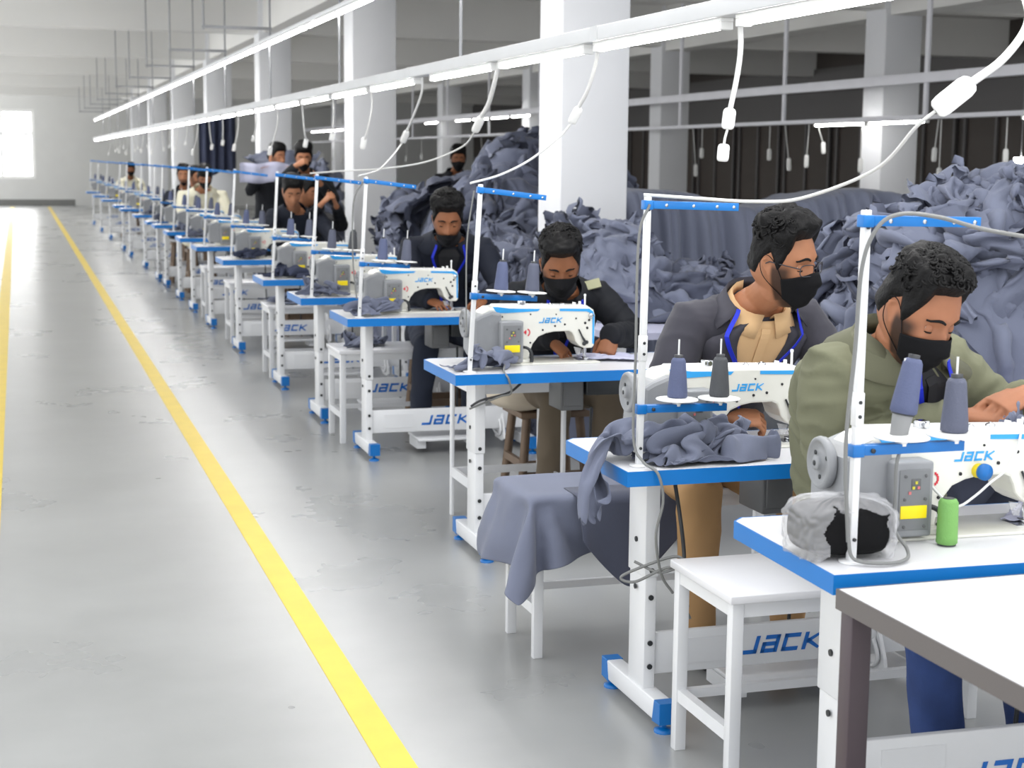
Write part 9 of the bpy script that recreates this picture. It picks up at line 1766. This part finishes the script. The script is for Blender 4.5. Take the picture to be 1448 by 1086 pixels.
for y, z in ((11.35, 2.04), (14.1, 2.04), (15.3, 2.04), (27.0, 2.40), (28.3, 2.40), (29.6, 2.40), (30.9, 2.40), (33.5, 2.40), (42.6, 2.40), (43.9, 2.40), (45.2, 2.40), (46.5, 2.40), (47.8, 2.40)):
    put_lamp((8.7, y, z), 'lit LED tube under a rail in the next bay', 'LED tubes in the next bay')
# hanger rods in pairs with their cross bars
def hanger(x0, x1, y, label, zlow=2.10, group=None):
    root = thing('rail_hanger', label, 'hanger rod', (x1, y, ZC), 0, group)
    MB().tube([(0, 0, 0), (0, 0, zlow - ZC)], .009, 8).obj('rod', 'rod', root)
    if x0 is not None:
        MB().tube([(x0 - x1, 0, 0), (x0 - x1, 0, 2.70 - ZC)], .009, 8).obj('rod', 'rod', root)
        MB().box(x0 - x1 - .015, .015, -.012, .012, 2.715 - ZC, 2.74 - ZC).obj('cross_bar', 'rod', root)
    return root
h0 = None
for k in range(13):
    y = 4.75 + 3.2 * k
    if h0 is None: h0 = hanger(1.60, RX + .05, y, 'pair of grey hanger rods with cross bar holding the lamp rails', 2.10, 'hanger rods above the sewing row')
    else: dup(h0, (RX + .05, y, ZC))
h1 = thing('rail_hanger', 'single white hanger post of the rails in the next bay', 'hanger rod', (8.7, 4.85, ZC), 0, 'hanger posts in the next bay')
MB().box(-.015, .015, -.032, .032, 2.085 - ZC, 0, .003).obj('post', 'rail_lilac', h1)
for k in range(1, 14): dup(h1, (8.7, 4.85 + 3.1 * k, ZC))

def plug_box(mb, a, b, w=.030, t=.016, mi=0):
    """rounded plug body between a and b"""
    a, b = Vector(a), Vector(b); d = (b - a).normalized(); s = d.cross(Vector((0, 1, 0))).normalized(); u = s.cross(d)
    R = []
    for f, q in ((0, .55), (.06, .85), (.2, 1), (.8, 1), (.94, .9), (1, .6)):
        c = a.lerp(b, f)
        R.append([c + s * (w * q * math.copysign(abs(math.cos(2 * PI * k / 16)) ** .5, math.cos(2 * PI * k / 16))) + u * (t * q * math.copysign(abs(math.sin(2 * PI * k / 16)) ** .5, math.sin(2 * PI * k / 16))) for k in range(16)])
    mb.loft(R, mi)
def plug(label, thick_pts, plug_a, plug_b, thin_pts=None, group=None, rt=.010, w=.028):
    root = thing('hanging_plug', label, 'power plug', thick_pts[0], 0, group)
    o = Vector(thick_pts[0]); sh = lambda ps: [Vector(p) - o for p in ps]
    MB().tube(spline(sh(thick_pts), 8), rt, 8).obj('flex_conduit', 'cable_white', root)
    mb = MB(); plug_box(mb, Vector(plug_a) - o, Vector(plug_b) - o, w, w * .55); p = mb.obj('plug_body', 'white_plastic', root)
    if thin_pts: MB().tube(spline(sh(thin_pts), 10), .0045, 8).obj('lead', 'cable_white', root)
    return root
def P_(s, i=0): return (ST[s][0] + .075 + (.01 if s == 0 else 0) - (.015 if s == 1 else 0), ST[s][1] + .08, T + .728)
p2, p3, p4, p5 = P_(1), P_(2), P_(3), P_(4)
plug('large white inline plug whose lead sags to the second thread stand', [(2.14, 3.17, 2.045), (2.235, 3.24, 1.995), (2.258, 3.25, 1.925), (2.20, 3.25, 1.845), (2.12, 3.26, 1.785)], (2.125, 3.26, 1.79), (2.05, 3.29, 1.722),
     [(2.05, 3.29, 1.722), (2.03, 3.34, 1.685), (2.02, 3.5, 1.585), (1.93, 3.7, 1.51), (1.85, 3.82, 1.497), (1.74, 3.93, 1.502), (p2[0], p2[1], p2[2] + .012)], None, .010, .026)
pp = plug('white plug with a second connector dangling straight from the low rail', [(RX + .02, 4.58, 2.04), (RX + .025, 4.58, 1.95), (RX + .015, 4.58, 1.86), (RX - .005, 4.58, 1.76)], (RX - .005, 4.58, 1.765), (RX - .012, 4.58, 1.70), [(RX - .012, 4.58, 1.70), (RX - .02, 4.58, 1.67), (RX - .022, 4.58, 1.65)], None, .009, .020)
mb = MB(); plug_box(mb, (-.042, 0, -.385), (-.046, 0, -.44), .018, .012); mb.obj('second_connector', 'white_plastic', pp)
plug('white plug hanging before the front column with a lead to the third stand', [(RX + .01, 5.82, 2.04), (RX + .01, 5.84, 1.97), (2.13, 5.9, 1.87), (2.115, 5.97, 1.80)], (2.118, 5.96, 1.805), (2.10, 6.0, 1.745), [(2.10, 6.0, 1.745), (2.05, 6.0, 1.69), (1.93, 6.0, 1.60), (1.80, 5.98, 1.54), (p3[0], p3[1], p3[2] + .01)], None, .008, .018)
plug('white plug on a thick conduit, lead sweeping to the fifth stand', [(RX, 7.1, 2.04), (RX - .005, 7.14, 1.97), (2.125, 7.25, 1.86), (2.11, 7.35, 1.79)], (2.115, 7.33, 1.80), (2.10, 7.4, 1.73), [(2.10, 7.4, 1.73), (2.08, 7.55, 1.66), (2.0, 7.95, 1.585), (1.9, 8.5, 1.545), (1.78, 9.1, 1.525), (p5[0], p5[1], p5[2] + .01)], None, .011, .020)
plug('white plug with a faint lead to the fourth stand', [(RX, 8.55, 2.04), (RX, 8.58, 1.95), (2.12, 8.75, 1.82), (2.11, 8.85, 1.75)], (2.112, 8.84, 1.755), (2.10, 8.9, 1.69), [(2.10, 8.9, 1.69), (2.0, 8.7, 1.62), (1.85, 8.4, 1.54), (p4[0], p4[1], p4[2] + .01)], None, .007, .018)
for k, y in enumerate(GAPS[6:]):
    if y > 40: break
    dz = (.36, .30, .34, .40, .28)[k % 5]; dx = (-.02, .02, .05, -.04, .0)[k % 5]
    plug('small white plug hanging from the low rail, %s after the fifth lead' % (ORD[k] if k < len(ORD) else 'far'), [(RX, y, 2.04), (RX + .01, y + .02, 2.04 - dz * .35), (RX + dx * .6, y + .06, 2.04 - dz * .75), (RX + dx, y + .1, 2.04 - dz * .9)], (RX + dx, y + .1, 2.04 - dz * .86), (RX + dx - .01, y + .12, 2.04 - dz * 1.06), None, 'plugs hanging far along the low rail', .006, .018)
for k, (y, dx, dz) in enumerate(((19.6, 0, .28), (19.9, .05, .52), (17.6, 0, .3), (17.2, .06, .42), (16.6, -.02, .38), (16.4, .08, .22), (15.4, 0, .42), (13.9, -.03, .3), (13.85, 0, .52), (12.75, 0, .32), (24.0, 0, .4), (25.2, .05, .5), (26.4, 0, .35), (27.5, -.03, .45), (29, 0, .4), (30.2, .04, .5), (31.4, 0, .45), (22.8, .04, .4), (42.4, 0, .3), (43.2, .05, .4), (43.9, -.04, .35), (44.5, .04, .45), (45.3, 0, .3), (46, .05, .42), (46.8, -.05, .33), (47.6, .03, .4), (36.5, 0, .4), (35, 0, .35))):
    plug('dangling white plug on a dark cord in the next bay', [(8.7, y, 2.03), (8.70 + dx * .5, y, 2.03 - dz * .5), (8.7 + dx, y, 2.03 - dz)], (8.7 + dx, y, 2.03 - dz * .9), (8.7 + dx * 1.1, y, 2.03 - dz - .11), None, 'plugs in the next bay', .006, .026)
# hanging fixture in the dim space beyond
fx = thing('hanging_fixture', 'bright white box lamp hanging in the dim far bay', 'lamp', (12.3, 17.4, 1.60))
MB().box(-.27, .27, -.05, .05, 0, .085, .004).obj('lamp_body', 'tube', fx)
MB().tube([(-.2, 0, .085), (-.2, 0, ZC - 1.6)], .006, 6).obj('rod', 'rod', fx); MB().tube([(.2, 0, .085), (.2, 0, ZC - 1.6)], .006, 6).obj('rod', 'rod', fx)

# cords on the near stands
def cord(label, pts, r, m, n=10):
    o = MB().tube(spline(pts, n), r, 8).obj('power_cord', m)
    return tag(o, label, 'cord')
a1 = P_(0)
cord('grey cord running down the first pole and off to the front along its arm', [(a1[0] - .02, a1[1] - .015, T + .05), (a1[0] - .034, a1[1] - .015, T + .25), (a1[0] - .022, a1[1] - .016, T + .45), (a1[0] - .016, a1[1] - .02, T + .62), (a1[0] + .01, a1[1] - .028, T + .70), (a1[0] + .06, a1[1] - .03, T + .728), (a1[0] + .15, a1[1] - .03, T + .722), (a1[0] + .26, a1[1] - .05, T + .695), (a1[0] + .42, a1[1] - .09, T + .675), (a1[0] + .62, a1[1] - .12, T + .68)], .0045, 'cable_grey')
cord('looped grey cord lying by the foot of the first pole', [(a1[0] - .02, a1[1] - .015, T + .06), (a1[0] - .01, a1[1] - .025, T + .015), (a1[0] + .05, a1[1] - .05, T + .008), (a1[0] + .11, a1[1] - .03, T + .008), (a1[0] + .135, a1[1] + .01, T + .02), (a1[0] + .115, a1[1] + .03, T + .06), (a1[0] + .105, a1[1] + .015, T + .13), (a1[0] + .095, a1[1] + .0, T + .20), (a1[0] + .105, a1[1] + .005, T + .235)], .004, 'cable_grey')
cord('white cord looping from the first machine body up past the bobbin', [(ST[0][0] + .355, 3.03, T + .125), (ST[0][0] + .39, 3.02, T + .09), (ST[0][0] + .42, 3.01, T + .075), (ST[0][0] + .46, 3.01, T + .095), (ST[0][0] + .50, 3.01, T + .125), (ST[0][0] + .54, 3.015, T + .15), (ST[0][0] + .58, 3.03, T + .20), (ST[0][0] + .61, 3.06, T + .26)], .003, 'cable_white')
a2 = P_(1)
cord('grey cord hanging down the second pole, looped and knotted by the table leg', [(a2[0] + .01, a2[1] - .02, T + .715), (a2[0] - .018, a2[1] - .016, T + .62), (a2[0] - .020, a2[1] - .016, T + .3), (a2[0] - .022, a2[1] - .018, T + .08), (a2[0] - .005, a2[1] - .05, T + .02), (a2[0] + .02, 3.895, T - .005), (a2[0] + .035, 3.89, T - .08), (a2[0] + .025, 3.91, T - .18), (a2[0] + .06, 3.95, T - .30), (a2[0] + .1, 3.96, T - .36)], .004, 'cable_grey')
cord('knotted loops of grey cord in front of the second table leg', [(1.60, 3.99, .50), (1.66, 3.95, .475), (1.72, 3.93, .50), (1.70, 3.94, .52), (1.62, 3.97, .49), (1.565, 4.0, .455), (1.60, 3.98, .445), (1.68, 3.94, .49), (1.74, 3.93, .47), (1.78, 3.95, .43), (1.72, 3.94, .46), (1.73, 3.93, .38), (1.75, 3.94, .34)], .0042, 'cable_grey', 8)
cord('dark cable hanging under the second table beside its leg', [(1.77, 4.12, .70), (1.765, 4.06, .60), (1.775, 4.05, .5), (1.755, 4.0, .42), (1.76, 3.98, .36)], .006, 'cable_dark')
cord('thin dark cord drooping from the edge of the third table to its leg', [(1.83, 5.99, T + .02), (1.80, 5.90, T + .006), (1.81, 5.87, T - .02), (1.83, 5.90, T - .08), (1.80, 5.95, T - .10), (1.74, 6.02, T - .14), (1.70, 6.04, T - .16)], .004, 'cable_grey')
cord('second dark cord under the third table', [(1.90, 6.0, T - .06), (1.84, 5.97, T - .09), (1.74, 6.0, T - .12), (1.71, 6.05, T - .15)], .005, 'cable_dark')
cord('cord running down the pole of the fourth stand', [(P_(3)[0] + .02, P_(3)[1] - .02, T + .71), (P_(3)[0] - .03, P_(3)[1] - .016, T + .6), (P_(3)[0] - .034, P_(3)[1] - .016, T + .3), (P_(3)[0] - .015, P_(3)[1] - .016, T + .1)], .004, 'cable_grey')
cord('cord running down the pole of the third stand', [(P_(2)[0] + .01, P_(2)[1] - .02, T + .71), (P_(2)[0] - .016, P_(2)[1] - .014, T + .5), (P_(2)[0] - .016, P_(2)[1] - .014, T + .15)], .003, 'cable_grey')
# ================================================================ light, camera
W = bpy.data.worlds.new('daylight'); W.use_nodes = True; SC.world = W
W.node_tree.nodes['Background'].inputs[0].default_value = (.96, .98, 1, 1)
W.node_tree.nodes['Background'].inputs[1].default_value = WORLD
cam = bpy.data.cameras.new('camera'); co = bpy.data.objects.new('camera', cam); COL.objects.link(co)
yaw, pitch, roll, fpx = 0.30131662, -0.14056662, 0.00969571, 2242.19
F = Vector((math.sin(yaw) * math.cos(pitch), math.cos(yaw) * math.cos(pitch), math.sin(pitch)))
r0 = Vector((math.cos(yaw), -math.sin(yaw), 0)); u0 = r0.cross(F)
r1 = r0 * math.cos(roll) + u0 * math.sin(roll); u1 = u0 * math.cos(roll) - r0 * math.sin(roll)
co.matrix_world = Matrix(((r1.x, u1.x, -F.x, 0), (r1.y, u1.y, -F.y, 0), (r1.z, u1.z, -F.z, 1.6), (0, 0, 0, 1)))
cam.sensor_width = 36; cam.lens = fpx / 1448 * 36
cam.clip_end = 200; cam.clip_start = .05
cam.dof.use_dof = True; cam.dof.focus_distance = 4.5; cam.dof.aperture_fstop = 6.3
SC.camera = co
SC.view_settings.view_transform = 'Standard'; SC.view_settings.look = 'None'; SC.view_settings.gamma = 1
SC.view_settings.use_curve_mapping = False
SC.view_settings.exposure = EXPO
SC.cycles.max_bounces = 8; SC.cycles.diffuse_bounces = 4
SC.cycles.use_denoising = True
SC.cycles.sample_clamp_indirect = 6
